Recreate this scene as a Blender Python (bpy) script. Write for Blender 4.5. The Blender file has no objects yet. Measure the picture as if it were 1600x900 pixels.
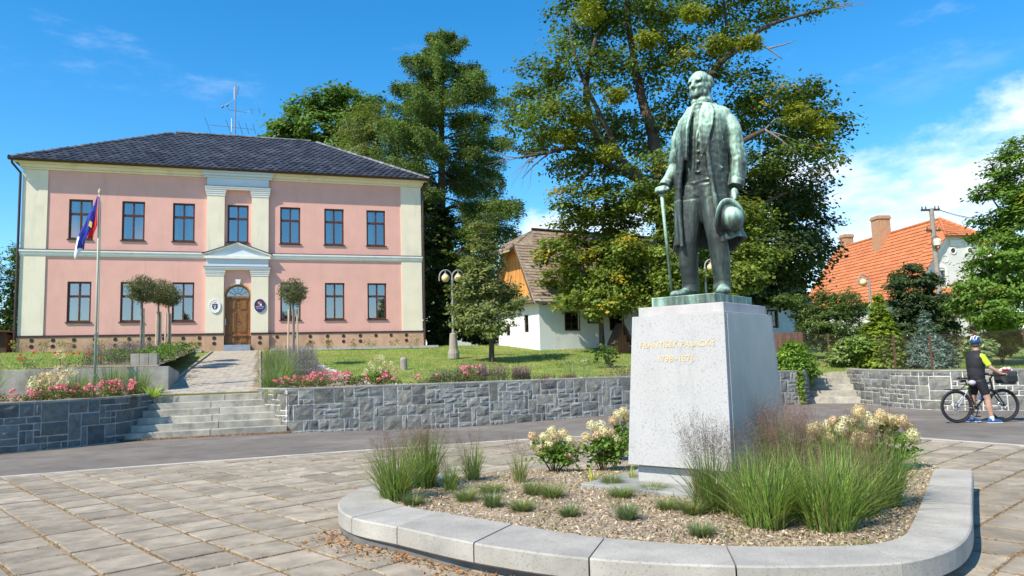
import bpy, bmesh, math, random
import numpy as np
from mathutils import Vector, Matrix, noise

SC = bpy.context.scene
COL = SC.collection
R = math.radians
random.seed(7)
rng = np.random.default_rng(11)

# ------------------------------------------------------------------ camera
F_PX = 1165.0            # focal length in pixels of a 1600 px wide picture
PITCH, ROLL, EYE = R(5.594), R(-1.566), 1.6
_r = Vector((1, 0, 0)); _f = Vector((0, math.cos(PITCH), math.sin(PITCH))); _u = Vector((0, -math.sin(PITCH), math.cos(PITCH)))
AXR = math.cos(ROLL) * _r + math.sin(ROLL) * _u
AXU = -math.sin(ROLL) * _r + math.cos(ROLL) * _u
AXF = _f
cam = bpy.data.cameras.new('camera')
cam.sensor_width = 36.0
cam.lens = 36.0 * F_PX / 1600.0
cam.clip_start, cam.clip_end = 0.05, 4000
camo = bpy.data.objects.new('camera', cam)
camo.matrix_world = Matrix(((AXR.x, AXU.x, -AXF.x, 0), (AXR.y, AXU.y, -AXF.y, 0), (AXR.z, AXU.z, -AXF.z, EYE), (0, 0, 0, 1)))
COL.objects.link(camo)
SC.camera = camo

# ------------------------------------------------------------------ light
SUN = Vector((-0.474, -0.475, 0.741)).normalized()      # direction towards the sun
sl = bpy.data.lights.new('sun', 'SUN')
sl.energy, sl.angle, sl.color = 4.6, R(0.53), (1.0, 0.92, 0.775)
so = bpy.data.objects.new('sun', sl)
so.rotation_euler = SUN.to_track_quat('Z', 'Y').to_euler()
so.location = (-20, -20, 40)
COL.objects.link(so)

W = bpy.data.worlds.new('World')
SC.world = W
W.use_nodes = True
W.cycles.sampling_method = 'MANUAL'; W.cycles.sample_map_resolution = 512
nt = W.node_tree
nt.nodes.clear()
N = nt.nodes.new
def lk(a, b): nt.links.new(a, b)
out = N('ShaderNodeOutputWorld'); bg = N('ShaderNodeBackground')
sky = N('ShaderNodeTexSky'); sky.sky_type = 'NISHITA'; sky.sun_disc = False
sky.sun_elevation = math.asin(SUN.z); sky.sun_rotation = math.atan2(SUN.x, SUN.y)
sky.air_density, sky.dust_density, sky.ozone_density, sky.altitude = 1.0, 0.15, 4.0, 300
hsv = N('ShaderNodeHueSaturation'); hsv.inputs['Hue'].default_value = 0.494; hsv.inputs['Saturation'].default_value = 1.34; hsv.inputs['Value'].default_value = 1.2
lk(sky.outputs[0], hsv.inputs['Color'])
tc = N('ShaderNodeTexCoord')
sep = N('ShaderNodeSeparateXYZ'); lk(tc.outputs['Generated'], sep.inputs[0])
def M(op, a, b=None, c=None):
    n = N('ShaderNodeMath'); n.operation = op
    for i, v in enumerate((a, b, c)):
        if v is None: continue
        if isinstance(v, (int, float)): n.inputs[i].default_value = v
        else: lk(v, n.inputs[i])
    return n.outputs[0]
def sm(x, lo, hi):
    n = N('ShaderNodeMapRange'); n.interpolation_type = 'SMOOTHSTEP'
    lk(x, n.inputs[0]); n.inputs[1].default_value = lo; n.inputs[2].default_value = hi
    return n.outputs[0]
az = M('ARCTAN2', sep.outputs[0], sep.outputs[1])      # 0 straight ahead, positive to the right
el = M('ARCSINE', sep.outputs[2])
cmb = N('ShaderNodeCombineXYZ'); lk(az, cmb.inputs[0]); lk(el, cmb.inputs[1])
def nz(scale, detail, rough, sx=1.0, sy=1.0, off=(0, 0, 0), rot=0.0):
    mp = N('ShaderNodeMapping'); mp.inputs['Scale'].default_value = (sx, sy, 1); mp.inputs['Location'].default_value = off; mp.inputs['Rotation'].default_value = (0, 0, rot)
    lk(cmb.outputs[0], mp.inputs[0])
    n = N('ShaderNodeTexNoise'); n.inputs['Scale'].default_value = scale; n.inputs['Detail'].default_value = detail; n.inputs['Roughness'].default_value = rough
    lk(mp.outputs[0], n.inputs['Vector'])
    return n.outputs[0]
# cumulus bank low over the horizon, its top edge rising and falling round the horizon
nb = nz(5.0, 9, 0.62, 1.0, 1.6, (0.3, 0.1, 0))
wave = M('MULTIPLY', M('SINE', M('ADD', M('MULTIPLY', az, 2.0), 0.1)), 0.1)
top = M('ADD', M('ADD', wave, 0.185), M('MULTIPLY', M('SUBTRACT', nb, 0.5), 0.20))
bank = sm(M('SUBTRACT', top, el), -0.002, 0.04)
body = sm(nz(7.0, 8, 0.6, 0.8, 2.0, (3.1, 0.0, 0)), 0.30, 0.62)
low = sm(el, 0.02, 0.20)
bank = M('MULTIPLY', bank, M('ADD', 0.10, M('MULTIPLY', M('MULTIPLY', body, low), 0.88)))
# thin cirrus streaks high up
ci = nz(3.0, 7, 0.65, 1.2, 3.6, (1.7, 0.4, 0), -0.5)
ci = M('MULTIPLY', sm(ci, 0.57, 0.82), M('MULTIPLY', sm(el, 0.24, 0.42), 0.35))
cl = M('MINIMUM', M('ADD', bank, ci), 0.95)
cmix = N('ShaderNodeMixRGB'); cmix.inputs[2].default_value = (6.4, 6.9, 8.0, 1)
lk(cl, cmix.inputs[0]); lk(hsv.outputs[0], cmix.inputs[1])
lk(cmix.outputs[0], bg.inputs[0]); bg.inputs[1].default_value = 0.14
lk(bg.outputs[0], out.inputs[0])

SC.view_settings.view_transform = 'Standard'
SC.view_settings.look = 'None'
SC.view_settings.exposure = 0.48
SC.view_settings.gamma = 1.0
SC.view_settings.use_curve_mapping = False
SC.render.engine = 'CYCLES'
SC.cycles.use_denoising = True
SC.cycles.max_bounces = 8
SC.cycles.transparent_max_bounces = 24
SC.cycles.caustics_reflective = SC.cycles.caustics_refractive = False

# ------------------------------------------------------------------ helpers
def at(px, py, D):
    """point at depth D (metres in front of the camera) seen at a picture position: used while laying the place out"""
    d = (px - 800) / F_PX * AXR - (py - 450) / F_PX * AXU + AXF
    return Vector((0, 0, EYE)) + d * (D / d.y)

def proj(p):
    q = Vector(p) - Vector((0, 0, EYE)); d = q.dot(AXF)
    if d < 0.1: return None
    return 800 + F_PX * q.dot(AXR) / d, 450 - F_PX * q.dot(AXU) / d, d

class MB:
    def __init__(s): s.v = []; s.f = []
    def add(s, vs, fs):
        o = len(s.v); s.v += [tuple(v) for v in vs]; s.f += [tuple(i + o for i in f) for f in fs]; return s
    def hexa(s, p):      # 4 bottom ccw, 4 top ccw
        return s.add(p, [(3, 2, 1, 0), (4, 5, 6, 7), (0, 1, 5, 4), (1, 2, 6, 5), (2, 3, 7, 6), (3, 0, 4, 7)])
    def box(s, x0, x1, y0, y1, z0, z1):
        return s.hexa([(x0, y0, z0), (x1, y0, z0), (x1, y1, z0), (x0, y1, z0), (x0, y0, z1), (x1, y0, z1), (x1, y1, z1), (x0, y1, z1)])
    def prism(s, poly, z0, z1, top=None):
        n = len(poly); top = top or poly
        return s.add([(x, y, z0) for x, y in poly] + [(x, y, z1) for x, y in top],
                     [tuple(reversed(range(n))), tuple(range(n, 2 * n))] + [(i, (i + 1) % n, n + (i + 1) % n, n + i) for i in range(n)])
    def extr_y(s, poly, y0, y1):   # polygon in x,z pushed along y
        n = len(poly)
        return s.add([(x, y0, z) for x, z in poly] + [(x, y1, z) for x, z in poly],
                     [tuple(range(n)), tuple(reversed(range(n, 2 * n)))] + [((i + 1) % n, i, n + i, n + (i + 1) % n) for i in range(n)])
    def extr_x(s, poly, x0, x1):   # polygon in y,z pushed along x
        n = len(poly)
        return s.add([(x0, y, z) for y, z in poly] + [(x1, y, z) for y, z in poly],
                     [tuple(reversed(range(n))), tuple(range(n, 2 * n))] + [(i, (i + 1) % n, n + (i + 1) % n, n + i) for i in range(n)])
    def tube(s, pts, rad, n=8, cap=True):
        pts = [Vector(p) for p in pts]
        if not isinstance(rad, (list, tuple)): rad = [rad] * len(pts)
        t0 = (pts[1] - pts[0]).normalized()
        ref = Vector((0, 0, 1)) if abs(t0.z) < 0.9 else Vector((1, 0, 0))
        a = t0.cross(ref).normalized(); vs = []
        for i, p in enumerate(pts):
            t = (pts[min(i + 1, len(pts) - 1)] - pts[max(i - 1, 0)]).normalized()
            a = (a - t * a.dot(t)).normalized(); b = t.cross(a)
            for k in range(n):
                w = 2 * math.pi * k / n
                vs.append(p + (a * math.cos(w) + b * math.sin(w)) * rad[i])
        fs = []
        for i in range(len(pts) - 1):
            for k in range(n):
                k2 = (k + 1) % n
                fs.append((i * n + k, i * n + k2, (i + 1) * n + k2, (i + 1) * n + k))
        if cap:
            fs.append(tuple(reversed(range(n)))); fs.append(tuple(range((len(pts) - 1) * n, len(pts) * n)))
        return s.add(vs, fs)
    def lathe(s, prof, n=16, c=(0, 0, 0)):   # profile (r, z) bottom to top
        vs = [(c[0] + r * math.cos(2 * math.pi * k / n), c[1] + r * math.sin(2 * math.pi * k / n), c[2] + z) for r, z in prof for k in range(n)]
        fs = [(i * n + k, i * n + (k + 1) % n, (i + 1) * n + (k + 1) % n, (i + 1) * n + k) for i in range(len(prof) - 1) for k in range(n)]
        fs += [tuple(reversed(range(n))), tuple(range((len(prof) - 1) * n, len(prof) * n))]
        return s.add(vs, fs)
    def loft(s, rings, cap=True, close=True):
        n = len(rings[0]); vs = [v for r in rings for v in r]; fs = []
        for i in range(len(rings) - 1):
            for k in range(n if close else n - 1):
                k2 = (k + 1) % n
                fs.append((i * n + k, i * n + k2, (i + 1) * n + k2, (i + 1) * n + k))
        if cap:
            fs.append(tuple(reversed(range(n)))); fs.append(tuple(range((len(rings) - 1) * n, len(rings) * n)))
        return s.add(vs, fs)
    def ball(s, c, r, n=12, m=8, rot=None):
        r = (r, r, r) if isinstance(r, (int, float)) else r
        vs, fs = [], []
        for j in range(m + 1):
            ph = math.pi * j / m
            for k in range(n):
                w = 2 * math.pi * k / n
                v = Vector((r[0] * math.sin(ph) * math.cos(w), r[1] * math.sin(ph) * math.sin(w), -r[2] * math.cos(ph)))
                if rot is not None: v = rot @ v
                vs.append(Vector(c) + v)
        for j in range(m):
            for k in range(n):
                fs.append((j * n + k, j * n + (k + 1) % n, (j + 1) * n + (k + 1) % n, (j + 1) * n + k))
        return s.add(vs, fs)
    def mesh(s, name, smooth=False):
        me = bpy.data.meshes.new(name)
        me.from_pydata([tuple(v) for v in s.v], [], s.f)
        me.update()
        if smooth: me.polygons.foreach_set('use_smooth', [True] * len(me.polygons))
        return me
    def build(s, name, mat, parent=None, smooth=False, bevel=0.0, loc=None, rot=None):
        return obj(name, s.mesh(name, smooth), mat, parent, bevel, loc, rot)

def obj(name, me, mat=None, parent=None, bevel=0.0, loc=None, rot=None):
    if mat is not None and len(me.materials) == 0: me.materials.append(mat)
    o = bpy.data.objects.new(name, me); COL.objects.link(o)
    if parent is not None: o.parent = parent
    if loc is not None: o.location = loc
    if rot is not None: o.rotation_euler = rot
    if bevel > 0:
        b = o.modifiers.new('bevel', 'BEVEL'); b.width = bevel; b.segments = 2; b.limit_method = 'ANGLE'; b.angle_limit = R(40)
    return o

def tag(o, label=None, cat=None, group=None, kind=None):
    if label: o['label'] = label
    if cat: o['category'] = cat
    if group: o['group'] = group
    if kind: o['kind'] = kind
    return o

def thing(name, label, cat, loc=(0, 0, 0), rz=0.0, group=None):
    o = bpy.data.objects.new(name, None); COL.objects.link(o)
    o.empty_display_size = 0.2
    o.location = loc; o.rotation_euler = (0, 0, rz)
    return tag(o, label, cat, group, 'thing')

def quads(name, V, mat, parent=None, cols=None, kind=None, smooth=False):
    """V: (n,k,3) array of n faces with k corners each"""
    n, k = V.shape[:2]
    me = bpy.data.meshes.new(name)
    me.vertices.add(n * k); me.vertices.foreach_set('co', V.reshape(-1).astype(np.float32))
    me.loops.add(n * k); me.loops.foreach_set('vertex_index', np.arange(n * k, dtype=np.int32))
    me.polygons.add(n); me.polygons.foreach_set('loop_start', np.arange(0, n * k, k, dtype=np.int32))
    me.update(calc_edges=True)
    if cols is not None:
        a = me.color_attributes.new('c', 'FLOAT_COLOR', 'POINT')
        c = np.repeat(np.c_[cols, np.ones(n)], k, axis=0).astype(np.float32)
        a.data.foreach_set('color', c.reshape(-1))
    o = obj(name, me, mat, parent)
    if kind: o['kind'] = kind
    return o

# ------------------------------------------------------------------ materials
def _mat(name):
    m = bpy.data.materials.new(name); m.use_nodes = True
    t = m.node_tree; p = t.nodes['Principled BSDF']
    return m, t, p

def pm(name, col, rough=0.85, var=0.12, vs=6.0, bump=0.0, bs=60.0, met=0.0, spec=0.4, col2=None, c2s=1.2, c2w=(0.45, 0.7), rnd=0.0, stretch=(1, 1, 1), speck=None, stain=None):
    """plain surface: colour with two scales of mottling, optional second tint, per-object value shift and fine relief"""
    m, t, p = _mat(name); n = t.nodes.new; L = t.links.new
    tc = n('ShaderNodeTexCoord'); mp = n('ShaderNodeMapping'); mp.inputs['Scale'].default_value = stretch
    src = tc.outputs['Object']
    if rnd > 0:
        oi = n('ShaderNodeObjectInfo'); ad = n('ShaderNodeVectorMath'); ad.operation = 'ADD'
        ml = n('ShaderNodeMath'); ml.operation = 'MULTIPLY'; ml.inputs[1].default_value = 37.0
        L(oi.outputs['Random'], ml.inputs[0]); L(src, ad.inputs[0]); L(ml.outputs[0], ad.inputs[1]); src = ad.outputs[0]
    L(src, mp.inputs[0])
    def nse(sc, det=6, ro=0.6):
        q = n('ShaderNodeTexNoise'); q.inputs['Scale'].default_value = sc; q.inputs['Detail'].default_value = det; q.inputs['Roughness'].default_value = ro
        L(mp.outputs[0], q.inputs['Vector']); return q.outputs[0]
    def rng_(x, a, b, c, d):
        q = n('ShaderNodeMapRange'); L(x, q.inputs[0])
        for i, v in enumerate((a, b, c, d)): q.inputs[i + 1].default_value = v
        return q.outputs[0]
    base = n('ShaderNodeRGB'); base.outputs[0].default_value = (*col, 1); cur = base.outputs[0]
    if col2 is not None:
        mx = n('ShaderNodeMixRGB'); mx.inputs[2].default_value = (*col2, 1)
        L(rng_(nse(c2s, 7), c2w[0], c2w[1], 0, 1), mx.inputs[0]); L(cur, mx.inputs[1]); cur = mx.outputs[0]
    if speck is not None:      # (scale, strength, colour) fine grains
        v = n('ShaderNodeTexNoise'); v.inputs['Scale'].default_value = speck[0]; v.inputs['Detail'].default_value = 3; v.inputs['Roughness'].default_value = 0.8
        L(mp.outputs[0], v.inputs['Vector'])
        mx = n('ShaderNodeMixRGB'); mx.inputs[2].default_value = (*speck[2], 1)
        L(rng_(v.outputs[0], 0.56, 0.66, 0, speck[1]), mx.inputs[0]); L(cur, mx.inputs[1]); cur = mx.outputs[0]
    if stain is not None:      # (colour, strength, scale, vertical stretch, threshold) run-off streaks and dirt
        mp2 = n('ShaderNodeMapping'); mp2.inputs['Scale'].default_value = (1, 1, stain[3]); L(tc.outputs['Object'], mp2.inputs[0])
        q = n('ShaderNodeTexNoise'); q.inputs['Scale'].default_value = stain[2]; q.inputs['Detail'].default_value = 8; q.inputs['Roughness'].default_value = 0.7
        L(mp2.outputs[0], q.inputs['Vector'])
        mx = n('ShaderNodeMixRGB'); mx.inputs[2].default_value = (*stain[0], 1)
        L(rng_(q.outputs[0], stain[4], stain[4] + .2, 0, stain[1]), mx.inputs[0]); L(cur, mx.inputs[1]); cur = mx.outputs[0]
    h = n('ShaderNodeHueSaturation'); L(cur, h.inputs['Color'])
    val = rng_(nse(vs), 0.3, 0.7, 1 - var, 1 + var)
    if rnd > 0:
        ml2 = n('ShaderNodeMath'); ml2.operation = 'MULTIPLY'
        L(val, ml2.inputs[0]); L(rng_(oi.outputs['Random'], 0, 1, 1 - rnd, 1 + rnd), ml2.inputs[1]); val = ml2.outputs[0]
    L(val, h.inputs['Value']); L(h.outputs[0], p.inputs['Base Color'])
    p.inputs['Roughness'].default_value = rough; p.inputs['Metallic'].default_value = met
    p.inputs['Specular IOR Level'].default_value = spec
    if bump > 0:
        b = n('ShaderNodeBump'); b.inputs['Strength'].default_value = 1.0; b.inputs['Distance'].default_value = bump
        L(nse(bs, 5, 0.65), b.inputs['Height']); L(b.outputs[0], p.inputs['Normal'])
    return m

def leafm(name, trans=0.35, rough=0.55, spec=0.3):
    """foliage: colour from the per-leaf attribute, light passing through"""
    m, t, p = _mat(name); n = t.nodes.new; L = t.links.new
    a = n('ShaderNodeAttribute'); a.attribute_name = 'c'
    L(a.outputs['Color'], p.inputs['Base Color']); p.inputs['Roughness'].default_value = rough; p.inputs['Specular IOR Level'].default_value = spec
    tr = n('ShaderNodeBsdfTranslucent'); g = n('ShaderNodeMixRGB'); g.blend_type = 'MULTIPLY'; g.inputs[0].default_value = 1; g.inputs[2].default_value = (1.5, 1.5, 0.7, 1)
    L(a.outputs['Color'], g.inputs[1]); L(g.outputs[0], tr.inputs[0])
    mx = n('ShaderNodeMixShader'); mx.inputs[0].default_value = trans
    L(p.outputs[0], mx.inputs[1]); L(tr.outputs[0], mx.inputs[2]); L(mx.outputs[0], t.nodes['Material Output'].inputs[0])
    return m

LEAF = leafm('leaf')
PETAL = leafm('petal', 0.25, 0.7, 0.2)
BLADE = leafm('grass_blade', 0.3, 0.5, 0.35)
BARK = pm('bark', (0.085, 0.066, 0.05), 0.95, 0.35, 9, 0.03, 14, stretch=(1, 1, 0.3))
BARKG = pm('bark_grey', (0.23, 0.2, 0.17), 0.95, 0.3, 9, 0.02, 14, stretch=(1, 1, 0.3))

def leaf_quads(P, size, up=0.35, aspect=0.6, jit=0.35, outw=None):
    """diamond leaves at points P with random lie, tilted towards the sky by `up`"""
    n = len(P)
    nr = rng.normal(size=(n, 3)); nr[:, 2] = np.abs(nr[:, 2]) * (1 - up) + up * 1.6
    if outw is not None: nr = nr * .62 + outw * .85 + np.array([0, 0, .35])
    nr /= np.linalg.norm(nr, axis=1)[:, None]
    a = rng.normal(size=(n, 3)); a -= nr * (a * nr).sum(1)[:, None]; a /= np.linalg.norm(a, axis=1)[:, None]
    b = np.cross(nr, a)
    s = (size * (1 + jit * rng.uniform(-1, 1, n)))[:, None]
    V = np.stack([P - a * s * 0.5, P + b * s * aspect * 0.5 - nr * s * 0.05, P + a * s * 0.5 - nr * s * 0.12, P - b * s * aspect * 0.5 - nr * s * 0.05], 1)
    return V

def clumps(blobs, per, sig, n_sub):
    """blobs: (centre, radii) ellipsoids -> leaf points gathered in sub-clumps near the ellipsoids' outsides"""
    out, hue = [], []
    tot = sum((r[0] * r[1] * r[2]) ** (2 / 3) for c, r in blobs)
    for c, r in blobs:
        w = (r[0] * r[1] * r[2]) ** (2 / 3) / tot
        k = max(3, int(n_sub * w)); m = max(20, int(per * w))
        d = rng.normal(size=(k, 3)); d /= np.linalg.norm(d, axis=1)[:, None]
        rad = rng.uniform(0.35, 1.0, k) ** 0.5
        sc = d * rad[:, None] * np.array(r) + np.array(c)
        idx = rng.integers(0, k, m)
        p = sc[idx] + rng.normal(size=(m, 3)) * sig * np.array([1.1, 1.1, 0.45])
        out.append(p); hue.append(rng.uniform(-1, 1, k)[idx])
    return np.concatenate(out), np.concatenate(hue)

def tint(hue, base, spread=0.3, warm=None, wfrac=0.0):
    n = len(hue)
    v = (1 + spread * 0.6 * hue + spread * rng.uniform(-1, 1, n))[:, None]
    c = np.array(base)[None] * v
    if warm is not None and wfrac > 0:
        k = (hue > 1 - 2 * wfrac) & (rng.uniform(size=n) < 0.7)
        c[k] = np.array(warm) * rng.uniform(0.7, 1.2, (k.sum(), 1))
    return np.clip(c, 0.002, 0.9)

def blades(bases, heading, H, lean, width, curl=0.6, seg=3):
    """grass blades as tapering bent strips; returns (n*seg,4,3)"""
    n = len(bases); d = np.c_[np.cos(heading), np.sin(heading), np.zeros(n)]; sd = np.c_[-d[:, 1], d[:, 0], np.zeros(n)]
    pts = []
    for j in range(seg + 1):
        u = j / seg
        out_ = lean * (u * (1 - curl) + curl * u * u)
        z = H * (u - 0.22 * curl * (lean / H) * u ** 3)
        pts.append(bases + d * out_[:, None] + np.c_[np.zeros((n, 2)), z])
    fs = []
    for j in range(seg):
        w0 = (width * (1 - (j / seg) ** 1.6))[:, None] * 0.5; w1 = (width * (1 - ((j + 1) / seg) ** 1.6) + 0.0004)[:, None] * 0.5
        fs.append(np.stack([pts[j] - sd * w0, pts[j] + sd * w0, pts[j + 1] + sd * w1, pts[j + 1] - sd * w1], 1))
    return np.concatenate(fs), pts[-1]
# ------------------------------------------------------------------ the lie of the land
from mathutils.geometry import delaunay_2d_cdt
YB = R(18.45)
QB = Vector((-12.748, 34.5, 0))                       # foot of the town hall's front, below the door
EB = Vector((math.cos(YB), math.sin(YB), 0)); NB = Vector((-math.sin(YB), math.cos(YB), 0))
def W_(s, t, z=0.0):                                  # s along the town hall's front, t away from it (negative: towards the square)
    p = QB + EB * s + NB * t; return Vector((p.x, p.y, z))
def ST(x, y):
    q = Vector((x, y, 0)) - QB; return q.dot(EB), q.dot(NB)
def hgt(x, y):
    s, t = ST(x, y)
    q = min(1.0, max(0.0, (abs(s + .2) - 1.6) / 1.2))
    b = 0.04 * q * noise.noise(Vector((x * 0.35, y * 0.35, 3.0)))
    if t < 0: return 0.93 + 0.0974 * max(0.0, t + 15.5) + b
    return 2.44 + min(t, 120) * 0.012 + b
def hgtL(x, y):                                       # the level lawn left of the path
    s, t = ST(x, y)
    return (1.69 + (t + 14.3) * 0.0592 if t < 0 else 2.54 + min(t, 120) * 0.012) + 0.02 * noise.noise(Vector((x * 0.5, y * 0.5, 8.0)))

def inside(poly, x, y):
    c = False; n = len(poly)
    for i in range(n):
        x1, y1 = poly[i]; x2, y2 = poly[(i + 1) % n]
        if (y1 > y) != (y2 > y) and x < (x2 - x1) * (y - y1) / (y2 - y1) + x1: c = not c
    return c

def sheet(name, poly, hf, mat, step=1.0, zoff=0.0, parent=None, kind=None, reach=None, thick=0.0):
    poly = [(p[0], p[1]) for p in poly]
    # densify the outline
    P = []
    for i, (x, y) in enumerate(poly):
        x2, y2 = poly[(i + 1) % len(poly)]; L = math.hypot(x2 - x, y2 - y)
        k = max(1, int(L / (step * (1 if L < 60 else 8)))); P += [(x + (x2 - x) * j / k, y + (y2 - y) * j / k) for j in range(k)]
    n = len(P); pts = [Vector(p) for p in P]
    xs = [p[0] for p in poly]; ys = [p[1] for p in poly]
    bx = reach or (min(xs), max(xs), min(ys), max(ys))
    x = bx[0]
    while x < bx[1]:
        y = bx[2]
        while y < bx[3]:
            if inside(poly, x, y): pts.append(Vector((x + random.uniform(-.1, .1) * step, y + random.uniform(-.1, .1) * step)))
            y += step
        x += step
    v, e, f = delaunay_2d_cdt(pts, [(i, (i + 1) % n) for i in range(n)], [], 1, 1e-4)[:3]
    me = bpy.data.meshes.new(name)
    me.from_pydata([(p.x, p.y, hf(p.x, p.y) + zoff) for p in v], [], [tuple(q) for q in f])
    me.update()
    if me.polygons and me.polygons[0].normal.z < 0: me.flip_normals()
    me.polygons.foreach_set('use_smooth', [True] * len(me.polygons))
    o = obj(name, me, mat, parent)
    if kind: o['kind'] = kind
    return o

def catmull(P, k=6):
    P = [Vector((*p, 0)) if len(p) == 2 else Vector(p) for p in P]; out = []
    for i in range(len(P) - 1):
        a, b, c, d = P[max(i - 1, 0)], P[i], P[i + 1], P[min(i + 2, len(P) - 1)]
        for j in range(k):
            u = j / k
            out.append(0.5 * ((2 * b) + (c - a) * u + (2 * a - 5 * b + 4 * c - d) * u * u + (3 * b - a - 3 * c + d) * u ** 3))
    out.append(P[-1]); return out

G = pm('lawn_ground', (0.16, 0.225, 0.038), 0.95, 0.3, 1.6, 0.02, 30, col2=(0.30, 0.29, 0.09), c2s=0.55, c2w=(0.42, 0.72))
EARTH = pm('earth', (0.12, 0.11, 0.06), 0.95, 0.3, 0.3, 0, col2=(0.08, 0.12, 0.03), c2s=0.05)
ASPH = pm('asphalt', (0.185, 0.16, 0.138), 0.95, 0.16, 2.2, 0.008, 110, spec=.12, col2=(0.245, 0.215, 0.185), c2s=0.35, c2w=(0.45, 0.65), speck=(170, 0.5, (0.27, 0.25, 0.24)), stain=((0.11, 0.10, 0.095), .55, .9, 1.0, .52))
CONC = pm('concrete', (0.40, 0.37, 0.315), 0.9, 0.2, 3.0, 0.004, 60, col2=(0.27, 0.25, 0.22), c2s=1.3, stain=((0.14, 0.13, 0.11), .6, 3, .3, .52))
STEPM = pm('step_concrete', (0.47, 0.43, 0.35), 0.9, 0.2, 4.0, 0.004, 70, col2=(0.26, 0.25, 0.22), c2s=1.7, rnd=0.12, stain=((0.16, 0.15, 0.125), .6, 2.5, .5, .5))
PAVE = pm('paver_concrete', (0.395, 0.33, 0.25), 0.95, 0.22, 5.0, 0.010, 70, spec=0.15, col2=(0.295, 0.25, 0.192), c2s=2.2, c2w=(0.38, 0.68), rnd=0.2, speck=(150, 0.45, (0.40, 0.38, 0.34)), stain=((0.15, 0.135, 0.115), .6, 1.1, 1.0, .53))
JOINT = pm('joint_sand', (0.32, 0.22, 0.13), 0.95, 0.3, 12, 0.006, 90, col2=(0.18, 0.14, 0.09), c2s=2.2)
MULCH = pm('mulch', (0.36, 0.275, 0.20), 0.95, 0.4, 25, 0.02, 45, col2=(0.54, 0.45, 0.35), c2s=18)
SOIL = pm('bed_soil', (0.33, 0.25, 0.18), 0.95, 0.35, 14, 0.02, 40, col2=(0.2, 0.15, 0.1), c2s=5)
PATHM = pm('path_paver', (0.44, 0.385, 0.31), 0.95, 0.15, 6, 0.002, 80, spec=.1, rnd=0.16, col2=(0.36, 0.31, 0.25), c2s=1.5)

# walls' plan
WALL_L = [(-40, -1), (-24, 7.0), (-16, 11.2), (-12, 13.9), (-10.5, 15.4), (-9.9, 16.1), (-9.45, 16.75), (-9.2, 17.25), (-9.13, 17.6), (-9.17, 18.3), (-9.27, 19.35)]
wr0, wr1, wr2 = W_(1.04, -15.5), W_(1.67, -17.1), W_(17.45, -17.1)
WALL_M = [(wr0.x, wr0.y), (wr1.x, wr1.y), (wr2.x, wr2.y), (9.42, 24.1), (9.95, 25.3)]
WALL_R = [(10.95, 24.75), (10.75, 23.4), (10.82, 22.4), (10.84, 21.5), (10.98, 20.5), (11.4, 19.95), (12.1, 19.55), (12.95, 19.2), (15, 18.7), (18, 18.2), (24, 17.5), (40, 16)]
BAND = [(-40, -3.6), (-24, 4.3), (-12, 10.08), (-8.12, 11.92), (-6.84, 12.51), (-5.41, 13.16), (-2.96, 14.18), (-1.33, 14.78), (-.09, 15.28), (1.5, 15.72), (3.2, 15.85), (4.8, 15.5), (6.1, 14.85), (7.06, 14.08), (7.69, 13.14), (8.24, 12.32), (9.2, 10.5), (9.9, 8), (10.1, 5), (9.8, 0), (9.5, -8)]
BANDC = [(p.x, p.y) for p in catmull(BAND[2:-2], 3)]

# base ground to the horizon
g = MB(); g.add([(-1800, -60, -0.3), (1800, -60, -0.3), (1800, 2600, -0.3), (-1800, 2600, -0.3)], [(0, 1, 2, 3)])
tag(g.build('ground', EARTH), kind='structure')
# terrace: the sloping lawn above the retaining walls
TERR = [p for p in WALL_L] + WALL_M + WALL_R + [(150, 20), (150, 330), (-150, 330), (-150, 10), (-60, -1)]
LAWNL = [W_(-1.75, -14.25), W_(-1.75, 0.5), W_(-9.2, 0.5), W_(-9.2, 8), W_(-45, 8), W_(-45, -14.25)]
LAWNL = [(p.x, p.y) for p in LAWNL]
tag(sheet('terrace_lawn', TERR, hgt, G, 1.0, reach=(-24, 28, 12, 50)), kind='structure')
tag(sheet('left_lawn', LAWNL, hgtL, G, 1.0), kind='structure')
# road between the square and the walls
road = BANDC[:] + [(10.4, 0), (40, 0), (40, 16.2)] + list(reversed(WALL_R)) + list(reversed(WALL_M)) + list(reversed(WALL_L[2:])) + [(-24, 7.0), (-24, 4.3)]
def road_z(x, y):
    s, t = ST(x, y)
    return -0.006 - 0.12 * math.exp(-((s - 6.0) / 3.2) ** 2) * min(1.0, max(0.0, (t + 20.2) / 3.0))
tag(sheet('road', road, road_z, ASPH, 1.0), kind='structure')
# pale kerb band flush with the square
kb = MB(); bc = [Vector((*p, 0)) for p in BANDC]
for i in range(len(bc) - 1):
    d0 = (bc[min(i + 1, len(bc) - 1)] - bc[max(i - 1, 0)]).normalized(); d1 = (bc[min(i + 2, len(bc) - 1)] - bc[i]).normalized()
    n0 = Vector((-d0.y, d0.x, 0)); n1 = Vector((-d1.y, d1.x, 0)); a, b = bc[i], bc[i + 1]
    q = [a - n0 * .0, b - n1 * .0, b + n1 * .13, a + n0 * .13]
    kb.hexa([(*p.xy, -0.06) for p in q] + [(*p.xy, 0.006) for p in q])
tag(kb.build('kerb_band', pm('kerb_concrete', (0.55, 0.50, 0.43), 0.9, 0.15, 3, 0.003, 60, col2=(0.36, 0.33, 0.29), c2s=2.0)), kind='structure')

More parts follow.
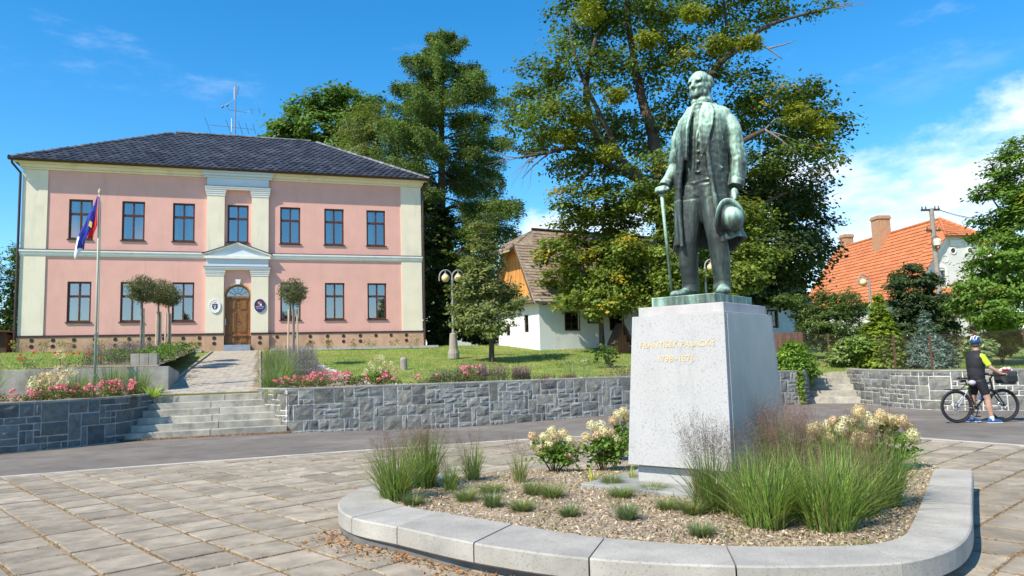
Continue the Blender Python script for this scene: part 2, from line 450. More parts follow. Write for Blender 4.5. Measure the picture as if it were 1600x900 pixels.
# ------------------------------------------------------------------ planter plan (granite seat round the bed)
SEC = [((-1.05, 9.55), (-.72, 9.3)), ((-1.62, 8.75), (-1.22, 8.5)), ((-1.83, 8.15), (-1.36, 8.0)), ((-1.77, 7.5), (-1.25, 7.65)), ((-1.51, 6.93), (-1.1, 7.42)),
       ((-1.03, 6.48), (-.75, 7.08)), ((-.346, 5.845), (-.05, 6.47)), ((.48, 5.315), (.66, 5.9)), ((1.413, 5.027), (1.5, 5.56)), ((2.2, 4.98), (2.2, 5.47)), ((2.6, 5.05), (2.55, 5.5)),
       ((3.05, 5.36), (2.85, 5.7)), ((3.47, 5.88), (3.1, 6.05)), ((3.99, 6.72), (3.66, 6.93)), ((4.5, 7.55), (4.18, 7.76)), ((5.145, 8.594), (4.82, 8.8))]
OUTC = catmull([s[0] for s in SEC], 8); INC = catmull([s[1] for s in SEC], 8)
BED_BACK = [(4.9, 8.75), (5.25, 9.7), (4.75, 10.9), (3.3, 11.7), (1.7, 11.5), (0.3, 10.6), (-.85, 9.4)]
BED = [((a.x + b.x) / 2, (a.y + b.y) / 2) for a, b in zip(OUTC, INC)] + BED_BACK
BED_ALL = [(a.x, a.y) for a in OUTC] + BED_BACK
def sstep(x, a, b):
    u = min(1, max(0, (x - a) / (b - a))); return u * u * (3 - 2 * u)
def bedz(x, y): return 0.19 - 0.15 * sstep(y - 0.25 * abs(x - 2.4), 8.3, 10.9) + 0.018 * noise.noise(Vector((x * 2.1, y * 2.1, 0))) + 0.008 * noise.noise(Vector((x * 9, y * 9, 0)))

# square: jointed concrete slabs on a sand bed
sq = BANDC[:] + [(9.5, -8), (-12, -8)]
tag(sheet('square_bed', sq, lambda x, y: -0.014, JOINT, 4.0), kind='structure')
plaza = bpy.data.objects.new('square_paving', None); COL.objects.link(plaza); plaza['kind'] = 'structure'
YP = R(43.4); PA = Vector((math.cos(YP), math.sin(YP))); PB = Vector((-math.sin(YP), math.cos(YP)))
PO = Vector((-2.228, 7.156)); PS = 0.505
def clip(poly, a, b):
    """keep the part of poly right of the line a->b (the band runs left to right with the square on its right)"""
    out = []; n = len(poly)
    def sd(p): return (b[0] - a[0]) * (p[1] - a[1]) - (b[1] - a[1]) * (p[0] - a[0])
    for i in range(n):
        p, q = poly[i], poly[(i + 1) % n]; sp, sq_ = sd(p), sd(q)
        if sp <= 0: out.append(p)
        if (sp <= 0) != (sq_ <= 0):
            u = sp / (sp - sq_); out.append((p[0] + (q[0] - p[0]) * u, p[1] + (q[1] - p[1]) * u))
    return out
cells = []
for i in range(-34, 36):
    for j in range(-30, 34):
        c = PO + PA * ((i + .5) * PS) + PB * ((j + .5) * PS)
        if not (3.0 < c.y < 17 and -13 < c.x < 11): continue
        if not inside(sq, c.x, c.y) and min((Vector(b) - c).length for b in BANDC) > .45: continue
        if inside(BED, c.x, c.y): continue
        g_ = 0.013 + random.uniform(0, .007); w = PS / 2 - g_
        jx, jy, ja = random.uniform(-.003, .003), random.uniform(-.003, .003), random.uniform(-.006, .006)
        ca, sa = math.cos(ja), math.sin(ja)
        pol = []
        for u, v in ((-w, -w), (w, -w), (w, w), (-w, w)):
            u, v = u * ca - v * sa + jx, u * sa + v * ca + jy
            q = c + PA * u + PB * v; pol.append((q.x, q.y))
        full = True
        for k in range(len(BANDC) - 1):
            a, b = BANDC[k], BANDC[k + 1]
            if (Vector(a) - c).length > 3 and (Vector(b) - c).length > 3: continue
            m = len(pol); p2 = clip(pol, a, b)
            if p2 != pol: full = False
            pol = p2
            if len(pol) < 3: break
        if len(pol) < 3: continue
        pr_ = proj((c.x, c.y, 0)); vis = pr_ is not None and -30 < pr_[0] < 1630 and pr_[1] < 925
        cells.append((c.y if vis else c.y + 100, c, pol, vis))
cells.sort(key=lambda a: a[0])
rest = MB()
for k, (dist, c, pol, vis) in enumerate(cells):
    tl = [random.uniform(-.004, .004) for _ in range(3)]
    def zz(p): return tl[0] + tl[1] * (p[0] - c.x) * 2 + tl[2] * (p[1] - c.y) * 2
    m = MB() if (vis and k < 300) else rest
    n = len(pol); ox, oy = (c.x, c.y) if m is not rest else (0, 0)
    ins = [(c.x + (p[0] - c.x) * .972, c.y + (p[1] - c.y) * .972) for p in pol]
    vs = [(p[0] - ox, p[1] - oy, -0.03) for p in pol] + [(p[0] - ox, p[1] - oy, zz(p) - .006) for p in pol] + [(p[0] - ox, p[1] - oy, zz(p)) for p in ins]
    m.add(vs, [(i, (i + 1) % n, n + (i + 1) % n, n + i) for i in range(n)] + [(n + i, n + (i + 1) % n, 2 * n + (i + 1) % n, 2 * n + i) for i in range(n)] + [tuple(range(2 * n, 3 * n))])
    if m is not rest: m.build('paving_slab', PAVE, plaza, loc=(c.x, c.y, 0))
o = rest.build('far_paving_slabs', PAVE, plaza); o['kind'] = 'stuff'

# withered grass growing in the joints
nb_ = 60000; jb = []
while len(jb) < nb_:
    i = rng.integers(-30, 32); j = rng.integers(-28, 30); u = rng.uniform(-.5, .5)
    if rng.uniform() < .5: q = PO + PA * (i * PS + rng.normal() * .024) + PB * ((j + u) * PS)
    else: q = PO + PA * ((i + u) * PS) + PB * (j * PS + rng.normal() * .024)
    d = noise.noise(Vector((q.x * .55, q.y * .55, 5))) + 0.7 * noise.noise(Vector((q.x * 2.3, q.y * 2.3, 1)))
    if d < rng.uniform(-.7, .3): continue
    if not (4.5 < q.y < 15.6) or not inside(sq, q.x, q.y) or inside(BED_ALL, q.x, q.y): continue
    jb.append((q.x, q.y, -0.01))
jb = np.array(jb); n = len(jb)
V, _ = blades(jb, rng.uniform(0, 6.28, n), rng.uniform(.006, .026, n), rng.uniform(.02, .075, n), rng.uniform(.005, .011, n), .5, 2)
c = np.array((0.50, 0.32, 0.15)) * rng.uniform(.6, 1.25, (n, 1)); c[rng.uniform(size=n) < .08] = (0.16, 0.17, 0.05)
o = quads('joint_grass', V, BLADE, None, np.tile(c, (2, 1))); tag(o, 'withered straw coloured grass growing in the joints of the square', 'grass', kind='stuff')

# ------------------------------------------------------------------ retaining walls of squared rubble
STONE = pm('rubble_stone', (0.195, 0.195, 0.18), 0.92, 0.34, 7, 0.02, 22, spec=0.15, rnd=0.34, col2=(0.26, 0.24, 0.185), c2s=1.1, c2w=(0.45, 0.75))
STONED = pm('rubble_stone_dark', (0.12, 0.14, 0.145), 0.9, 0.3, 7, 0.014, 26, rnd=0.3, col2=(0.16, 0.155, 0.12), c2s=1.1, c2w=(0.45, 0.75))
MORTAR = pm('mortar', (0.68, 0.65, 0.59), 0.95, 0.18, 9, 0.004, 60)
MORTARD = pm('mortar_dark', (0.38, 0.38, 0.36), 0.95, 0.2, 9, 0.004, 60)

def wall_along(name, label, pts, h0, h1, smat, mmat, parent_thick=.32, cell=.118, seed=1, skip_len=0.0, vis_only=True, hfun=None):
    """pts: plan from left to right seen from the square; stones set in mortar on the square side"""
    rd = random.Random(seed)
    P = [Vector((*p, 0)) for p in pts]
    L = [0.0]
    for a, b in zip(P, P[1:]): L.append(L[-1] + (b - a).length)
    def pos(l):
        l = min(max(l, 0), L[-1] - 1e-6); i = max(k for k in range(len(L) - 1) if L[k] <= l)
        u = (l - L[i]) / (L[i + 1] - L[i]); d = (P[i + 1] - P[i]).normalized()
        # turn smoothly at corners
        return P[i].lerp(P[i + 1], u), d
    t = thing(name, label, 'retaining wall', (P[0].x, P[0].y, 0))
    O = P[0]
    # mortar body
    rings = []
    for i, p in enumerate(P):
        d = ((P[min(i + 1, len(P) - 1)] - P[i]).normalized() + (P[i] - P[max(i - 1, 0)]).normalized()).normalized()
        n = Vector((-d.y, d.x, 0)); ht = h1 if hfun is None else hfun(L[i])
        f, b = p - O + n * .004, p - O + n * parent_thick
        rings.append([(f.x, f.y, -.2), (b.x, b.y, -.2), (b.x, b.y, ht), (f.x, f.y, ht)])
    MB().loft(rings).build('mortar_body', mmat, t)
    cp = []
    for i, p in enumerate(P):
        d = ((P[min(i + 1, len(P) - 1)] - P[i]).normalized() + (P[i] - P[max(i - 1, 0)]).normalized()).normalized()
        n = Vector((-d.y, d.x, 0)); ht = h1 if hfun is None else hfun(L[i])
        f, b = p - O - n * .012, p - O + n * (parent_thick + .01)
        cp.append([(f.x, f.y, ht + .001), (b.x, b.y, ht + .001), (b.x, b.y, ht + .03), (f.x, f.y, ht + .03)])
    MB().loft(cp).build('coping', CONC, t)
    nx = int(L[-1] / cell); nz_ = max(1, int(round((h1 - h0) / cell))); cz = (h1 - h0) / nz_
    used = [[False] * nz_ for _ in range(nx)]
    sizes = [(3, 2), (2, 2), (2, 3), (1, 3), (4, 2), (3, 3), (2, 1), (3, 1), (1, 2), (2, 2), (3, 2), (4, 3), (2, 4), (1, 1)]
    count = 0
    for i in range(nx):
        for k in range(nz_ - 1, -1, -1):
            if used[i][k]: continue
            rd.shuffle(sizes)
            for w, h in sizes + [(1, 1)]:
                if i + w > nx or k - h + 1 < 0: continue
                if any(used[i + a][k - b] for a in range(w) for b in range(h)): continue
                break
            for a in range(w):
                for b in range(h): used[i + a][k - b] = True
            l0, l1 = i * cell, (i + w) * cell
            za, zb = h0 + (k - h + 1) * cz, h0 + (k + 1) * cz
            pm_, d = pos((l0 + l1) / 2)
            if hfun is not None and zb > hfun((l0 + l1) / 2) - .01: continue
            if vis_only:
                q = proj((pm_.x, pm_.y, za))
                if q is None or q[0] < -330 or q[0] > 2200: continue
            n = Vector((-d.y, d.x, 0)); g = .0135
            a0, a1 = l0 + g, l1 - g; b0, b1 = za + g, zb - g
            m = MB(); S = 4; pr = rd.uniform(.010, .026); vs = []; mid = (l0 + l1) / 2; zc = (za + zb) / 2
            tilt = rd.uniform(-.012, .012)
            for jz in range(S):
                for jx in range(S):
                    u, v = jx / (S - 1), jz / (S - 1)
                    edge = jx in (0, S - 1) or jz in (0, S - 1)
                    x = a0 + (a1 - a0) * u + rd.uniform(-.006, .006); zz_ = b0 + (b1 - b0) * v + rd.uniform(-.006, .006)
                    out_ = (0.006 if edge else pr + rd.uniform(-.011, .011) + tilt * (u - .5) * 3)
                    q, dd = pos(x); nn = Vector((-dd.y, dd.x, 0)); q = q - nn * out_
                    vs.append((q.x - pm_.x, q.y - pm_.y, zz_ - zc))
            fs = [(y * S + x, y * S + x + 1, (y + 1) * S + x + 1, (y + 1) * S + x) for y in range(S - 1) for x in range(S - 1)]
            # rim back into the mortar
            rim = [(0, x) for x in range(S)] + [(y, S - 1) for y in range(1, S)] + [(S - 1, x) for x in range(S - 2, -1, -1)] + [(y, 0) for y in range(S - 2, 0, -1)]
            rb = len(vs)
            for (y, x) in rim:
                p = Vector(vs[y * S + x]) + n * .05; vs.append(tuple(p))
            R_ = len(rim)
            for r_ in range(R_):
                y1, x1 = rim[r_]; y2, x2 = rim[(r_ + 1) % R_]
                fs.append((y2 * S + x2, y1 * S + x1, rb + r_, rb + (r_ + 1) % R_))
            m.add(vs, fs).build('stone', smat, t, loc=(pm_.x - O.x, pm_.y - O.y, zc)); count += 1
    return t

def smooth_plan(pts, k=3): return [(p.x, p.y) for p in catmull(pts, k)]
wall_along('retaining_wall', 'dark rubble stone retaining wall curving to the left of the wide front steps', smooth_plan(WALL_L[3:], 3), 0.0, 1.0, STONED, MORTARD, seed=3, cell=.135)
wl = [WALL_M[0], ((WALL_M[0][0] * .35 + WALL_M[1][0] * .65) + .0, WALL_M[0][1] * .35 + WALL_M[1][1] * .65), (WALL_M[1][0] + .03, WALL_M[1][1] + .03), (WALL_M[1][0] + .35, WALL_M[1][1] + .11), WALL_M[2], WALL_M[3], WALL_M[4]]
wall_along('retaining_wall', 'long straight grey rubble stone retaining wall between the two flights of steps', wl, -.125, 1.04, STONE, MORTAR, seed=5, cell=.125)
wall_along('retaining_wall', 'grey rubble stone retaining wall behind the cyclist below the mesh fence', smooth_plan(WALL_R[:9], 3), 0.0, 1.02, STONE, MORTAR, seed=9, cell=.135)

# ------------------------------------------------------------------ flights of steps
st = thing('front_steps', 'wide flight of six pale concrete steps leading up to the pink town hall', 'steps', tuple(W_(0, -17.2)), YB)
for k in range(6):
    y0 = .02 + .32 * k
    x0 = -1.98 + .075 * k; x1 = 1.72 - .13 * k + (.03 if k == 5 else 0)
    cut = [-.05, .12, -.05, .1, -.12, .2][k] * 1.0 + (.0)
    yb = y0 + .42 if k < 5 else y0 + .34
    MB().box(x0 - .25, cut - .006, y0, yb, .155 * k - .02, .155 * (k + 1)).build('step_block', STEPM, st, bevel=.008)
    MB().box(cut + .006, x1, y0 + random.uniform(-.006, .006), yb, .155 * k - .02, .155 * (k + 1) + random.uniform(-.004, .004)).build('step_block', STEPM, st, bevel=.008)
a = math.atan2(23.45 - 24.15, 10.85 - 9.45)
st2 = thing('side_steps', 'narrow flight of worn grey steps between the walls near the mesh fence', 'steps', (9.42, 24.12, 0), a)
for k in range(5):
    MB().box(-.15 + .02 * k, 1.62 - .1 * k, .3 * k, .3 * k + .45, .19 * k - .02, .19 * (k + 1)).build('step_block', STEPM, st2, bevel=.01)

# ------------------------------------------------------------------ paved path up to the door
pth = bpy.data.objects.new('garden_path', None); COL.objects.link(pth); pth['kind'] = 'structure'
def psl(t): return -1.47 + (t + 15.5) / 15 * .5
def psr(t): return 1.04 - (t + 15.5) / 15 * .1
pl = [W_(psl(-15.3), -15.3), W_(psr(-15.3), -15.3), W_(psr(-.4), -.4), W_(psl(-.4), -.4)]
def path_h(x, y):
    s, t = ST(x, y); return .93 + (t + 15.5) * .0974 - .02
o = sheet('path_bed', [(p.x, p.y) for p in pl], lambda x, y: path_h(x, y) + .035, JOINT, 1.0, parent=pth)
pt = MB(); pt.box(-.098, .098, -.123, .123, -.05, .0); pme = pt.mesh('paving_stone'); pme.materials.append(PATHM)
far = MB(); k = 0; t_ = -15.1
while t_ < -.55:
    s_ = psl(t_) + .12; row = int(round((t_ + 15.1) / .256))
    s_ += .05 * (row % 2)
    while s_ < psr(t_) - .1:
        p = W_(s_, t_); zz_ = path_h(p.x, p.y) + .05 + random.uniform(-.003, .003)
        if k < 300:
            b = bpy.data.objects.new('paving_stone', pme); COL.objects.link(b); b.parent = pth; b.location = (p.x, p.y, zz_); b.rotation_euler = (R(5.5), 0, YB)
        else:
            for_ = [(-.098, -.123), (.098, -.123), (.098, .123), (-.098, .123)]
            q = [p + EB * u + NB * v for u, v in for_]
            far.hexa([(a_.x, a_.y, zz_ - .04 + (a_ - p).dot(NB) * .097) for a_ in q] + [(a_.x, a_.y, zz_ + (a_ - p).dot(NB) * .097) for a_ in q])
        k += 1; s_ += .204
    t_ += .256
far.build('far_paving_stones', PATHM, pth)['kind'] = 'stuff'
# edging stones along the path
for sd, f in ((-1, psl), (1, psr)):
    for i in range(28):
        t0, t1 = -15.2 + i * .5, -15.2 + i * .5 + .485
        a_, b_ = W_(f(t0) + sd * .04, t0), W_(f(t1) + sd * .04, t1); n_ = EB * .035
        za, zb = path_h(a_.x, a_.y), path_h(b_.x, b_.y)
        m = MB().hexa([(*(a_ - n_).xy, za - .1), (*(a_ + n_).xy, za - .1), (*(b_ + n_).xy, zb - .1), (*(b_ - n_).xy, zb - .1), (*(a_ - n_).xy, za + .10), (*(a_ + n_).xy, za + .10), (*(b_ + n_).xy, zb + .10), (*(b_ - n_).xy, zb + .10)])
        m.build('edging_stone', CONC, pth)

# low concrete wall holding the left lawn
cw = thing('concrete_wall', 'low weathered concrete wall holding up the lawn behind the flagpole', 'wall', tuple(W_(0, -14.35)), YB)
x = -1.3; k = 0
while x > -9:
    w = 1.55 if k else 1.4
    if k < 3 or k > 3:
        MB().box(x - w + .01, x, -.0, .22, 1.0, 1.72 + random.uniform(-.01, .01)).build('wall_panel', CONC, cw, bevel=.01)
    x -= w; k += 1
MB().hexa([(-1.52, .235, .98), (-1.3, .235, .98), (-1.3, 2.6, 1.1), (-1.52, 2.6, 1.1), (-1.52, .235, 1.71), (-1.3, .235, 1.71), (-1.3, 2.6, 1.55), (-1.52, 2.6, 1.55)]).build('return_panel', CONC, cw, bevel=.01)

# flower bed soil
def bedpoly(L): return [(W_(s, t).x, W_(s, t).y) for s, t in L]
BEDR = [(1.12, -15.6), (1.75, -16.85), (17.4, -16.85), (17.4, -15.3), (14, -15.5), (9, -15.2), (5.2, -15.0), (4.2, -14.4), (3.6, -12), (3.05, -8.2), (2.6, -4), (1.1, -3.5)]
BEDL = [(-1.62, -15.2), (-1.75, -16.8), (-2.2, -17.6), (-3.0, -18.2), (-3.9, -18.7), (-6.5, -18.7), (-9.5, -17), (-9.5, -14.4), (-1.62, -14.4)]
BEDP = [(-1.62, -14.1), (-1.55, -3), (-3.3, -3), (-3.4, -10.5), (-4.6, -14.1)]
tag(sheet('right_flower_bed', bedpoly(BEDR), hgt, SOIL, .5, .03), kind='structure')
tag(sheet('left_flower_bed', bedpoly(BEDL), hgt, SOIL, .5, .03), kind='structure')
tag(sheet('path_flower_bed', bedpoly(BEDP), hgtL, SOIL, .5, .03), kind='structure')
# pebble border along the lawn edge
# lawn grass
def lawn_pts(n, ok, hf, s0, s1, t0, t1):
    P = []
    while len(P) < n:
        s = rng.uniform(s0, s1); t = t0 + (t1 - t0) * rng.uniform() ** 1.3
        if not ok(s, t): continue
        p = W_(s, t); P.append((p.x, p.y, hf(p.x, p.y) - .005))
    return np.array(P)
RB = [(s, t) for s, t in BEDR]
A = lawn_pts(42000, lambda s, t: not inside(RB, s, t) and s > psr(t) + .1 and not (s < 8.9 and t > -.55), hgt, 1.1, 21, -16.8, 0.5)
B_ = lawn_pts(16000, lambda s, t: not (s > -3.4 and t > -14.1) or s < -3.6, hgtL, -12, -2.2, -14.1, -.7)
C_ = []
while len(C_) < 12000:
    x, y = rng.uniform(10.8, 26), rng.uniform(19.4, 34)
    if inside(TERR, x, y) and ST(x, y)[0] > 17.6: C_.append((x, y, hgt(x, y) - .005))
P = np.concatenate([A, B_, np.array(C_)]); n = len(P)
V, _ = blades(P, rng.uniform(0, 6.28, n), rng.uniform(.04, .09, n), rng.uniform(.01, .05, n), rng.uniform(.012, .022, n), .5, 1)
d = np.array([noise.noise(Vector((p[0] * .5, p[1] * .5, 1))) + .5 * noise.noise(Vector((p[0] * 2, p[1] * 2, 4))) for p in P])
k = np.clip(d * 1.3 + .25, 0, 1)[:, None]
c = (np.array((0.20, 0.30, 0.04)) * (1 - k) + np.array((0.38, 0.38, 0.10)) * k) * rng.uniform(.75, 1.25, (n, 1))
o = quads('lawn_grass', V, BLADE, None, c); tag(o, 'short mown grass of the lawns, drying to yellow in patches', 'grass', kind='stuff')
# ------------------------------------------------------------------ planter, pedestal and statue
GRAN = pm('granite', (0.475, 0.465, 0.455), 0.75, 0.07, 3.0, 0.002, 120, speck=(55, 0.8, (0.20, 0.20, 0.215)), spec=.25, col2=(0.44, 0.425, 0.41), c2s=1.5, stain=((0.33, 0.33, 0.31), .6, 3.2, .18, .54))
GRANS = pm('granite_seat', (0.425, 0.395, 0.345), 0.85, 0.14, 2.4, 0.002, 130, spec=.12, rnd=0.1, speck=(55, 0.75, (0.18, 0.18, 0.185)), col2=(0.33, 0.31, 0.275), c2s=1.4, stain=((0.2, 0.19, 0.17), .5, 2.2, 1, .55))
GRANP = pm('granite_polished', (0.43, 0.42, 0.39), 0.42, 0.08, 3.0, 0, speck=(95, 0.6, (0.17, 0.17, 0.17)), spec=0.35, stain=((0.26, 0.30, 0.27), .6, 1.6, .3, .5))
GRANC = pm('granite_cap', (0.50, 0.46, 0.45), 0.65, 0.12, 4.0, 0.001, 160, speck=(100, 0.45, (0.27, 0.26, 0.26)), stain=((0.30, 0.37, 0.31), .7, 3.0, .3, .5))
GOLD = pm('gilding', (0.68, 0.53, 0.28), 0.6, 0.12, 12, 0, met=0.3)
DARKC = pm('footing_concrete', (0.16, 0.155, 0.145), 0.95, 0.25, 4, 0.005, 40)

pl_ = thing('granite_planter_seat', 'curved low granite seat wall round the mulch bed of the statue', 'planter', (0, 0, 0))
cuts = [0, 1.6, 4.0, 5.0, 6.0, 7.0, 8.0, 9.7, 12, 13, 14, 15]
def sec(u):
    i = min(int(u * 8), len(OUTC) - 2); f = u * 8 - i
    return OUTC[i].lerp(OUTC[i + 1], f), INC[i].lerp(INC[i + 1], f)
SZ0, SZ1 = 0.065, 0.23
for a, b in zip(cuts, cuts[1:]):
    k = max(2, int((b - a) * 5)); rings = []; dz = random.uniform(-.003, .003)
    for j in range(k + 1):
        u = a + (b - a) * j / k
        e = .012 / .9
        u = min(max(u, a + e * .5), b - e * .5)
        o_, i_ = sec(u); d = (o_ - i_).normalized()
        rings.append([(*(i_).xy, SZ0), (*(o_ - d * .03).xy, SZ0), (*o_.xy, SZ0 + .02), (*o_.xy, SZ1 - .012 + dz), (*(o_ - d * .012).xy, SZ1 + dz), (*(i_ + d * .006).xy, SZ1 + dz), (*i_.xy, SZ1 - .006 + dz)])
    MB().loft(rings).build('granite_block', GRANS, pl_)
rings = []
for j in range(0, len(OUTC), 2):
    o_, i_ = OUTC[j], INC[j]; d = (o_ - i_).normalized(); ins = .02 + .11 * min(1, max(0, (j / 8 - 4) / 4))
    rings.append([(*(i_ + d * .02).xy, -.02), (*(o_ - d * ins).xy, -.02), (*(o_ - d * ins).xy, SZ0 + .01), (*(i_ + d * .02).xy, SZ0 + .01)])
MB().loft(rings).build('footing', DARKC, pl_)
# mulch bed
bed_in = [(INC[j].x * .8 + OUTC[j].x * .2, INC[j].y * .8 + OUTC[j].y * .2) for j in range(0, len(INC), 2)] + BED_BACK
tag(sheet('mulch_bed', bed_in, bedz, MULCH, .16), kind='structure')
n = 38000; P = []
bi = [(INC[j].x, INC[j].y) for j in range(0, len(INC), 2)] + BED_BACK
while len(P) < n:
    y = 5.4 + 6.2 * rng.uniform() ** 1.5; x = rng.uniform(-1.6, 5.3)
    if inside(bi, x, y): P.append((x, y, bedz(x, y) + rng.uniform(0.001, .016)))
P = np.array(P)
V = leaf_quads(P, np.full(n, .031), .75, .36, .75)
base = np.array([(0.58, 0.46, 0.33), (0.42, 0.31, 0.20), (0.24, 0.175, 0.125), (0.68, 0.60, 0.48), (0.50, 0.35, 0.19), (0.62, 0.51, 0.38), (0.14, 0.105, 0.08)])
c = np.clip(base[rng.integers(0, 7, n)] * rng.uniform(.8, 1.25, (n, 1)), 0, .85)
tag(quads('bark_chips', V, PETAL, None, c), 'pale bark chips covering the bed round the pedestal', 'mulch', kind='stuff')

PYAW = R(-39.19); PC = Vector((2.23, 8.724, 0))
pd = thing('granite_pedestal', 'tall pale speckled granite pedestal with a gilded inscription carrying the bronze statue', 'pedestal', tuple(PC), PYAW)
MB().box(-.98, .98, -1.22, 1.22, .05, .235).build('base_slab', pm('slab_granite', (0.33, 0.33, 0.31), .9, .15, 3, .002, 90, spec=.15, speck=(80, .5, (.2, .2, .2))), pd, bevel=.01)
MB().box(-.53, .53, -.74, .74, .225, .40).build('plinth', GRAN, pd, bevel=.008)
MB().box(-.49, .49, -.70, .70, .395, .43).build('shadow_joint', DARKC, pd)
def frus(m, a, b, z0, a2, b2, z1): return m.hexa([(-a, -b, z0), (a, -b, z0), (a, b, z0), (-a, b, z0), (-a2, -b2, z1), (a2, -b2, z1), (a2, b2, z1), (-a2, b2, z1)])
frus(MB(), .605, .825, .42, .553, .69, 2.064).build('shaft', GRAN, pd, bevel=.006)
# polished side panels, set a little proud between plain margins
for sx in (1, -1):
    q = []
    for z, a, b in ((.44, .6045, .824), (2.045, .5535, .692)):
        q.append((a, b, z))
    (a0, b0, z0), (a1, b1, z1) = q; m0, m1 = .075, .065
    p = [(sx * (a0 - .02), -b0 + m0, z0), (sx * (a0 + .008), -b0 + m0, z0), (sx * (a0 + .008), b0 - m0, z0), (sx * (a0 - .02), b0 - m0, z0),
         (sx * (a1 - .02), -b1 + m1, z1), (sx * (a1 + .008), -b1 + m1, z1), (sx * (a1 + .008), b1 - m1, z1), (sx * (a1 - .02), b1 - m1, z1)]
    MB().hexa(p).build('polished_side_panel', GRANP, pd, bevel=.003)
MB().box(-.515, .515, -.605, .605, 2.066, 2.168).build('cap_slab', GRANC, pd, bevel=.006)

def text_mesh(txt, size, ext=.004, spacing=1.0):
    cu = bpy.data.curves.new('t', 'FONT'); cu.body = txt; cu.size = size; cu.extrude = ext; cu.align_x = 'CENTER'; cu.align_y = 'CENTER'; cu.space_character = spacing; cu.offset = .0008 * size / .1
    cu.resolution_u = 3
    o = bpy.data.objects.new('t', cu); COL.objects.link(o)
    bpy.context.view_layer.update()
    me = bpy.data.meshes.new_from_object(o.evaluated_get(bpy.context.evaluated_depsgraph_get()))
    bpy.data.objects.remove(o); return me
tilt = math.atan2(.135, 1.644)
for txt, z, sz, xx in (('FRANTI\u0160EK PALACK\u00dd', 1.73, .090, .0), ('1798\u20131876', 1.575, .095, -.01)):
    y = -(.825 - .135 * (z - .42) / 1.644) - .001
    o = obj('inscription_line', text_mesh(txt, sz, .004, 1.06), GOLD, pd); o.location = (xx, y, z); o.rotation_euler = (R(90) - tilt, 0, 0)

def patina():
    m, t, p = _mat('bronze_patina'); n = t.nodes.new; L = t.links.new
    tc = n('ShaderNodeTexCoord'); geo = n('ShaderNodeNewGeometry')
    def nse(scale, st, det=7):
        mp = n('ShaderNodeMapping'); mp.inputs['Scale'].default_value = st; L(tc.outputs['Object'], mp.inputs[0])
        q = n('ShaderNodeTexNoise'); q.inputs['Scale'].default_value = scale; q.inputs['Detail'].default_value = det; q.inputs['Roughness'].default_value = .65
        L(mp.outputs[0], q.inputs['Vector']); return q.outputs[0]
    def mt(op, a, b):
        q = n('ShaderNodeMath'); q.operation = op
        for i, v in enumerate((a, b)):
            if isinstance(v, (int, float)): q.inputs[i].default_value = v
            else: L(v, q.inputs[i])
        return q.outputs[0]
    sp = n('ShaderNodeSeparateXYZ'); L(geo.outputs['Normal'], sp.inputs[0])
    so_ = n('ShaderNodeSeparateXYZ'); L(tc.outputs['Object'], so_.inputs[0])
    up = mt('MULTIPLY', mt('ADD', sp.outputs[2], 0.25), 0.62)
    streak = mt('MULTIPLY', mt('SUBTRACT', nse(9, (1, 1, .14)), 0.5), 1.9)
    blot = mt('MULTIPLY', mt('SUBTRACT', nse(2.6, (1, 1, .8)), 0.5), 0.9)
    hr = n('ShaderNodeMapRange'); hr.interpolation_type = 'SMOOTHSTEP'; L(so_.outputs[2], hr.inputs[0])
    for i, v in enumerate((1.45, 2.2, -0.12, 0.5)): hr.inputs[i + 1].default_value = v
    side = n('ShaderNodeMapRange'); side.interpolation_type = 'SMOOTHSTEP'
    ab = mt('ABSOLUTE', mt('SUBTRACT', so_.outputs[0], 0.1), 0); L(ab, side.inputs[0])
    for i, v in enumerate((.28, .42, 0.0, 0.34)): side.inputs[i + 1].default_value = v
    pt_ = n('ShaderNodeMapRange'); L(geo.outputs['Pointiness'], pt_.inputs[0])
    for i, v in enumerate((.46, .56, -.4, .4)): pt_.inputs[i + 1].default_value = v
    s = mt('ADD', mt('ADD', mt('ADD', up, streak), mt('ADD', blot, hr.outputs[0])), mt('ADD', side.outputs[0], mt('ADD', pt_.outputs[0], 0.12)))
    cr = n('ShaderNodeValToRGB'); e = cr.color_ramp.elements
    e[0].position = 0.05; e[0].color = (.028, .038, .036, 1); e[1].position = 1.0; e[1].color = (.44, .60, .47, 1)
    for ps, cc in ((.3, (.055, .075, .064)), (.55, (.125, .195, .155)), (.78, (.27, .42, .325))):
        q = e.new(ps); q.color = (*cc, 1)
    L(s, cr.inputs[0]); L(cr.outputs[0], p.inputs['Base Color'])
    p.inputs['Roughness'].default_value = .55; p.inputs['Metallic'].default_value = 0.15; p.inputs['Specular IOR Level'].default_value = .5
    b = n('ShaderNodeBump'); b.inputs['Distance'].default_value = .012; L(nse(30, (1, 1, .5)), b.inputs['Height']); L(b.outputs[0], p.inputs['Normal'])
    return m
BRONZE = patina()

def remesh(mb, voxel, smooth_it=3, fac=.5):
    me = mb.mesh('tmp'); bm = bmesh.new(); bm.from_mesh(me); bmesh.ops.recalc_face_normals(bm, faces=bm.faces); bm.to_mesh(me); bm.free()
    o = bpy.data.objects.new('tmp', me); COL.objects.link(o)
    r = o.modifiers.new('r', 'REMESH'); r.mode = 'VOXEL'; r.voxel_size = voxel
    s = o.modifiers.new('s', 'SMOOTH'); s.iterations = smooth_it; s.factor = fac
    bpy.context.view_layer.update()
    me2 = bpy.data.meshes.new_from_object(o.evaluated_get(bpy.context.evaluated_depsgraph_get()))
    bpy.data.objects.remove(o)
    me2.polygons.foreach_set('use_smooth', [True] * len(me2.polygons))
    return me2

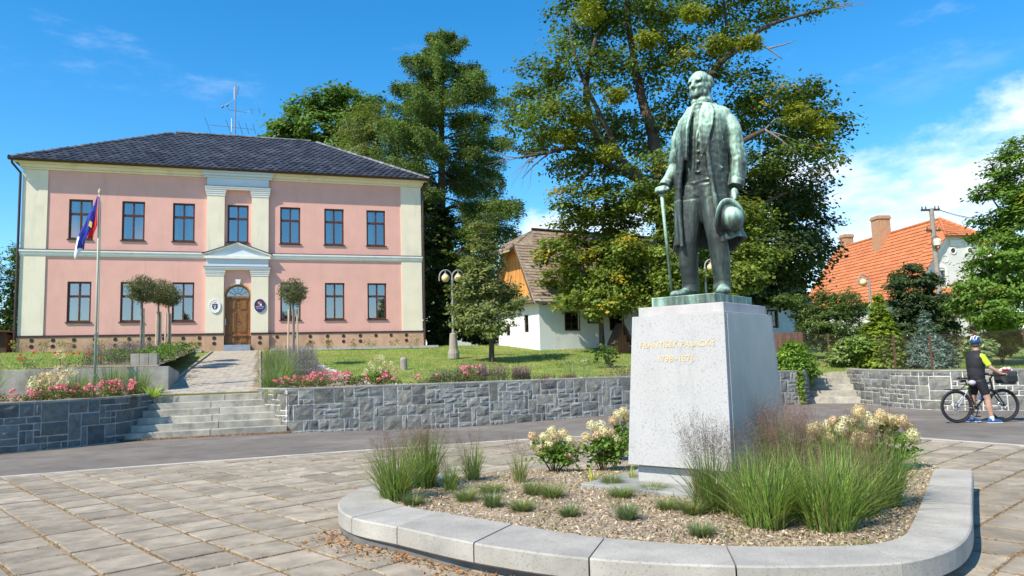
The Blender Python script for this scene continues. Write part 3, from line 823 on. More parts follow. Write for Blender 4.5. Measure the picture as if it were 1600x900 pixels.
def get_co(me):
    a = np.empty(len(me.vertices) * 3, np.float32); me.vertices.foreach_get('co', a); return a.reshape(-1, 3).astype(float)
def get_no(me):
    a = np.empty(len(me.vertices) * 3, np.float32); me.vertices.foreach_get('normal', a); return a.reshape(-1, 3).astype(float)
def set_co(me, a): me.vertices.foreach_set('co', a.astype(np.float32).reshape(-1)); me.update()

def ell(c, rx, ry, z, n=28, rot=0):
    return [(c[0] + rx * math.cos(2 * math.pi * k / n), c[1] + ry * math.sin(2 * math.pi * k / n), z) for k in range(n)]

def statue_mesh():
    m = MB()
    # trunk and waistcoat
    m.loft([ell((.06, 0), .20, .14, 1.10), ell((.06, 0), .215, .155, 1.32), ell((.07, -.01), .205, .16, 1.6), ell((.10, -.015), .235, .17, 1.85), ell((.13, -.01), .26, .16, 2.05), ell((.14, 0), .22, .15, 2.18), ell((.14, 0), .11, .11, 2.30)])
    # legs
    m.tube([(.15, 0, 1.3), (.19, -.02, 1.05), (.25, -.055, .66), (.255, -.02, .4), (.25, .0, .18), (.25, -.01, .07)], [.165, .145, .112, .112, .098, .108], 20)
    m.tube([(-.03, 0, 1.3), (-.05, -.04, 1.05), (-.09, -.10, .66), (-.125, -.06, .4), (-.135, -.01, .18), (-.14, -.02, .07)], [.165, .145, .112, .112, .098, .108], 20)
    m.ball((.06, .0, 1.22), (.2, .16, .14), 20, 12)
    for (h, t_) in (((.235, .06), (.37, -.27)), ((-.125, .07), (-.2, -.34))):
        H = Vector((*h, 0)); T = Vector((*t_, 0))
        rings = []
        d = (T - H).normalized(); sdv = d.cross(Vector((0, 0, 1)))
        for u, w, zc, hh in ((-.04, .02, .05, .02), (.03, .066, .06, .066), (.25, .07, .08, .085), (.5, .075, .062, .066), (.78, .083, .044, .05), (.95, .06, .036, .04), (1.02, .02, .03, .02)):
            rings.append([tuple(H.lerp(T, u) + sdv * (w * math.cos(a)) + Vector((0, 0, max(-.004, zc + hh * math.sin(a))))) for a in [2 * math.pi * k / 20 for k in range(20)]])
        m.loft(rings)
    # long open coat as a thick shell, edges left and right of the opening
    K = 44; rings = []; prof = [(.585, .43, .335, .10, .02, 29, 42), (.75, .40, .315, .095, .015, 31, 41), (1.0, .38, .29, .085, .01, 34, 40), (1.25, .35, .265, .08, .0, 36, 38), (1.45, .33, .25, .085, -.005, 33, 34), (1.65, .32, .24, .095, -.005, 28, 30), (1.90, .335, .235, .12, -.005, 25, 27), (2.06, .34, .22, .135, .0, 22, 24), (2.16, .325, .195, .14, .01, 20, 22), (2.22, .26, .165, .14, .02, 20, 22), (2.28, .15, .13, .14, .03, 20, 20)]
    for z, rx, ry, cx, cy, aL, aR in prof:
        o_, i_ = [], []
        for k in range(K):
            a = R(aR) + (2 * math.pi - R(aR) - R(aL)) * k / (K - 1)
            f = 1 + max(0, 1.15 - z) * (.075 * math.sin(a * 7 + 1.0) + .05 * math.sin(a * 12 + 2 + z * 3))
            dz = -.04 * math.sin(a * 3) * (z < .6) + (.05 if z < .6 and math.sin(a) > .5 else 0)
            sx, sy = math.sin(a), -math.cos(a)
            o_.append((cx + rx * f * sx, cy + ry * f * sy, z + dz)); i_.append((cx + (rx * f - .04) * sx, cy + (ry * f - .04) * sy, z + dz))
        rings.append(o_ + list(reversed(i_)))
    m.loft(rings)
    # rolled front edges
    for side in (0, 1):
        pts = []
        for z, rx, ry, cx, cy, aL, aR in prof:
            a = R(aR) if side == 0 else 2 * math.pi - R(aL)
            f = 1 + max(0, 1.15 - z) * (.075 * math.sin(a * 7 + 1.0) + .05 * math.sin(a * 12 + 2 + z * 3))
            pts.append((cx + rx * f * math.sin(a), cy - ry * f * math.cos(a), z))
        m.tube(pts, [.03] * 7 + [.028] * 4, 10)
    # lapels
    def strip(pts, wid, th, nrm):
        rings = []
        pts = [Vector(p) for p in pts]; nr = Vector(nrm).normalized()
        for i, p in enumerate(pts):
            t_ = (pts[min(i + 1, len(pts) - 1)] - pts[max(i - 1, 0)]).normalized(); s_ = t_.cross(nr).normalized()
            w = wid[i]
            rings.append([tuple(p + s_ * w + nr * -th), tuple(p + s_ * w + nr * th), tuple(p - s_ * w + nr * th), tuple(p - s_ * w + nr * -th)])
        m.loft(rings)
    strip([(.235, -.115, 2.27), (.262, -.185, 2.13), (.262, -.232, 1.97), (.225, -.245, 1.76), (.19, -.24, 1.6)], [.045, .085, .078, .045, .01], .022, (.35, -.9, .2))
    strip([(.04, -.115, 2.27), (.005, -.185, 2.13), (-.012, -.232, 1.97), (.0, -.248, 1.76), (.005, -.24, 1.6)], [.045, .078, .072, .042, .01], .022, (-.35, -.9, .2))
    m.tube([(.27, .0, 2.22), (.24, .08, 2.27), (.14, .12, 2.29), (.04, .08, 2.27), (.01, .0, 2.22)], [.045, .055, .06, .055, .045], 10)   # collar
    # waistcoat edge, buttons, pocket flap
    m.tube([(.17, -.172, 2.05), (.115, -.193, 1.85), (.085, -.178, 1.45)], .010, 8)
    for z in (1.46, 1.58, 1.7, 1.82, 1.94): m.ball((.115 + (z - 1.46) * .06, -.185 + abs(z - 1.75) * .03, z), .015, 8, 6)
    m.tube([(-.10, -.125, 1.36), (.06, -.16, 1.34), (.22, -.12, 1.37)], .012, 8)
    strip([(.30, -.175, 1.50), (.375, -.115, 1.45)], [.028, .028], .02, (.6, -.8, 0))
    for z in (1.5, 1.25): m.ball((-.15, -.18, z), .016, 8, 6)
    # arms
    m.tube([(-.10, .01, 2.115), (-.165, .022, 2.03), (-.20, .03, 1.94), (-.235, .045, 1.82), (-.285, .06, 1.64), (-.315, -.03, 1.5), (-.345, -.13, 1.375)], [.075, .10, .103, .098, .09, .08, .074], 18)
    m.tube([(.375, .01, 2.115), (.43, .02, 2.03), (.455, .03, 1.94), (.48, .05, 1.8), (.515, .07, 1.6), (.515, .03, 1.42), (.50, -.04, 1.25)], [.075, .10, .104, .1, .094, .084, .076], 18)
    m.tube([(-.336, -.10, 1.415), (-.347, -.145, 1.36)], [.084, .080], 18); m.tube([(.508, -.015, 1.31), (.50, -.04, 1.24)], [.088, .084], 18)
    # right hand closed over the cane
    m.ball((-.345, -.19, 1.325), (.058, .075, .04), 14, 10)
    for i in range(4):
        x = -.395 + i * .03
        m.tube([(x, -.215, 1.34), (x, -.27 + abs(i - 1.5) * .008, 1.335), (x, -.288 + abs(i - 1.5) * .008, 1.295), (x + .004, -.262, 1.265)], [.02, .019, .018, .015], 8)
    m.tube([(-.29, -.17, 1.325), (-.268, -.22, 1.31), (-.283, -.262, 1.29)], [.024, .021, .017], 8)
    # left hand holding the hat by its brim
    m.ball((.488, -.07, 1.155), (.04, .052, .07), 14, 10)
    for i in range(4):
        y = -.12 + i * .03
        m.tube([(.49, y, 1.14), (.475, y - .01, 1.06), (.448, y - .012, 1.025), (.432, y - .01, 1.05)], [.021, .02, .017, .014], 8)
    m.tube([(.50, -.11, 1.15), (.515, -.14, 1.09), (.50, -.15, 1.04)], [.023, .02, .016], 8)
    # neck, cravat
    m.tube([(.14, .0, 2.2), (.135, -.01, 2.34), (.125, -.03, 2.45)], [.125, .112, .105], 18)
    m.ball((.135, -.06, 2.29), (.115, .085, .06), 16, 10); m.ball((.13, -.095, 2.245), (.06, .05, .045), 12, 8)
    m.tube([(.03, -.05, 2.33), (.08, -.115, 2.325), (.18, -.115, 2.325), (.24, -.04, 2.335)], .028, 8)
    # head, turned a little to its right
    rz = Matrix.Rotation(R(-4), 3, 'Z'); hc = Vector((.125, -.035, 2.54)); HS = .93
    def H_(x, y, z): return tuple(hc + rz @ (Vector((x, y, z)) * HS))
    def hb(x, y, z, r): m.ball(H_(x, y, z), tuple(v * HS for v in r), 18, 12, rz)
    hb(0, .015, .035, (.128, .158, .145)); hb(0, -.055, -.05, (.108, .105, .125)); hb(0, -.075, -.13, (.078, .08, .062)); hb(0, -.128, -.155, (.045, .038, .035))
    hb(0, -.115, .04, (.092, .05, .05))
    hb(-.05, -.138, .015, (.045, .028, .02)); hb(.05, -.138, .015, (.045, .028, .02))
    m.tube([H_(0, -.15, .01), H_(0, -.176, -.03), H_(0, -.195, -.065), H_(0, -.165, -.078)], [.016, .02, .024, .018], 10)
    hb(-.022, -.165, -.07, (.016, .018, .014)); hb(.022, -.165, -.07, (.016, .018, .014))
    hb(-.062, -.11, -.05, (.035, .035, .03)); hb(.062, -.11, -.05, (.035, .035, .03))
    m.tube([H_(-.04, -.148, -.115), H_(0, -.16, -.11), H_(.04, -.148, -.115)], .012, 8); m.tube([H_(-.034, -.148, -.133), H_(0, -.158, -.135), H_(.034, -.148, -.133)], .012, 8)
    for s in (-1, 1):
        hb(s * .127, .012, -.03, (.018, .034, .048)); hb(s * .110, -.03, -.06, (.020, .03, .07)); hb(s * .096, -.05, -.125, (.022, .032, .04)); hb(s * .112, .055, .03, (.04, .08, .075))
        hb(s * .048, -.136, -.008, (.02, .014, .013))
    hb(0, .09, -.02, (.115, .075, .1))
    me = remesh(m, .0115, 2, .45)
    co, no = get_co(me), get_no(me)
    d = np.zeros(len(co))
    for i, p in enumerate(co):
        v = Vector(p)
        if p[2] < 1.15:   # trouser and skirt folds
            d[i] = .010 * noise.noise(Vector((p[0] * 9, p[1] * 9, p[2] * 2.2))) + .009 * max(0.0, 1 - p[2] / .55) * noise.noise(Vector((p[0] * 6, p[1] * 6, p[2] * 13)))
        elif p[2] < 2.3:
            arm = abs(p[0] - .1) > .31
            d[i] = (.014 if arm else .007) * noise.noise(Vector((p[0] * 6 + p[2] * 3, p[1] * 6, p[2] * (6 if arm else 3.2)))) + .004 * noise.noise(v * 22)
        else: d[i] = .0025 * noise.noise(v * 30)
    for (x, y, z), r, amt in (((-.05, -.15, -.018), .026, .012), ((.05, -.15, -.018), .026, .012), ((0, -.17, -.124), .018, .004), ((-.075, -.13, -.09), .03, .006), ((.075, -.13, -.09), .03, .006)):
        c_ = np.array(H_(x, y, z)); w = np.exp(-((co - c_) ** 2).sum(1) / r ** 2); d -= amt * w
    set_co(me, co + no * d[:, None]); return me

stt = thing('bronze_statue', 'green patinated bronze statue of a standing man in a long coat with cane and hat', 'statue', (PC.x, PC.y, 2.17), PYAW)
MB().box(-.388, .388, -.517, .517, 0, .108).build('bronze_base', BRONZE, stt, bevel=.006)
sb = obj('figure', statue_mesh(), BRONZE, stt); sb.location = (0, 0, .105)
MB().tube([(-.347, -.222, 1.30), (-.335, -.228, 1.1), (-.245, -.275, 0.0)], [.024, .021, .015], 10).build('cane', BRONZE, stt, smooth=True, loc=(0, 0, .105))
# hat held with the crown turned outwards
ax = Vector((.80, -.50, -.22)).normalized(); q_ = ax.to_track_quat('Z', 'Y').to_matrix()
h = MB(); bc_ = Vector((.455, -.20, .855))
prof = [(.222, -.012), (.23, .0), (.22, .012), (.17, .006), (.132, .012), (.136, .045), (.132, .095), (.115, .14), (.077, .172), (.03, .184), (.003, .186)]
vs = []; n_ = 28
for r_, z in prof:
    for k in range(n_):
        w = 2 * math.pi * k / n_
        lift = .03 * math.cos(2 * w) * (1 if r_ > .15 else 0)
        vs.append(tuple(bc_ + q_ @ Vector((r_ * math.cos(w) * .86, r_ * math.sin(w), z + lift))))
fs = [(i * n_ + k, i * n_ + (k + 1) % n_, (i + 1) * n_ + (k + 1) % n_, (i + 1) * n_ + k) for i in range(len(prof) - 1) for k in range(n_)] + [tuple(reversed(range(n_)))]
h.add(vs, fs).build('hat', BRONZE, stt, smooth=True, loc=(0, 0, .105))
# ------------------------------------------------------------------ the pink town hall
PINK = pm('pink_plaster', (0.78, 0.435, 0.365), 0.92, 0.05, 1.3, 0.003, 55, spec=.15, col2=(0.74, 0.41, 0.345), c2s=0.7, stain=((0.56, 0.32, 0.27), .45, 2.2, .22, .54))
CREAM = pm('cream_plaster', (0.84, 0.75, 0.58), 0.92, 0.04, 1.5, 0.002, 55, spec=.15, col2=(0.77, 0.70, 0.53), c2s=0.8, stain=((0.60, 0.53, 0.40), .5, 2.6, .2, .53))
WHITE = pm('white_moulding', (0.82, 0.80, 0.75), 0.85, 0.05, 2.0, 0, stain=((0.55, 0.54, 0.5), .5, 3, .5, .54))
BLUEW = pm('frieze_white', (0.66, 0.72, 0.77), 0.9, 0.04, 2.0, 0)
PLIN = pm('plinth_plaster', (0.56, 0.36, 0.24), 0.92, 0.08, 2.5, 0.003, 45, spec=.15, col2=(0.44, 0.275, 0.18), c2s=1.1, stain=((0.27, 0.18, 0.13), .5, 2.2, .6, .52))
DBRN = pm('dark_brown_metal', (0.055, 0.03, 0.022), 0.45, 0.15, 6)
FRAME = pm('window_wood', (0.085, 0.030, 0.018), 0.45, 0.2, 12)
DOORW = pm('door_oak', (0.26, 0.115, 0.035), 0.5, 0.3, 7, 0.002, 30, col2=(0.17, 0.07, 0.02), c2s=3, stretch=(6, 6, 1))
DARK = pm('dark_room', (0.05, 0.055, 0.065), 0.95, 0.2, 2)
CURT = pm('curtain', (0.36, 0.37, 0.38), 0.9, 0.08, 9)
BSTEP = pm('blue_stone', (0.27, 0.31, 0.36), 0.7, 0.15, 5)
TILE = pm('glazed_tile', (0.030, 0.032, 0.042), 0.55, 0.5, 2.4, 0, spec=0.28, col2=(0.06, 0.066, 0.082), c2s=1.6, rnd=0.45)
RIDGE = pm('ridge_tile_glaze', (0.16, 0.165, 0.175), 0.4, 0.3, 5, 0, rnd=0.4)
def glassm(name, tintc=(0.75, 0.8, 0.83), refl=0.5):
    m, t, p = _mat(name); n = t.nodes.new; L = t.links.new
    g = n('ShaderNodeBsdfGlossy'); g.inputs['Roughness'].default_value = 0.02; g.inputs[0].default_value = (.95, .97, 1, 1)
    tr = n('ShaderNodeBsdfTransparent'); tr.inputs[0].default_value = (*tintc, 1)
    fr = n('ShaderNodeFresnel'); fr.inputs[0].default_value = 1.6
    ad = n('ShaderNodeMath'); ad.operation = 'ADD'; ad.use_clamp = True; ad.inputs[1].default_value = refl - .1; L(fr.outputs[0], ad.inputs[0])
    mx = n('ShaderNodeMixShader'); L(ad.outputs[0], mx.inputs[0]); L(tr.outputs[0], mx.inputs[1]); L(g.outputs[0], mx.inputs[2])
    L(mx.outputs[0], t.nodes['Material Output'].inputs[0]); return m
GLASS = glassm('window_glass', (0.62, 0.68, 0.72), 0.34)

ZB = 2.40
th = thing('town_hall', 'two-storey pink town hall with cream corners, dark hipped tile roof and arched oak door', 'building', tuple(W_(0, 0, ZB)), YB)
XL, XR, DEP = -8.8, 8.67, 10.0
UP = [(-6.55, 5.06), (-4.45, 5.06), (-2.36, 5.06), (-.02, 5.07), (2.33, 5.06), (4.38, 5.06), (6.41, 5.06)]
LO = [(-6.52, 1.40), (-4.44, 1.40), (-2.34, 1.40), (2.35, 1.42), (4.4, 1.42), (6.43, 1.42)]
WW, WH = .93, 1.78
ops = [(x - WW / 2, x + WW / 2, z, z + WH) for x, z in UP + LO] + [(-.56, .56, .26, 2.53)]
def pierced(x0, x1, z0, z1, ops, y0=0.0, rev=.14):
    m = MB(); xs = sorted({x0, x1, *[v for o in ops for v in o[:2]]}); zs = sorted({z0, z1, *[v for o in ops for v in o[2:]]})
    idx = {}
    def V(x, y, z):
        k = (round(x, 4), round(y, 4), round(z, 4))
        if k not in idx: idx[k] = len(m.v); m.v.append((x, y, z))
        return idx[k]
    for a, b in zip(xs, xs[1:]):
        for c, d in zip(zs, zs[1:]):
            cx, cz = (a + b) / 2, (c + d) / 2
            if any(o[0] < cx < o[1] and o[2] < cz < o[3] for o in ops): continue
            m.f.append((V(a, y0, c), V(b, y0, c), V(b, y0, d), V(a, y0, d)))
    for o in ops:
        a, b, c, d = o
        for (p, q) in (((a, c), (b, c)), ((b, c), (b, d)), ((b, d), (a, d)), ((a, d), (a, c))):
            m.add([(p[0], y0, p[1]), (q[0], y0, q[1]), (q[0], y0 + rev, q[1]), (p[0], y0 + rev, p[1])], [(0, 1, 2, 3)])
    return m
# front wall with an arched door head left open
w_ = pierced(XL + .03, XR - .03, .70, 8.45, ops[:-1] + [(-.56, .56, .70, 3.09)])
arc = [(.56 * math.cos(a), 2.53 + .56 * math.sin(a)) for a in [math.pi * k / 16 for k in range(17)]]
for k in range(16):      # spandrels of the arch
    (xa, za), (xb, zb_) = arc[k], arc[k + 1]
    w_.add([(xa, 0, za), (xa, 0, 3.09), (xb, 0, 3.09), (xb, 0, zb_)], [(0, 1, 2, 3)])
    w_.add([(xa, 0, za), (xb, 0, zb_), (xb, .16, zb_), (xa, .16, za)], [(0, 1, 2, 3)])
w_.build('front_wall', PINK, th)
sw = MB(); sw.box(XL + .03, XL + .33, .3, DEP, .7, 8.45); sw.box(XR - .33, XR - .03, .3, DEP, .7, 8.45); sw.box(XL + .34, XR - .34, DEP - .3, DEP - .002, .7, 8.44)
sw.build('rear_walls', PINK, th)
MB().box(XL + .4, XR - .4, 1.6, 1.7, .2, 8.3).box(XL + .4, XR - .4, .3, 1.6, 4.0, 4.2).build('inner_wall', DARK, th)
for a, b in ((XL - .03, -.585), (.585, XR + .03)):
    MB().box(a, b, -.06, .3, -.35, .75).build('plinth', PLIN, th)
    MB().box(a - .002, b, -.085, .0, .752, .835).build('plinth_cap', DBRN, th)
for a, b in ((-1.42, -.585), (.585, 1.38)):
    MB().box(a, b, -.20, -.063, -.35, .748).build('plinth_pier', PLIN, th)
    MB().box(a - .005, b + .005, -.225, -.088, .75, .835).build('plinth_cap', DBRN, th)
MB().box(XL - .03, XL + .0, .3, DEP, -.35, .75).box(XR, XR + .03, .3, DEP, -.35, .75).build('side_plinth', PLIN, th)
for a, b in ((XL, -7.84), (7.65, XR)):
    for z0, z1 in ((.836, 4.28), (4.56, 8.08)):
        MB().box(a, b, -.045, .35, z0, z1).build('corner_strip', CREAM, th)
# mouldings
def mould(name, x0, x1, steps, mat, parent=th):
    m = MB()
    for z0, z1, p in steps: m.box(x0 - p * .5, x1 + p * .5, -p, .02, z0, z1)
    return m.build(name, mat, parent)
mould('string_course', XL, -1.42, [(4.285, 4.36, .05), (4.361, 4.47, .09), (4.471, 4.55, .13)], WHITE)
mould('string_course', 1.40, XR, [(4.285, 4.36, .05), (4.361, 4.47, .09), (4.471, 4.55, .13)], WHITE)
MB().box(XL - .07, -1.45, -.14, .0, 4.552, 4.575).build('lead_cover', DBRN, th); MB().box(1.45, XR + .07, -.14, .0, 4.552, 4.575).build('lead_cover', DBRN, th)
mould('cornice', XL - .02, XR + .02, [(8.09, 8.17, .07), (8.171, 8.30, .16), (8.301, 8.40, .26)], CREAM)
mould('cornice_centre', -1.42, 1.38, [(8.07, 8.17, .21), (8.172, 8.285, .30), (8.29, 8.395, .37)], BLUEW)
for a, b in ((-1.38, -.61), (.58, 1.34)):
    for z0, z1, cap in ((.836, 3.49, (3.49, 3.58, 3.66, 3.76)), (4.45, 7.24, (7.24, 7.34, 7.43, 7.53))):
        MB().box(a, b, -.15, .02, z0, z1).build('pilaster', CREAM, th)
        m = MB()
        for i in range(3): m.box(a - .02 - .022 * i, b + .02 + .022 * i, -.172 - .022 * i, .0, cap[i] + .001, cap[i + 1] - .006)
        m.build('capital', WHITE, th)
for z0, z1, z2 in ((3.76, 3.87, 4.27), (7.53, 7.65, 8.07)):
    m = MB(); m.box(-1.45, 1.41, -.245, .0, z0 + .002, z1 - .03); m.box(-1.48, 1.44, -.275, .0, z1 - .028, z1 + .02); m.build('architrave', WHITE, th)
    MB().box(-1.495, 1.455, -.29, -.0, z1 + .022, z1 + .035).build('lead_cover', DBRN, th)
    MB().box(-1.38, 1.34, -.16, .0, z1 + .036, z2).build('frieze', BLUEW, th)
# pediment
MB().box(-1.46, 1.42, -.26, .0, 4.272, 4.40).build('pediment_base', WHITE, th)
MB().extr_y([(-1.40, 4.402), (1.36, 4.402), (-.02, 4.93)], -.165, -.0).build('tympanum', BLUEW, th)
for sx in (-1, 1):
    e0, e1 = (-.02 + sx * 1.46, 4.402), (-.02, 4.97)
    m = MB()
    for (o0, o1, p) in ((.0, .06, .22), (.061, .13, .28)):
        poly = [(e0[0], e0[1] + o0 * .6), (e1[0], e1[1] - .06 + o0), (e1[0], e1[1] - .06 + o1), (e0[0] + sx * .06, e0[1] + o1 * .55)]
        if sx > 0: poly = list(reversed(poly))
        m.extr_y(poly, -p, .0)
    m.build('raking_moulding', WHITE, th)
    poly = [(e0[0] + sx * .07, e0[1] + .075), (e1[0], e1[1] + .072), (e1[0], e1[1] + .10), (e0[0] + sx * .09, e0[1] + .10)]
    if sx > 0: poly = list(reversed(poly))
    MB().extr_y(poly, -.30, .0).build('lead_cover', DBRN, th)
# windows
def window(parent, x, z, w, h, y=.09, fr=.075, tr=.36, mat=FRAME, glass=None, sill=True, curtain=True, cols=2):
    m = MB(); d = .06; x0, x1, z0, z1 = x - w / 2 + .003, x + w / 2 - .003, z + .003, z + h - .003
    zt = z1 - (h * tr)
    m.box(x0, x0 + fr, y, y + d, z0, z1); m.box(x1 - fr, x1, y, y + d, z0, z1); m.box(x0 + fr + .001, x1 - fr - .001, y, y + d, z0, z0 + fr); m.box(x0 + fr + .001, x1 - fr - .001, y, y + d, z1 - fr, z1)
    m.box(x0 + fr + .001, x1 - fr - .001, y - .012, y + d, zt - .05, zt + .05)
    m.box(x - .035, x + .035, y - .006, y + d, z0 + fr + .001, zt - .051); m.box(x - .035, x + .035, y - .006, y + d, zt + .051, z1 - fr - .001)
    f = m.build('window', mat, parent)
    for a, b in ((x0 + fr, x - .036), (x + .036, x1 - fr)):
        for c, e in ((z0 + fr, zt - .051), (zt + .051, z1 - fr)):
            tl = random.uniform(-.012, .012)
            MB().add([(a, y + .03 - tl, c), (b, y + .03 + tl, c), (b, y + .03 + tl, e), (a, y + .03 - tl, e)], [(0, 1, 2, 3)]).build('pane', glass or GLASS, f)
    if sill: MB().box(x0 - .05, x1 + .05, -.055, y + .01, z0 - .05, z0 - .004).build('sill', DBRN, f)
    if curtain:
        for sx in (-1, 1):
            wv = random.choice([.0, .08, .14, .22, .36]) * w / .93
            if wv == 0: continue
            xa = x0 + fr if sx < 0 else x1 - fr - wv
            ring = [[(xa + wv * k / 12, y + .14 + .018 * math.sin(k * 2.1), zz_) for k in range(13)] for zz_ in (z0 + .05, z1 - .05)]
            MB().loft(ring, cap=False, close=False).build('curtain', CURT, f)
    return f
for i, (x, z) in enumerate(UP + LO): window(th, x, z, WW, WH, curtain=(i not in (12,)))
# door
dr = MB()
for k in range(16):
    (xa, za), (xb, zb_) = arc[k], arc[k + 1]; i0 = (xa * .86, 2.53 + (za - 2.53) * .86); i1 = (xb * .86, 2.53 + (zb_ - 2.53) * .86)
    dr.hexa([(xa, .06, za), (xb, .06, zb_), (i1[0], .06, i1[1]), (i0[0], .06, i0[1]), (xa, .14, za), (xb, .14, zb_), (i1[0], .14, i1[1]), (i0[0], .14, i0[1])])
dr.box(-.56, -.50, .05, .14, .27, 2.53).box(.50, .56, .05, .14, .27, 2.53).box(-.499, .499, .03, .14, 2.44, 2.54)
door = dr.build('door', DOORW, th)
for sx in (-1, 1):
    xa, xb = (-.498, -.004) if sx < 0 else (.004, .498)
    lf = MB(); lf.box(xa, xb, .085, .13, .28, 2.438)
    for z0, z1 in ((.36, .78), (.86, 1.82), (1.92, 2.36)):   # raised panels with frames
        lf.box(xa + .09, xb - .09, .06, .084, z0, z1); lf.box(xa + .14, xb - .14, .045, .0595, z0 + .05, z1 - .05)
    lf.build('door_leaf', DOORW, door)
m = MB()
for z in np.arange(.42, 2.4, .16): m.ball((-.045, .075, z), .014, 6, 4); m.ball((.045, .075, z), .014, 6, 4)
m.build('studs', DBRN, door)['kind'] = 'stuff'
MB().tube([(.05, .085, 1.38), (.05, .02, 1.38), (.12, .02, 1.37)], .014, 6).build('handle', pm('iron', (.03, .03, .03), .4, met=.8), door)
m = MB()
for a in (30, 60, 90, 120, 150):
    ca, sa = math.cos(R(a)), math.sin(R(a)); m.tube([(.14 * ca, .10, 2.55 + .14 * sa), (.48 * ca, .10, 2.55 + .45 * sa)], .012, 4)
m.tube([(.14 * math.cos(R(a)), .10, 2.55 + .14 * math.sin(R(a))) for a in range(0, 181, 20)], .012, 4)
m.build('fanlight_bars', FRAME, door)
MB().add([(x * .86, .115, 2.53 + (z - 2.53) * .86) for x, z in arc], [tuple(reversed(range(17)))]).build('fanlight_pane', GLASS, door)
m = MB()   # plaster archivolt and keystone
for k in range(16):
    (xa, za), (xb, zb_) = arc[k], arc[k + 1]; s1 = 1.10
    m.hexa([(xa * 1.002, -.012, za), (xb * 1.002, -.012, zb_), (xb * s1, -.012, 2.53 + (zb_ - 2.53) * s1), (xa * s1, -.012, 2.53 + (za - 2.53) * s1), (xa * 1.002, .05, za), (xb * 1.002, .05, zb_), (xb * s1, .05, 2.53 + (zb_ - 2.53) * s1), (xa * s1, .05, 2.53 + (za - 2.53) * s1)])
m.build('archivolt', pm('ochre_plaster', (.42, .30, .13), .9), th)
MB().extr_y([(-.075, 3.10), (.075, 3.10), (.125, 3.33), (-.125, 3.33)], -.07, .01).build('keystone', WHITE, th)
for k in range(2): MB().box(-.57 + .0, .57, -.75 + .33 * k, .05, -.2 + .12 * k, .02 + .13 * (k + 1)).build('door_step', BSTEP, th, bevel=.008)
MB().box(-.545, -.505, -.165 + .1, .03, 1.2, 1.5).build('letter_box', pm('steel', (.5, .5, .5), .4, met=.6), th)
# round vents along the plinth
vm = MB().lathe([(.085, 0), (.085, .012), (.062, .012), (.058, .002)], 14).mesh('vent'); vm.materials.append(DBRN)
for x in [-8.25, -7.45, -6.65, -5.85, -5.05, -4.5, -3.7, -3.1, -2.3, -1.62] + [1.75, 2.5, 3.25, 4.05, 4.8, 5.6, 6.35, 7.1, 7.85]:
    for z in (.62, .36):
        if z < .5 and x > 1 and (int(x * 10) % 2): continue
        o = obj('vent', vm, None, th); o.location = (x, -.06, z); o.rotation_euler = (R(90), 0, 0)
for x in (-.99, .98):
    for z in (.60, .36): o = obj('vent', vm, None, th); o.location = (x, -.2, z); o.rotation_euler = (R(90), 0, 0)
# oval signs
def oval(name, label, x, z, mat, rim):
    s = MB(); n = 28
    s.extr_y([(.235 * math.cos(2 * math.pi * k / n), .30 * math.sin(2 * math.pi * k / n)) for k in range(n)], -.03, .0)
    p = W_(x, -.155, ZB + z)
    o = s.build(name, mat, None); o.location = p; o.rotation_euler = (0, 0, YB); tag(o, label, 'sign', kind='thing')
    ring = [((.235 * math.cos(2 * math.pi * k / n)), -.032, .30 * math.sin(2 * math.pi * k / n)) for k in range(n + 1)]
    MB().tube(ring, .012, 6, cap=False).build('rim', rim, o)
    return o
SIGNW = pm('enamel_white', (.8, .8, .8), .35, .02); NAVY = pm('enamel_navy', (.035, .03, .15), .3, .05); SRED = pm('enamel_red', (.55, .03, .03), .4); SBLK = pm('enamel_black', (.03, .035, .07), .35)
o1 = oval('oval_sign', 'white oval enamel sign with a dark shield left of the oak door', -.98, 2.07, SIGNW, SIGNW)
MB().extr_y([(-.115, .10), (-.115, -.06), (-.07, -.13), (0, -.155), (.07, -.13), (.115, -.06), (.115, .10)][::-1], -.036, -.031).build('shield', SBLK, o1)
m = MB()
for i in range(4): m.box(-.11 + .057 * i, -.072 + .057 * i, -.039, -.0362, .07, .115)
m.build('red_band', SRED, o1)
m = MB(); m.box(-.03, .03, -.039, -.0362, -.10, -.03); m.box(-.05, -.02, -.039, -.0362, -.01, .045); m.box(.01, .05, -.039, -.0362, -.015, .03); m.build('charge', SIGNW, o1)
def sign_text(txt, sz, mat, par, z):
    o = obj('lettering', text_mesh(txt, sz, .002), mat, par); o.location = (0, -.034, z); o.rotation_euler = (R(90), 0, 0)
sign_text('OBEC', .045, SRED, o1, .165)
o2 = oval('oval_sign', 'navy blue oval enamel sign with a coat of arms right of the oak door', .97, 2.09, NAVY, NAVY)
for i in range(2):
    for j in range(2): MB().box(-.085 + .087 * i, -.002 + .087 * i, -.036, -.031, .0 + .09 * j, .085 + .09 * j).build('shield_quarter', [SRED, pm('enamel_gold', (.6, .45, .1), .4), SIGNW, SRED][i * 2 + j], o2)
sign_text('OBECN\u00cd \u00da\u0158AD', .058, SIGNW, o2, -.055); sign_text('HODSLAVICE', .05, SIGNW, o2, -.135)

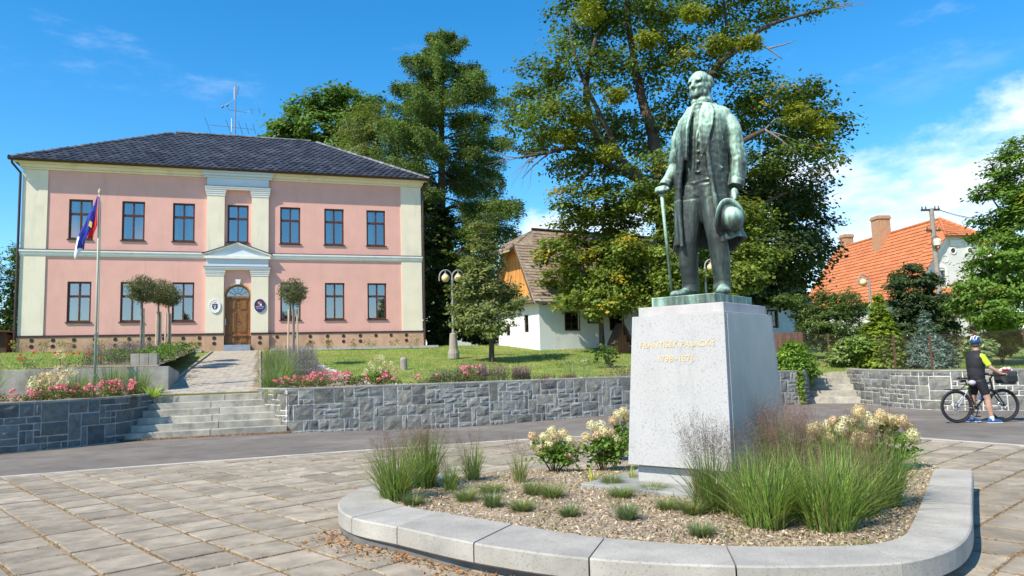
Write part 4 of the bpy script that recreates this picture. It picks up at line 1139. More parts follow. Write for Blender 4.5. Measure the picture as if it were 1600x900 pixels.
# hipped roof
EZ, RZ_ = 8.45, 11.6; ex0, ex1, ey0, ey1 = -9.22, 9.08, -.45, 10.45; rl, rr, ry = -3.3, 3.72, 5.0
r_ = MB(); r_.add([(ex0, ey0, EZ), (ex1, ey0, EZ), (ex1, ey1, EZ), (ex0, ey1, EZ), (rl, ry, RZ_), (rr, ry, RZ_)], [(0, 1, 5, 4), (1, 2, 5), (2, 3, 4, 5), (3, 0, 4), (3, 2, 1, 0)])
roof = r_.build('roof', TILE, th)
MB().box(ex0 + .05, ex1 - .05, ey0 + .04, 0.05, EZ - .05, EZ - .004).build('soffit', CREAM, th)
slope = Vector((0, ry - ey0, RZ_ - EZ)); SLEN = slope.length; sd_ = slope.normalized(); nrm = Vector((0, -sd_.z, sd_.y))
tw, tl_ = .30, .345
tm = MB(); cs = [(-.15, .004), (-.09, .02), (-.02, .036), (.05, .022), (.11, .004), (.149, .006)]
tm.loft([[(x, -.02, z + .024) for x, z in cs], [(x, .36, z + .002) for x, z in cs]], cap=False, close=False)
tm.loft([[(x, -.02, z + .002) for x, z in cs], [(x, -.02, z + .024) for x, z in cs]], cap=False, close=False)
tme = tm.mesh('roof_tile'); tme.materials.append(TILE)
rot = Matrix((Vector((1, 0, 0)), sd_, nrm)).transposed()
far = MB(); cnt = 0; row = 0
while row * tl_ < SLEN - .1:
    v = row * tl_; u = v / SLEN; a = ex0 + (rl - ex0) * u; b = ex1 + (rr - ex1) * u
    x = a + .12 + (row % 2) * .15
    while x < b - .1:
        o_ = Vector((x, ey0, EZ)) + sd_ * v + nrm * .006
        if cnt < 300:
            o = bpy.data.objects.new('roof_tile', tme); COL.objects.link(o); o.parent = roof; o.location = o_ + nrm * random.uniform(0, .006); o.rotation_euler = rot.to_euler()
        else: far.add([o_ + rot @ Vector(q) + nrm * random.uniform(0, .005) for q in tm.v], tm.f)
        cnt += 1; x += tw
    row += 1
far.build('upper_roof_tiles', TILE, roof)['kind'] = 'stuff'
rt = MB(); rt.loft([[( .0, .11 * math.cos(a) * (1.12 if x_ < .1 else 1), .10 * math.sin(a) * (1.15 if x_ < .1 else 1)) if False else (x_, .115 * math.cos(a) * (1.1 if x_ < .05 else .95), .10 * math.sin(a) * (1.15 if x_ < .05 else .95)) for a in [math.pi * k / 7 for k in range(8)]] for x_ in (0, .06, .42)], cap=False, close=False)
rme = rt.mesh('ridge_tile'); rme.materials.append(RIDGE)
for p0, p1 in (((ex0, ey0, EZ), (rl, ry, RZ_)), ((ex1, ey0, EZ), (rr, ry, RZ_)), ((rl, ry, RZ_), (rr, ry, RZ_))):
    p0, p1 = Vector(p0), Vector(p1); d = (p1 - p0).normalized(); k = int((p1 - p0).length / .38)
    s_ = d.cross(Vector((0, 0, 1))).normalized() * -1; u_ = d.cross(s_) if d.cross(s_).z > 0 else s_.cross(d)
    mt_ = Matrix((d, u_.cross(d), u_)).transposed()
    for i in range(k):
        o = bpy.data.objects.new('ridge_tile', rme); COL.objects.link(o); o.parent = roof; o.location = p0 + d * (i * .38) + u_ * .02; o.rotation_euler = mt_.to_euler()
# gutter and downpipes
g = MB(); g.loft([[(x, ey0 - .03 + .075 * math.cos(a), EZ + .0 + .07 * math.sin(a)) for a in [math.pi + math.pi * k / 8 for k in range(9)]] for x in (ex0 - .05, ex1 + .05)], cap=False, close=False)
g.box(ex0 - .05, ex1 + .05, ey0 + .045, ey0 + .06, EZ - .075, EZ + .01)
g.build('gutter', DBRN, th)
for x, xx in ((ex0 + .1, XL - .08), (ex1 - .1, XR + .08)):
    MB().tube([(x, ey0 - .02, EZ - .06), (x, ey0, EZ - .2), (xx, -.1, EZ - .55), (xx, -.1, -.2)], .05, 8).build('downpipe', DBRN, th)

# aerial on the ridge
AL = pm('aerial_metal', (.25, .26, .27), .5, met=.6)
an = thing('roof_aerial', 'tall roof aerial mast with long yagi antennas on the dark tile ridge', 'antenna', tuple(W_(-.37, 5.0, ZB + RZ_ + .08)), YB)
MB().tube([(0, 0, -.1), (0, 0, 1.6), (0, 0, 3.0)], [.035, .03, .022], 8).build('mast', AL, an)
m = MB(); m.tube([(-1.35, 0, .50), (.98, 0, .42)], .013, 6)
for x, l in ((-1.35, .36), (-.32, .3), (.28, .28), (.62, .22), (.98, .2)): m.tube([(x - l * .45, -.3, .46 + l), (x + l * .35, .3, .46 - l)], .011, 5)
m.build('yagi_antenna', AL, an)
m = MB(); m.tube([(-.4, 0, 1.62), (-.36, 0, 1.42), (0, 0, 1.38), (.6, 0, 1.33), (.7, 0, 1.42), (.7, 0, 1.55)], .014, 6); m.tube([(-.42, -.04, 1.6), (-.38, .04, 1.72)], .05, 6); m.tube([(-.66, -.04, 1.5), (-.62, .04, 1.62)], .05, 6)
m.tube([(-.66, 0, 1.55), (-.1, 0, 1.95)], .01, 5); m.tube([(.83, -.1, 1.55), (.86, .1, 1.3)], .01, 5); m.tube([(1.2, -.1, 1.62), (1.24, .1, 1.35)], .01, 5); m.tube([(.7, 0, 1.5), (1.25, 0, 1.48)], .006, 5)
m.build('side_antenna', AL, an)
m = MB(); m.tube([(.08, 0, 2.25), (.14, 0, 2.75)], .01, 5)
for z in np.arange(2.3, 2.75, .09): m.tube([(.09 + (z - 2.25) * .1 - .03, -.15, z), (.09 + (z - 2.25) * .1 + .05, .15, z + .02)], .01, 4)
m.build('upright_antenna', AL, an)
MB().tube([(-.06, 0, 2.0), (-.06, 0, 2.7)], .022, 6).build('white_rod', WHITE, an); MB().tube([(-.18, 0, .2), (-.18, 0, .95)], .028, 6).build('white_rod', WHITE, an)
# ------------------------------------------------------------------ thatched-looking shingle cottage, red-roofed house
LIME = pm('limewash', (0.80, 0.80, 0.79), 0.93, 0.04, 1.2, 0.012, 9, col2=(0.74, 0.745, 0.75), c2s=0.8, stain=((0.55, 0.53, 0.49), .4, 1.6, .4, .55))
SHING = pm('roof_shingle', (0.34, 0.255, 0.19), 0.95, 0.3, 3.0, 0, spec=.1, col2=(0.42, 0.345, 0.275), c2s=4.0)
PLANK = pm('larch_plank', (0.66, 0.31, 0.085), 0.75, 0.25, 5, 0.002, 30, rnd=0.18, col2=(0.38, 0.16, 0.045), c2s=2, stretch=(4, 4, .5))
OLDW = pm('old_timber', (0.075, 0.045, 0.03), 0.85, 0.25, 6)
CZ = 2.08; yc = R(29)
ct = thing('shingled_cottage', 'long low whitewashed cottage with steep shingle roof and orange plank gable', 'cottage', (1.24, 35.0, CZ), yc)
CL, CWd, CE, CR = 18.3, 4.1, 2.32, 6.1; CE2 = 2.78
cw_ops = [(1.46, 2.23, .94, 1.78), (4.1, 4.89, .94, 1.80), (15.15, 15.9, 1.05, 2.0), (8.0, 8.8, .94, 1.8)]
pierced(0, CL, -.3, CE + .2, cw_ops, 0, .18).build('front_wall', LIME, ct)
gm = pierced(-CWd, 0, -.3, CE + .2, [(-1.42, -1.02, .88, 1.72), (-3.28, -2.88, .8, 1.32)], 0, .15)
gm.v = [(y, -x, z) for x, y, z in gm.v]
gm.f = [tuple(reversed(f)) for f in gm.f]
# the pierced helper lies in x; turn it into the gable plane x=0
gm.v = [(p[0], p[1], p[2]) for p in gm.v]
gm.build('gable_wall', LIME, ct)
MB().box(.3, CL - .01, CWd - .3, CWd, -.3, CE + .19).box(CL - .3, CL - .001, .01, CWd - .31, -.3, CE + .19).build('rear_walls', LIME, ct)
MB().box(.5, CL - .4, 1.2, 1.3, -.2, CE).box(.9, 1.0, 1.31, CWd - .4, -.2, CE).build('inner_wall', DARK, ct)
def small_window(par, x, z, w, h, y=.06):
    m = MB(); f = .05
    m.box(x, x + f, y, y + .05, z, z + h); m.box(x + w - f, x + w, y, y + .05, z, z + h); m.box(x + f, x + w - f, y, y + .05, z, z + f); m.box(x + f, x + w - f, y, y + .05, z + h - f, z + h)
    m.box(x + w / 2 - .02, x + w / 2 + .02, y, y + .05, z + f, z + h - f)
    for u in (.36, .66): m.box(x + f, x + w / 2 - .021, y + .01, y + .04, z + h * u - .012, z + h * u + .012); m.box(x + w / 2 + .021, x + w - f, y + .01, y + .04, z + h * u - .012, z + h * u + .012)
    o = m.build('window', OLDW, par)
    for a, b in ((x + f, x + w / 2 - .021), (x + w / 2 + .021, x + w - f)):
        MB().add([(a, y + .025, z + f), (b, y + .025, z + f), (b, y + .025, z + h - f), (a, y + .025, z + h - f)], [(0, 1, 2, 3)]).build('pane', GLASS2, o)
    return o
GLASS2 = glassm('cottage_glass', (0.5, 0.52, 0.55), 0.12)
for a, b, c, d in cw_ops:
    o = small_window(ct, a, c, b - a, d - c)
    MB().box(a - .05, a - .005, -.015, .03, c - .05, d + .05).box(b + .005, b + .05, -.015, .03, c - .05, d + .05).box(a - .05, b + .05, -.02, .03, d + .002, d + .05).box(a - .05, b + .05, -.03, .03, c - .05, c - .002).build('surround', OLDW, o)
for (a, b, c, d) in ((1.02, 1.42, .88, 1.72), (2.88, 3.28, .8, 1.32)):
    m = MB(); m.box(.04, .09, a, a + .05, c, d); m.box(.04, .09, b - .05, b, c, d); m.box(.04, .09, a + .05, b - .05, c, c + .05); m.box(.04, .09, a + .05, b - .05, d - .05, d); m.box(.045, .08, a + .05, b - .05, (c + d) / 2 - .015, (c + d) / 2 + .015)
    o = m.build('window', OLDW, ct); MB().add([(.07, b - .05, c + .05), (.07, a + .05, c + .05), (.07, a + .05, d - .05), (.07, b - .05, d - .05)], [(0, 1, 2, 3)]).build('pane', GLASS2, o)
# info board between the windows
ib = MB().box(2.74, 3.44, -.05, -.004, 1.24, 1.84); o = ib.build('board', OLDW, ct); MB().box(2.79, 3.39, -.056, -.051, 1.29, 1.79).build('panel', pm('slate_panel', (.18, .19, .2), .5), o)
MB().tube([(17.45, -.08, CE + .1), (17.45, -.08, 0)], .05, 8).build('downpipe', OLDW, ct)
MB().box(17.75, 18.2, -.03, .0, .0, 1.9).build('door', OLDW, ct)
# roof: two steep planes, a half hip over the gable, a pent strip at its foot
yr = CWd / 2; ov = .32; x0 = -.42; hipx = 1.0; hz = 5.35
def roof_pt(y, off=0.0):          # front plane height at y
    return CE2 + (y) / yr * (CR - CE2)
ez = roof_pt(-ov)
yh = yr * (hz - CE2) / (CR - CE2)      # where the half hip's foot meets the planes
th_ = .12
m = MB()
# front plane polygon follows the half hip
fp = [(x0, -ov, ez), (CL + .4, -ov, ez), (CL + .4, yr, CR), (hipx, yr, CR), (x0, yh, hz)]
m.add([(x, y, z) for x, y, z in fp] + [(x, y, z - th_) for x, y, z in fp], [(0, 1, 2, 3, 4), (9, 8, 7, 6, 5)] + [(i, i + 5, (i + 1) % 5 + 5, (i + 1) % 5) for i in range(5)])
bp = [(x, CWd - y, z) for x, y, z in fp]
m.add([(x, y, z) for x, y, z in bp] + [(x, y, z - th_) for x, y, z in bp], [(4, 3, 2, 1, 0), (5, 6, 7, 8, 9)] + [((i + 1) % 5, (i + 1) % 5 + 5, i + 5, i) for i in range(5)])
hp = [(x0 - .35, yh - .25, hz - .42), (hipx, yr, CR), (x0 - .35, CWd - yh + .25, hz - .42)]
m.add(hp + [(x, y, z - th_) for x, y, z in hp], [(0, 1, 2), (5, 4, 3), (0, 2, 5, 3), (2, 1, 4, 5), (1, 0, 3, 4)])
croof = m.build('roof', SHING, ct)
def shingle_rows(name, eL, eR, tL, tR, w, ex, mat, par, th=.022, lift=.03, jit=.3, wave=0.0):
    """courses of shingles on the quad eL-eR (eave) tL-tR (top)"""
    eL, eR, tL, tR = map(Vector, (eL, eR, tL, tR)); n_ = (eR - eL).cross(tL - eL).normalized()
    if n_.z < 0: n_ = -n_
    sl = ((tL + tR) / 2 - (eL + eR) / 2); S = sl.length; rows = int(S / ex); V = []; upd = sl.normalized()
    for r in range(rows):
        a, b = eL.lerp(tL, r * ex / S), eR.lerp(tR, r * ex / S); d = (b - a); Ln = d.length
        if Ln < w: continue
        d.normalize(); x = -(random.uniform(0, w))
        while x < Ln:
            ww = w * random.uniform(1 - jit, 1 + jit); p0 = a + d * max(0, x) ; p1 = a + d * min(Ln, x + ww - .008)
            x += ww
            if (p1 - p0).dot(d) < .02: continue
            dn = random.uniform(-.02, .015); lf = n_ * (lift + random.uniform(-.006, .01))
            q0, q1 = p0 - upd * (.02 + dn), p1 - upd * (.02 + dn); u0, u1 = p0 + upd * ex, p1 + upd * ex
            V.append([q0 + lf, q1 + lf, u1 + n_ * .006, u0 + n_ * .006]); V.append([q0 + lf - n_ * th, q1 + lf - n_ * th, q1 + lf, q0 + lf])
    o = quads(name, np.array([[tuple(p) for p in f] for f in V]), mat, par); o['kind'] = 'stuff'; return o
shingle_rows('front_shingles', (x0, -ov - .02, ez), (CL + .4, -ov - .02, ez), (hipx - .0, yr, CR), (CL + .4, yr, CR), .13, .18, SHING, croof)
shingle_rows('front_shingles', (x0, -ov - .02, ez), (x0 + 1.9, -ov - .02, ez), (x0, yh, hz), (x0 + 1.9, yh, hz), .13, .18, SHING, croof)
shingle_rows('hip_shingles', hp[2], hp[0], hp[1], hp[1], .13, .17, SHING, croof)
MB().tube([(hipx - .05, yr, CR + .04), (CL + .45, yr, CR + .04)], .07, 6).build('ridge_board', OLDW, croof)
shingle_rows('pent_shingles', (-.52, CWd + .2, CE - .02), (-.52, -.2, CE - .02), (-.03, CWd + .2, CE + .33), (-.03, -.2, CE + .33), .13, .14, SHING, croof)
MB().hexa([(-.5, -.2, CE - .08), (0.0, -.2, CE - .08), (0.0, CWd + .2, CE - .08), (-.5, CWd + .2, CE - .08), (-.5, -.2, CE - .03), (0, -.2, CE + .31), (0, CWd + .2, CE + .31), (-.5, CWd + .2, CE - .03)]).build('pent_roof', SHING, ct)
k = 0; y = -.05
while y < CWd:
    y1 = y + .19; ym = (y + y1) / 2; zt = min(roof_pt(min(ym, CWd - ym)) - .1, hz - .1)
    if zt > CE + .3: MB().box(-.06 + random.uniform(-.008, .008), -.02, y, y1 - .012, CE + .2, zt).build('gable_plank', PLANK, ct)
    y = y1
for s in (0, 1):      # dark barge boards
    a = Vector((x0 + .02, -ov + .1, ez - .1)); b = Vector((x0 + .02, yh, hz - .1))
    if s: a.y, b.y = CWd - a.y, CWd - b.y
    MB().tube([a, b], .07, 4).build('barge_board', OLDW, ct)
m = MB()
for i in range(24): m.box(.2 + i * .75, .3 + i * .75, -.24, .02, CE - .2, CE - .06)
m.build('rafter_ends', OLDW, ct)['kind'] = 'stuff'

# house with the orange tile roof
GREYP = pm('grey_plaster', (0.70, 0.68, 0.64), 0.92, 0.06, 1.5, col2=(0.62, 0.61, 0.59), c2s=0.7)
ORANGE = pm('orange_tile', (0.62, 0.215, 0.085), 0.75, 0.16, 2.0, 0, col2=(0.53, 0.165, 0.065), c2s=0.9, stain=((0.36, 0.11, 0.05), .5, 1.4, .6, .52))
BRICK = pm('chimney_brick', (0.50, 0.29, 0.17), 0.9, 0.3, 14, 0.004, 30, col2=(0.40, 0.20, 0.11), c2s=6)
HZ = 2.6
hs = thing('orange_roofed_house', 'pale grey house with a large orange tiled roof and brick chimneys behind the garden', 'house', (31.66, 52.0, HZ), R(5))
hw, hd, he, hr = 3.9, 16.5, 3.0, 8.5
hzf = 6.93; hx = hw * (hr - hzf) / (hr - he)
wops = [(-1.9, -1.35, 3.42, 4.5), (1.35, 1.9, 3.42, 4.5)]
fw = pierced(-hw + .3, hw - .3, -.4, he, [(-1.95, -1.2, 1.0, 2.2), (1.2, 1.95, 1.0, 2.2)], 0, .15); fw.build('front_wall', GREYP, hs)
g2 = MB()      # gable above the eaves, pierced for two attic windows
gpts = [(-hw + .3, he), (hw - .3, he), (hx, hzf), (-hx, hzf)]
def rk(z): return hw - (hw) * (z - he) / (hr - he) - .12
zs = [he, 3.42, 4.5, 5.4, 6.2, hzf]
for z0_, z1_ in zip(zs, zs[1:]):
    cutsx = [(-1.9, -1.35), (1.35, 1.9)] if abs(z0_ - 3.42) < .01 else []
    xs0 = [(-rk(z0_), -rk(z1_))] + [(c, c) for p in cutsx for c in p] + [(rk(z0_), rk(z1_))]
    for i in range(0, len(xs0) - 1, 1):
        if cutsx and i % 2 == 1: continue
        (a0, a1), (b0, b1) = xs0[i], xs0[i + 1]
        g2.add([(a0, 0, z0_), (b0, 0, z0_), (b1, 0, z1_), (a1, 0, z1_)], [(0, 1, 2, 3)])
g2.build('gable', GREYP, hs)
MB().box(-hw + .3, -hw + .55, .1, hd, -.4, he + .2).box(hw - .55, hw - .3, .1, hd, -.4, he + .2).build('side_walls', GREYP, hs)
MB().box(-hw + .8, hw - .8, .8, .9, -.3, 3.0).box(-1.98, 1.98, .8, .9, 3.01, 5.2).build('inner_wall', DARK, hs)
for a, b, c, d in wops:
    m = MB(); m.box(a - .16, a - .005, -.05, .04, c - .1, d + .05); m.box(b + .005, b + .16, -.05, .04, c - .1, d + .05); m.box(a - .22, b + .22, -.08, .04, c - .2, c - .005)
    for k in range(8):
        w0, w1 = math.pi * k / 8, math.pi * (k + 1) / 8; cx = (a + b) / 2; r0, r1 = (b - a) / 2 + .0, (b - a) / 2 + .17
        m.hexa([(cx + r0 * math.cos(w0), -.05, d + .05 + .5 * r0 * math.sin(w0)), (cx + r0 * math.cos(w1), -.05, d + .05 + .5 * r0 * math.sin(w1)), (cx + r1 * math.cos(w1), -.05, d + .05 + .8 * r1 * math.sin(w1)), (cx + r1 * math.cos(w0), -.05, d + .05 + .8 * r1 * math.sin(w0))] +
               [(cx + r0 * math.cos(w0), .04, d + .05 + .5 * r0 * math.sin(w0)), (cx + r0 * math.cos(w1), .04, d + .05 + .5 * r0 * math.sin(w1)), (cx + r1 * math.cos(w1), .04, d + .05 + .8 * r1 * math.sin(w1)), (cx + r1 * math.cos(w0), .04, d + .05 + .8 * r1 * math.sin(w0))])
    o = m.build('window', WHITE, hs)
    q = MB(); q.box(a, a + .05, .08, .12, c, d); q.box(b - .05, b, .08, .12, c, d); q.box((a + b) / 2 - .02, (a + b) / 2 + .02, .08, .12, c, d)
    for u in (0, .33, .66, .97): q.box(a, b, .085, .115, c + (d - c) * u, c + (d - c) * u + .035)
    q.build('sash', pm('grey_sash', (.45, .47, .5), .6), o)
    MB().add([(a, .1, c), (b, .1, c), (b, .1, d), (a, .1, d)], [(0, 1, 2, 3)]).build('pane', GLASS2, o)
def ringm(cx, cz, r0, r1, name, fill=None):
    m = MB(); n = 20
    m.tube([(cx + (r0 + r1) / 2 * math.cos(2 * math.pi * k / n), -.01, cz + (r0 + r1) / 2 * math.sin(2 * math.pi * k / n)) for k in range(n + 1)], (r1 - r0) / 2, 6, cap=False)
    o = m.build(name, WHITE, hs)
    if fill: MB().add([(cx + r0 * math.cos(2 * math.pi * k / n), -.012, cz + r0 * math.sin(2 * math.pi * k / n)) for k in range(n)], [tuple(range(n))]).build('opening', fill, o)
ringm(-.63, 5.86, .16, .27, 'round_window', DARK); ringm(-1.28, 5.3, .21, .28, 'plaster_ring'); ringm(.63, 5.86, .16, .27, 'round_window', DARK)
MB().box(-.85, .85, -.06, .0, 6.2, 6.62).build('plaster_panel', WHITE, hs)
for sx in (-1, 1):
    a = Vector((sx * (hw + .05), -.12, he - .12)); b = Vector((sx * (hx + .1), -.12, hzf - .1))
    p = [a, b, b + Vector((0, .2, 0)), a + Vector((0, .2, 0))]; dn = Vector((-sx * .16, 0, -.24))
    MB().hexa([tuple(v + dn) for v in p] + [tuple(v) for v in p]).build('barge_board', WHITE, hs)
m = MB(); lt = [(-hw - .25, -.35, he - .35), (-hw - .25, hd, he - .35), (0, hd, hr), (0, 2.0, hr), (-hx - .1, -.35, hzf)]
m.add(lt, [(4, 3, 2, 1, 0)]); rt_ = [(-x, y, z) for x, y, z in lt]; m.add(rt_, [(0, 1, 2, 3, 4)]); m.add([(-hx - .2, -.42, hzf - .06), (hx + .2, -.42, hzf - .06), (0, 2.0, hr)], [(0, 1, 2)])
oroof = m.build('roof', ORANGE, hs)
shingle_rows('roof_tiles', (-hw - .25, hd, he - .35), (-hw - .25, -.38, he - .35), (0, hd, hr), (0, 2.0, hr), .26, .36, ORANGE, oroof, .035, .06, .04)
shingle_rows('roof_tiles', (-hw - .25, 1.5, he - .35), (-hw - .25, -.38, he - .35), (-hx - .1, 1.5, hzf), (-hx - .1, -.38, hzf), .26, .36, ORANGE, oroof, .035, .06, .04)
shingle_rows('hip_tiles', (-hx - .25, -.45, hzf - .07), (hx + .25, -.45, hzf - .07), (0, 2, hr), (0, 2, hr), .26, .36, ORANGE, oroof, .035, .06, .04)
for p0, p1 in (((0, 2, hr), (0, hd, hr)), ((-hx - .22, -.44, hzf - .06), (0, 2, hr)), ((hx + .22, -.44, hzf - .06), (0, 2, hr)), ((-hw - .2, hd, he - .3), (0, hd, hr))):
    p0, p1 = Vector(p0), Vector(p1); k = int((p1 - p0).length / .4); d = (p1 - p0) / k
    for i in range(k): MB().tube([p0 + d * i + Vector((0, 0, .04)), p0 + d * (i + 1.05) + Vector((0, 0, .02))], [.125, .10], 8).build('ridge_tile', ORANGE, oroof)
MB().hexa([(-hw + .1, -.75, he - .18), (hw - .1, -.75, he - .18), (hw - .1, 0, he - .1), (-hw + .1, 0, he - .1), (-hw + .1, -.75, he - .1), (hw - .1, -.75, he - .1), (hw - .1, 0, he + .32), (-hw + .1, 0, he + .32)]).build('pent_roof', ORANGE, hs)
def chimney(x, y, z0, z1, w):
    m = MB().box(x - w, x + w, y - w, y + w, z0, z1 - .28).box(x - w - .07, x + w + .07, y - w - .07, y + w + .07, z1 - .279, z1 - .12).box(x - w - .02, x + w + .02, y - w - .02, y + w + .02, z1 - .119, z1)
    return m.build('chimney', BRICK, hs)
chimney(-.5, 8.6, 7.0, 10.0, .52); chimney(.2, 15.2, 7.0, 9.6, .42)

# glimpse of a neighbouring gable between larch and pear tree
nh = thing('distant_house', 'small white gabled house glimpsed behind the lamp post and larch', 'house', (-3.9, 62.0, 2.9), R(20))
MB().extr_y([(-3, 0), (3, 0), (3, 5.2), (0, 8.2), (-3, 5.2)], 0, 8).build('wall', LIME, nh)
for sx in (-1, 1):
    p = [(sx * 3.5, -.4, 4.8), (0, -.4, 8.35), (0, 8.4, 8.35), (sx * 3.5, 8.4, 4.8)]
    MB().hexa([(x, y, z - .1) for x, y, z in p] + [(x, y, z + .12) for x, y, z in p]).build('roof', OLDW, nh)
for x in (-1.2, 1.2): MB().box(x - .5, x + .5, -.03, .0, 2.4, 3.8).build('window', DARK, nh)

# ------------------------------------------------------------------ lamps, pole, fence, shed
STEEL = pm('lamp_steel', (.34, .35, .35), .5, .12, 5, met=.3)
GLOBE = pm('opal_globe', (0.74, 0.60, 0.30), .25, .03, 3, spec=.5)
LBASE = pm('lamp_concrete', (.33, .29, .25), .92, .15, 5, .004, 40)
def arc_pts(x0, x1, z, h): return [(x0 + (x1 - x0) * (1 - math.cos(math.pi * k / 10)) / 2, 0, z + h * math.sin(math.pi * k / 10)) for k in range(11)]
def lamp(label, loc, rz, H, arms, base=.92, gr=.165):
    t = thing('street_lamp', label, 'street lamp', loc, rz, 'globe lamps round the gardens')
    if base: MB().lathe([(.24, -.1), (.24, .12), (.19, .3), (.15, base), (.10, base + .03)], 14).build('concrete_base', LBASE, t, smooth=False)
    MB().tube([(0, 0, .1), (0, 0, H)], [.06, .045], 10).build('pole', STEEL, t)
    for x in arms:
        MB().tube([(0, 0, H - .02)] + arc_pts(0, x, H, .30)[1:] + [(x, 0, H - .16)], .028, 8).build('arm', STEEL, t)
        x *= .52
        MB().lathe([(.02, .20), (.022, .05), (.07, .04), (.085, 0), (.08, -.03)], 12, (x, 0, H + .12)).build('cap', STEEL, t)
        MB().ball((x, 0, H + .13 - gr), gr, 16, 12).build('globe', GLOBE, t, smooth=True)
    return t
lamp('grey street lamp with two opal globes on arched arms beside the pear tree', (-2.46, 30.6, 1.86), R(18), 3.25, (-.54, .50))
p = at(1101, 415, 31.0); lamp('street lamp seen between the legs of the bronze statue', (p.x, p.y, hgt(p.x, p.y)), 0, p.z - hgt(p.x, p.y) - .05, (.5,), 0)
p = at(1358, 440, 33.0); lamp('single-globe street lamp standing behind the bright green conifer', (p.x, p.y, hgt(p.x, p.y)), R(0), p.z - hgt(p.x, p.y), (-.5,), 0)

p = at(1462, 470, 40); gz = hgt(p.x, p.y); tp = at(1455, 326, 40)
up = thing('utility_pole', 'leaning grey concrete utility pole with crossarm and wires before the grey gable', 'utility pole', (p.x, p.y, gz))
dx, dy, dz = tp.x - p.x, 0, tp.z - gz; bx_ = .25
MB().tube([(bx_, 0, -.3), (dx, 0, dz)], [.16, .115], 12).build('pole', LBASE, up)
MB().box(dx - .55, dx + .45, -.06, .06, dz - .12, dz - .02).build('crossarm', OLDW, up); MB().box(dx - .35, dx + .4, -.06, .06, dz - 1.25, dz - 1.17).build('crossarm', OLDW, up)
for x, z in ((-.5, -.02), (-.3, -.02), (.2, -.02), (.4, -.02), (-.3, -1.17), (.35, -1.17)): MB().lathe([(.03, 0), (.05, .04), (.035, .08), (.05, .12), (.02, .16)], 8, (dx + x, 0, dz + z)).build('insulator', pm('porcelain', (.25, .16, .12), .3), up)
MB().lathe([(.05, -.22), (.19, -.16), (.2, .1), (.12, .2), (.04, .22)], 12, (dx + .02, -.28, dz - 1.9)).build('lamp_head', pm('lamp_cream', (.7, .68, .6), .5), up)
MB().tube([(dx + .2 * math.cos(a) * 1.2, -.2, dz - 1.9 + .36 * math.sin(a)) for a in [2 * math.pi * k / 14 for k in range(15)]], .02, 5, cap=False).build('bracket', OLDW, up)
for z, ex, ey, ezz in ((-.02, 9, 6, .1), (-.05, 9, 5.6, -.15), (-1.1, 9, 6.4, .0), (-1.15, 9, 5.2, -.9), (-.03, 9, 7.0, .55)):
    MB().tube([(dx + .3 + (ex) * u, ey * u, dz + z + ezz * u - 1.1 * u * (1 - u)) for u in [k / 8 for k in range(9)]], .012, 4).build('wire', SBLK, up)

RUST = pm('rusty_steel', (.14, .065, .045), .7, .25, 8)
WIRE = pm('fence_wire', (.10, .075, .06), .7, .2, 8)
FP = [(11.35, 29.4), (11.9, 28.3), (12.55, 27.1), (13.0, 25.6), (13.3, 23.9), (13.55, 22.0), (13.9, 20.35), (16.2, 19.75), (18.6, 19.4)]
fn = thing('mesh_fence', 'brown wire mesh garden fence on rusty posts above the right stone wall', 'fence', (FP[0][0], FP[0][1], 0))
for i, q in enumerate(FP):
    z = hgt(*q); hh = 1.18 + .03 * (i % 2)
    MB().box(-.025, .025, -.025, .025, -.2, hh).build('post', RUST, fn, loc=(q[0] - FP[0][0], q[1] - FP[0][1], z))
    if i:
        a, b = Vector((*FP[i - 1], hgt(*FP[i - 1]))), Vector((*q, z)); d = b - a; L_ = d.length; m = MB()
        o_ = Vector((*FP[0], 0)); hgh = 1.08; nw = int(L_ / .075)
        for k in range(-int(hgh / .075), nw, 1):
            for sgn in (1, -1):
                u0, v0 = k * .075, .06; u1, v1 = u0 + hgh, .06 + hgh
                ua, ub = max(0, u0), min(L_, u1)
                if ub <= ua: continue
                va, vb = v0 + (ua - u0), v0 + (ub - u0)
                if sgn < 0: va, vb = .12 + hgh - va, .12 + hgh - vb
                m.tube([a - o_ + d * (ua / L_) + Vector((0, 0, va)), a - o_ + d * (ub / L_) + Vector((0, 0, vb))], .002, 3, cap=False)
        for v in (.06, .6, hgh + .06): m.tube([a - o_ + Vector((0, 0, v)), b - o_ + Vector((0, 0, v))], .005, 3, cap=False)
        m.build('wire_mesh', WIRE, fn)
gt = thing('garden_gate', 'brown board gate at the end of the mesh fence beside the cottage', 'gate', (10.1, 29.9, hgt(10.1, 29.9)), R(-22))
for i in range(9): MB().box(i * .15, i * .15 + .138, 0, .025, .05, 1.1 + .01 * (i % 3)).build('board', pm('brown_board', (.12, .06, .04), .8, .2, 6, rnd=.2), gt)
MB().box(0, 1.36, .026, .06, .25, .33).box(0, 1.36, .026, .06, .8, .88).build('rail', RUST, gt)
MB().box(-.1, -.02, -.02, .06, -.2, 1.25).build('post', RUST, gt)

# little kennel-like wooden shelter under the linden
p = at(973, 547, 33.6); z = hgt(p.x, p.y)
bh = thing('wooden_hutch', 'small brown pointed wooden hutch standing before the cottage wall', 'hutch', (p.x, p.y, z), R(24))
for i in range(5): MB().box(-.36 + i * .145, -.36 + i * .145 + .135, -.02, .02, 0, 1.05 - abs(i - 2) * .32 + .1).build('board', PLANK if False else pm('hutch_board', (.22, .085, .04), .8, .2, 6, rnd=.2), bh)
for sx in (-1, 1): MB().hexa([(sx * .5, -.2, .38), (sx * .46, .5, .38), (0, .5, 1.28), (0, -.2, 1.28), (sx * .56, -.2, .44), (sx * .52, .5, .44), (0, .5, 1.36), (0, -.2, 1.36)]).build('roof_board', OLDW, bh)
MB().box(-.34, .34, .03, .45, 0, .5).build('box', OLDW, bh)
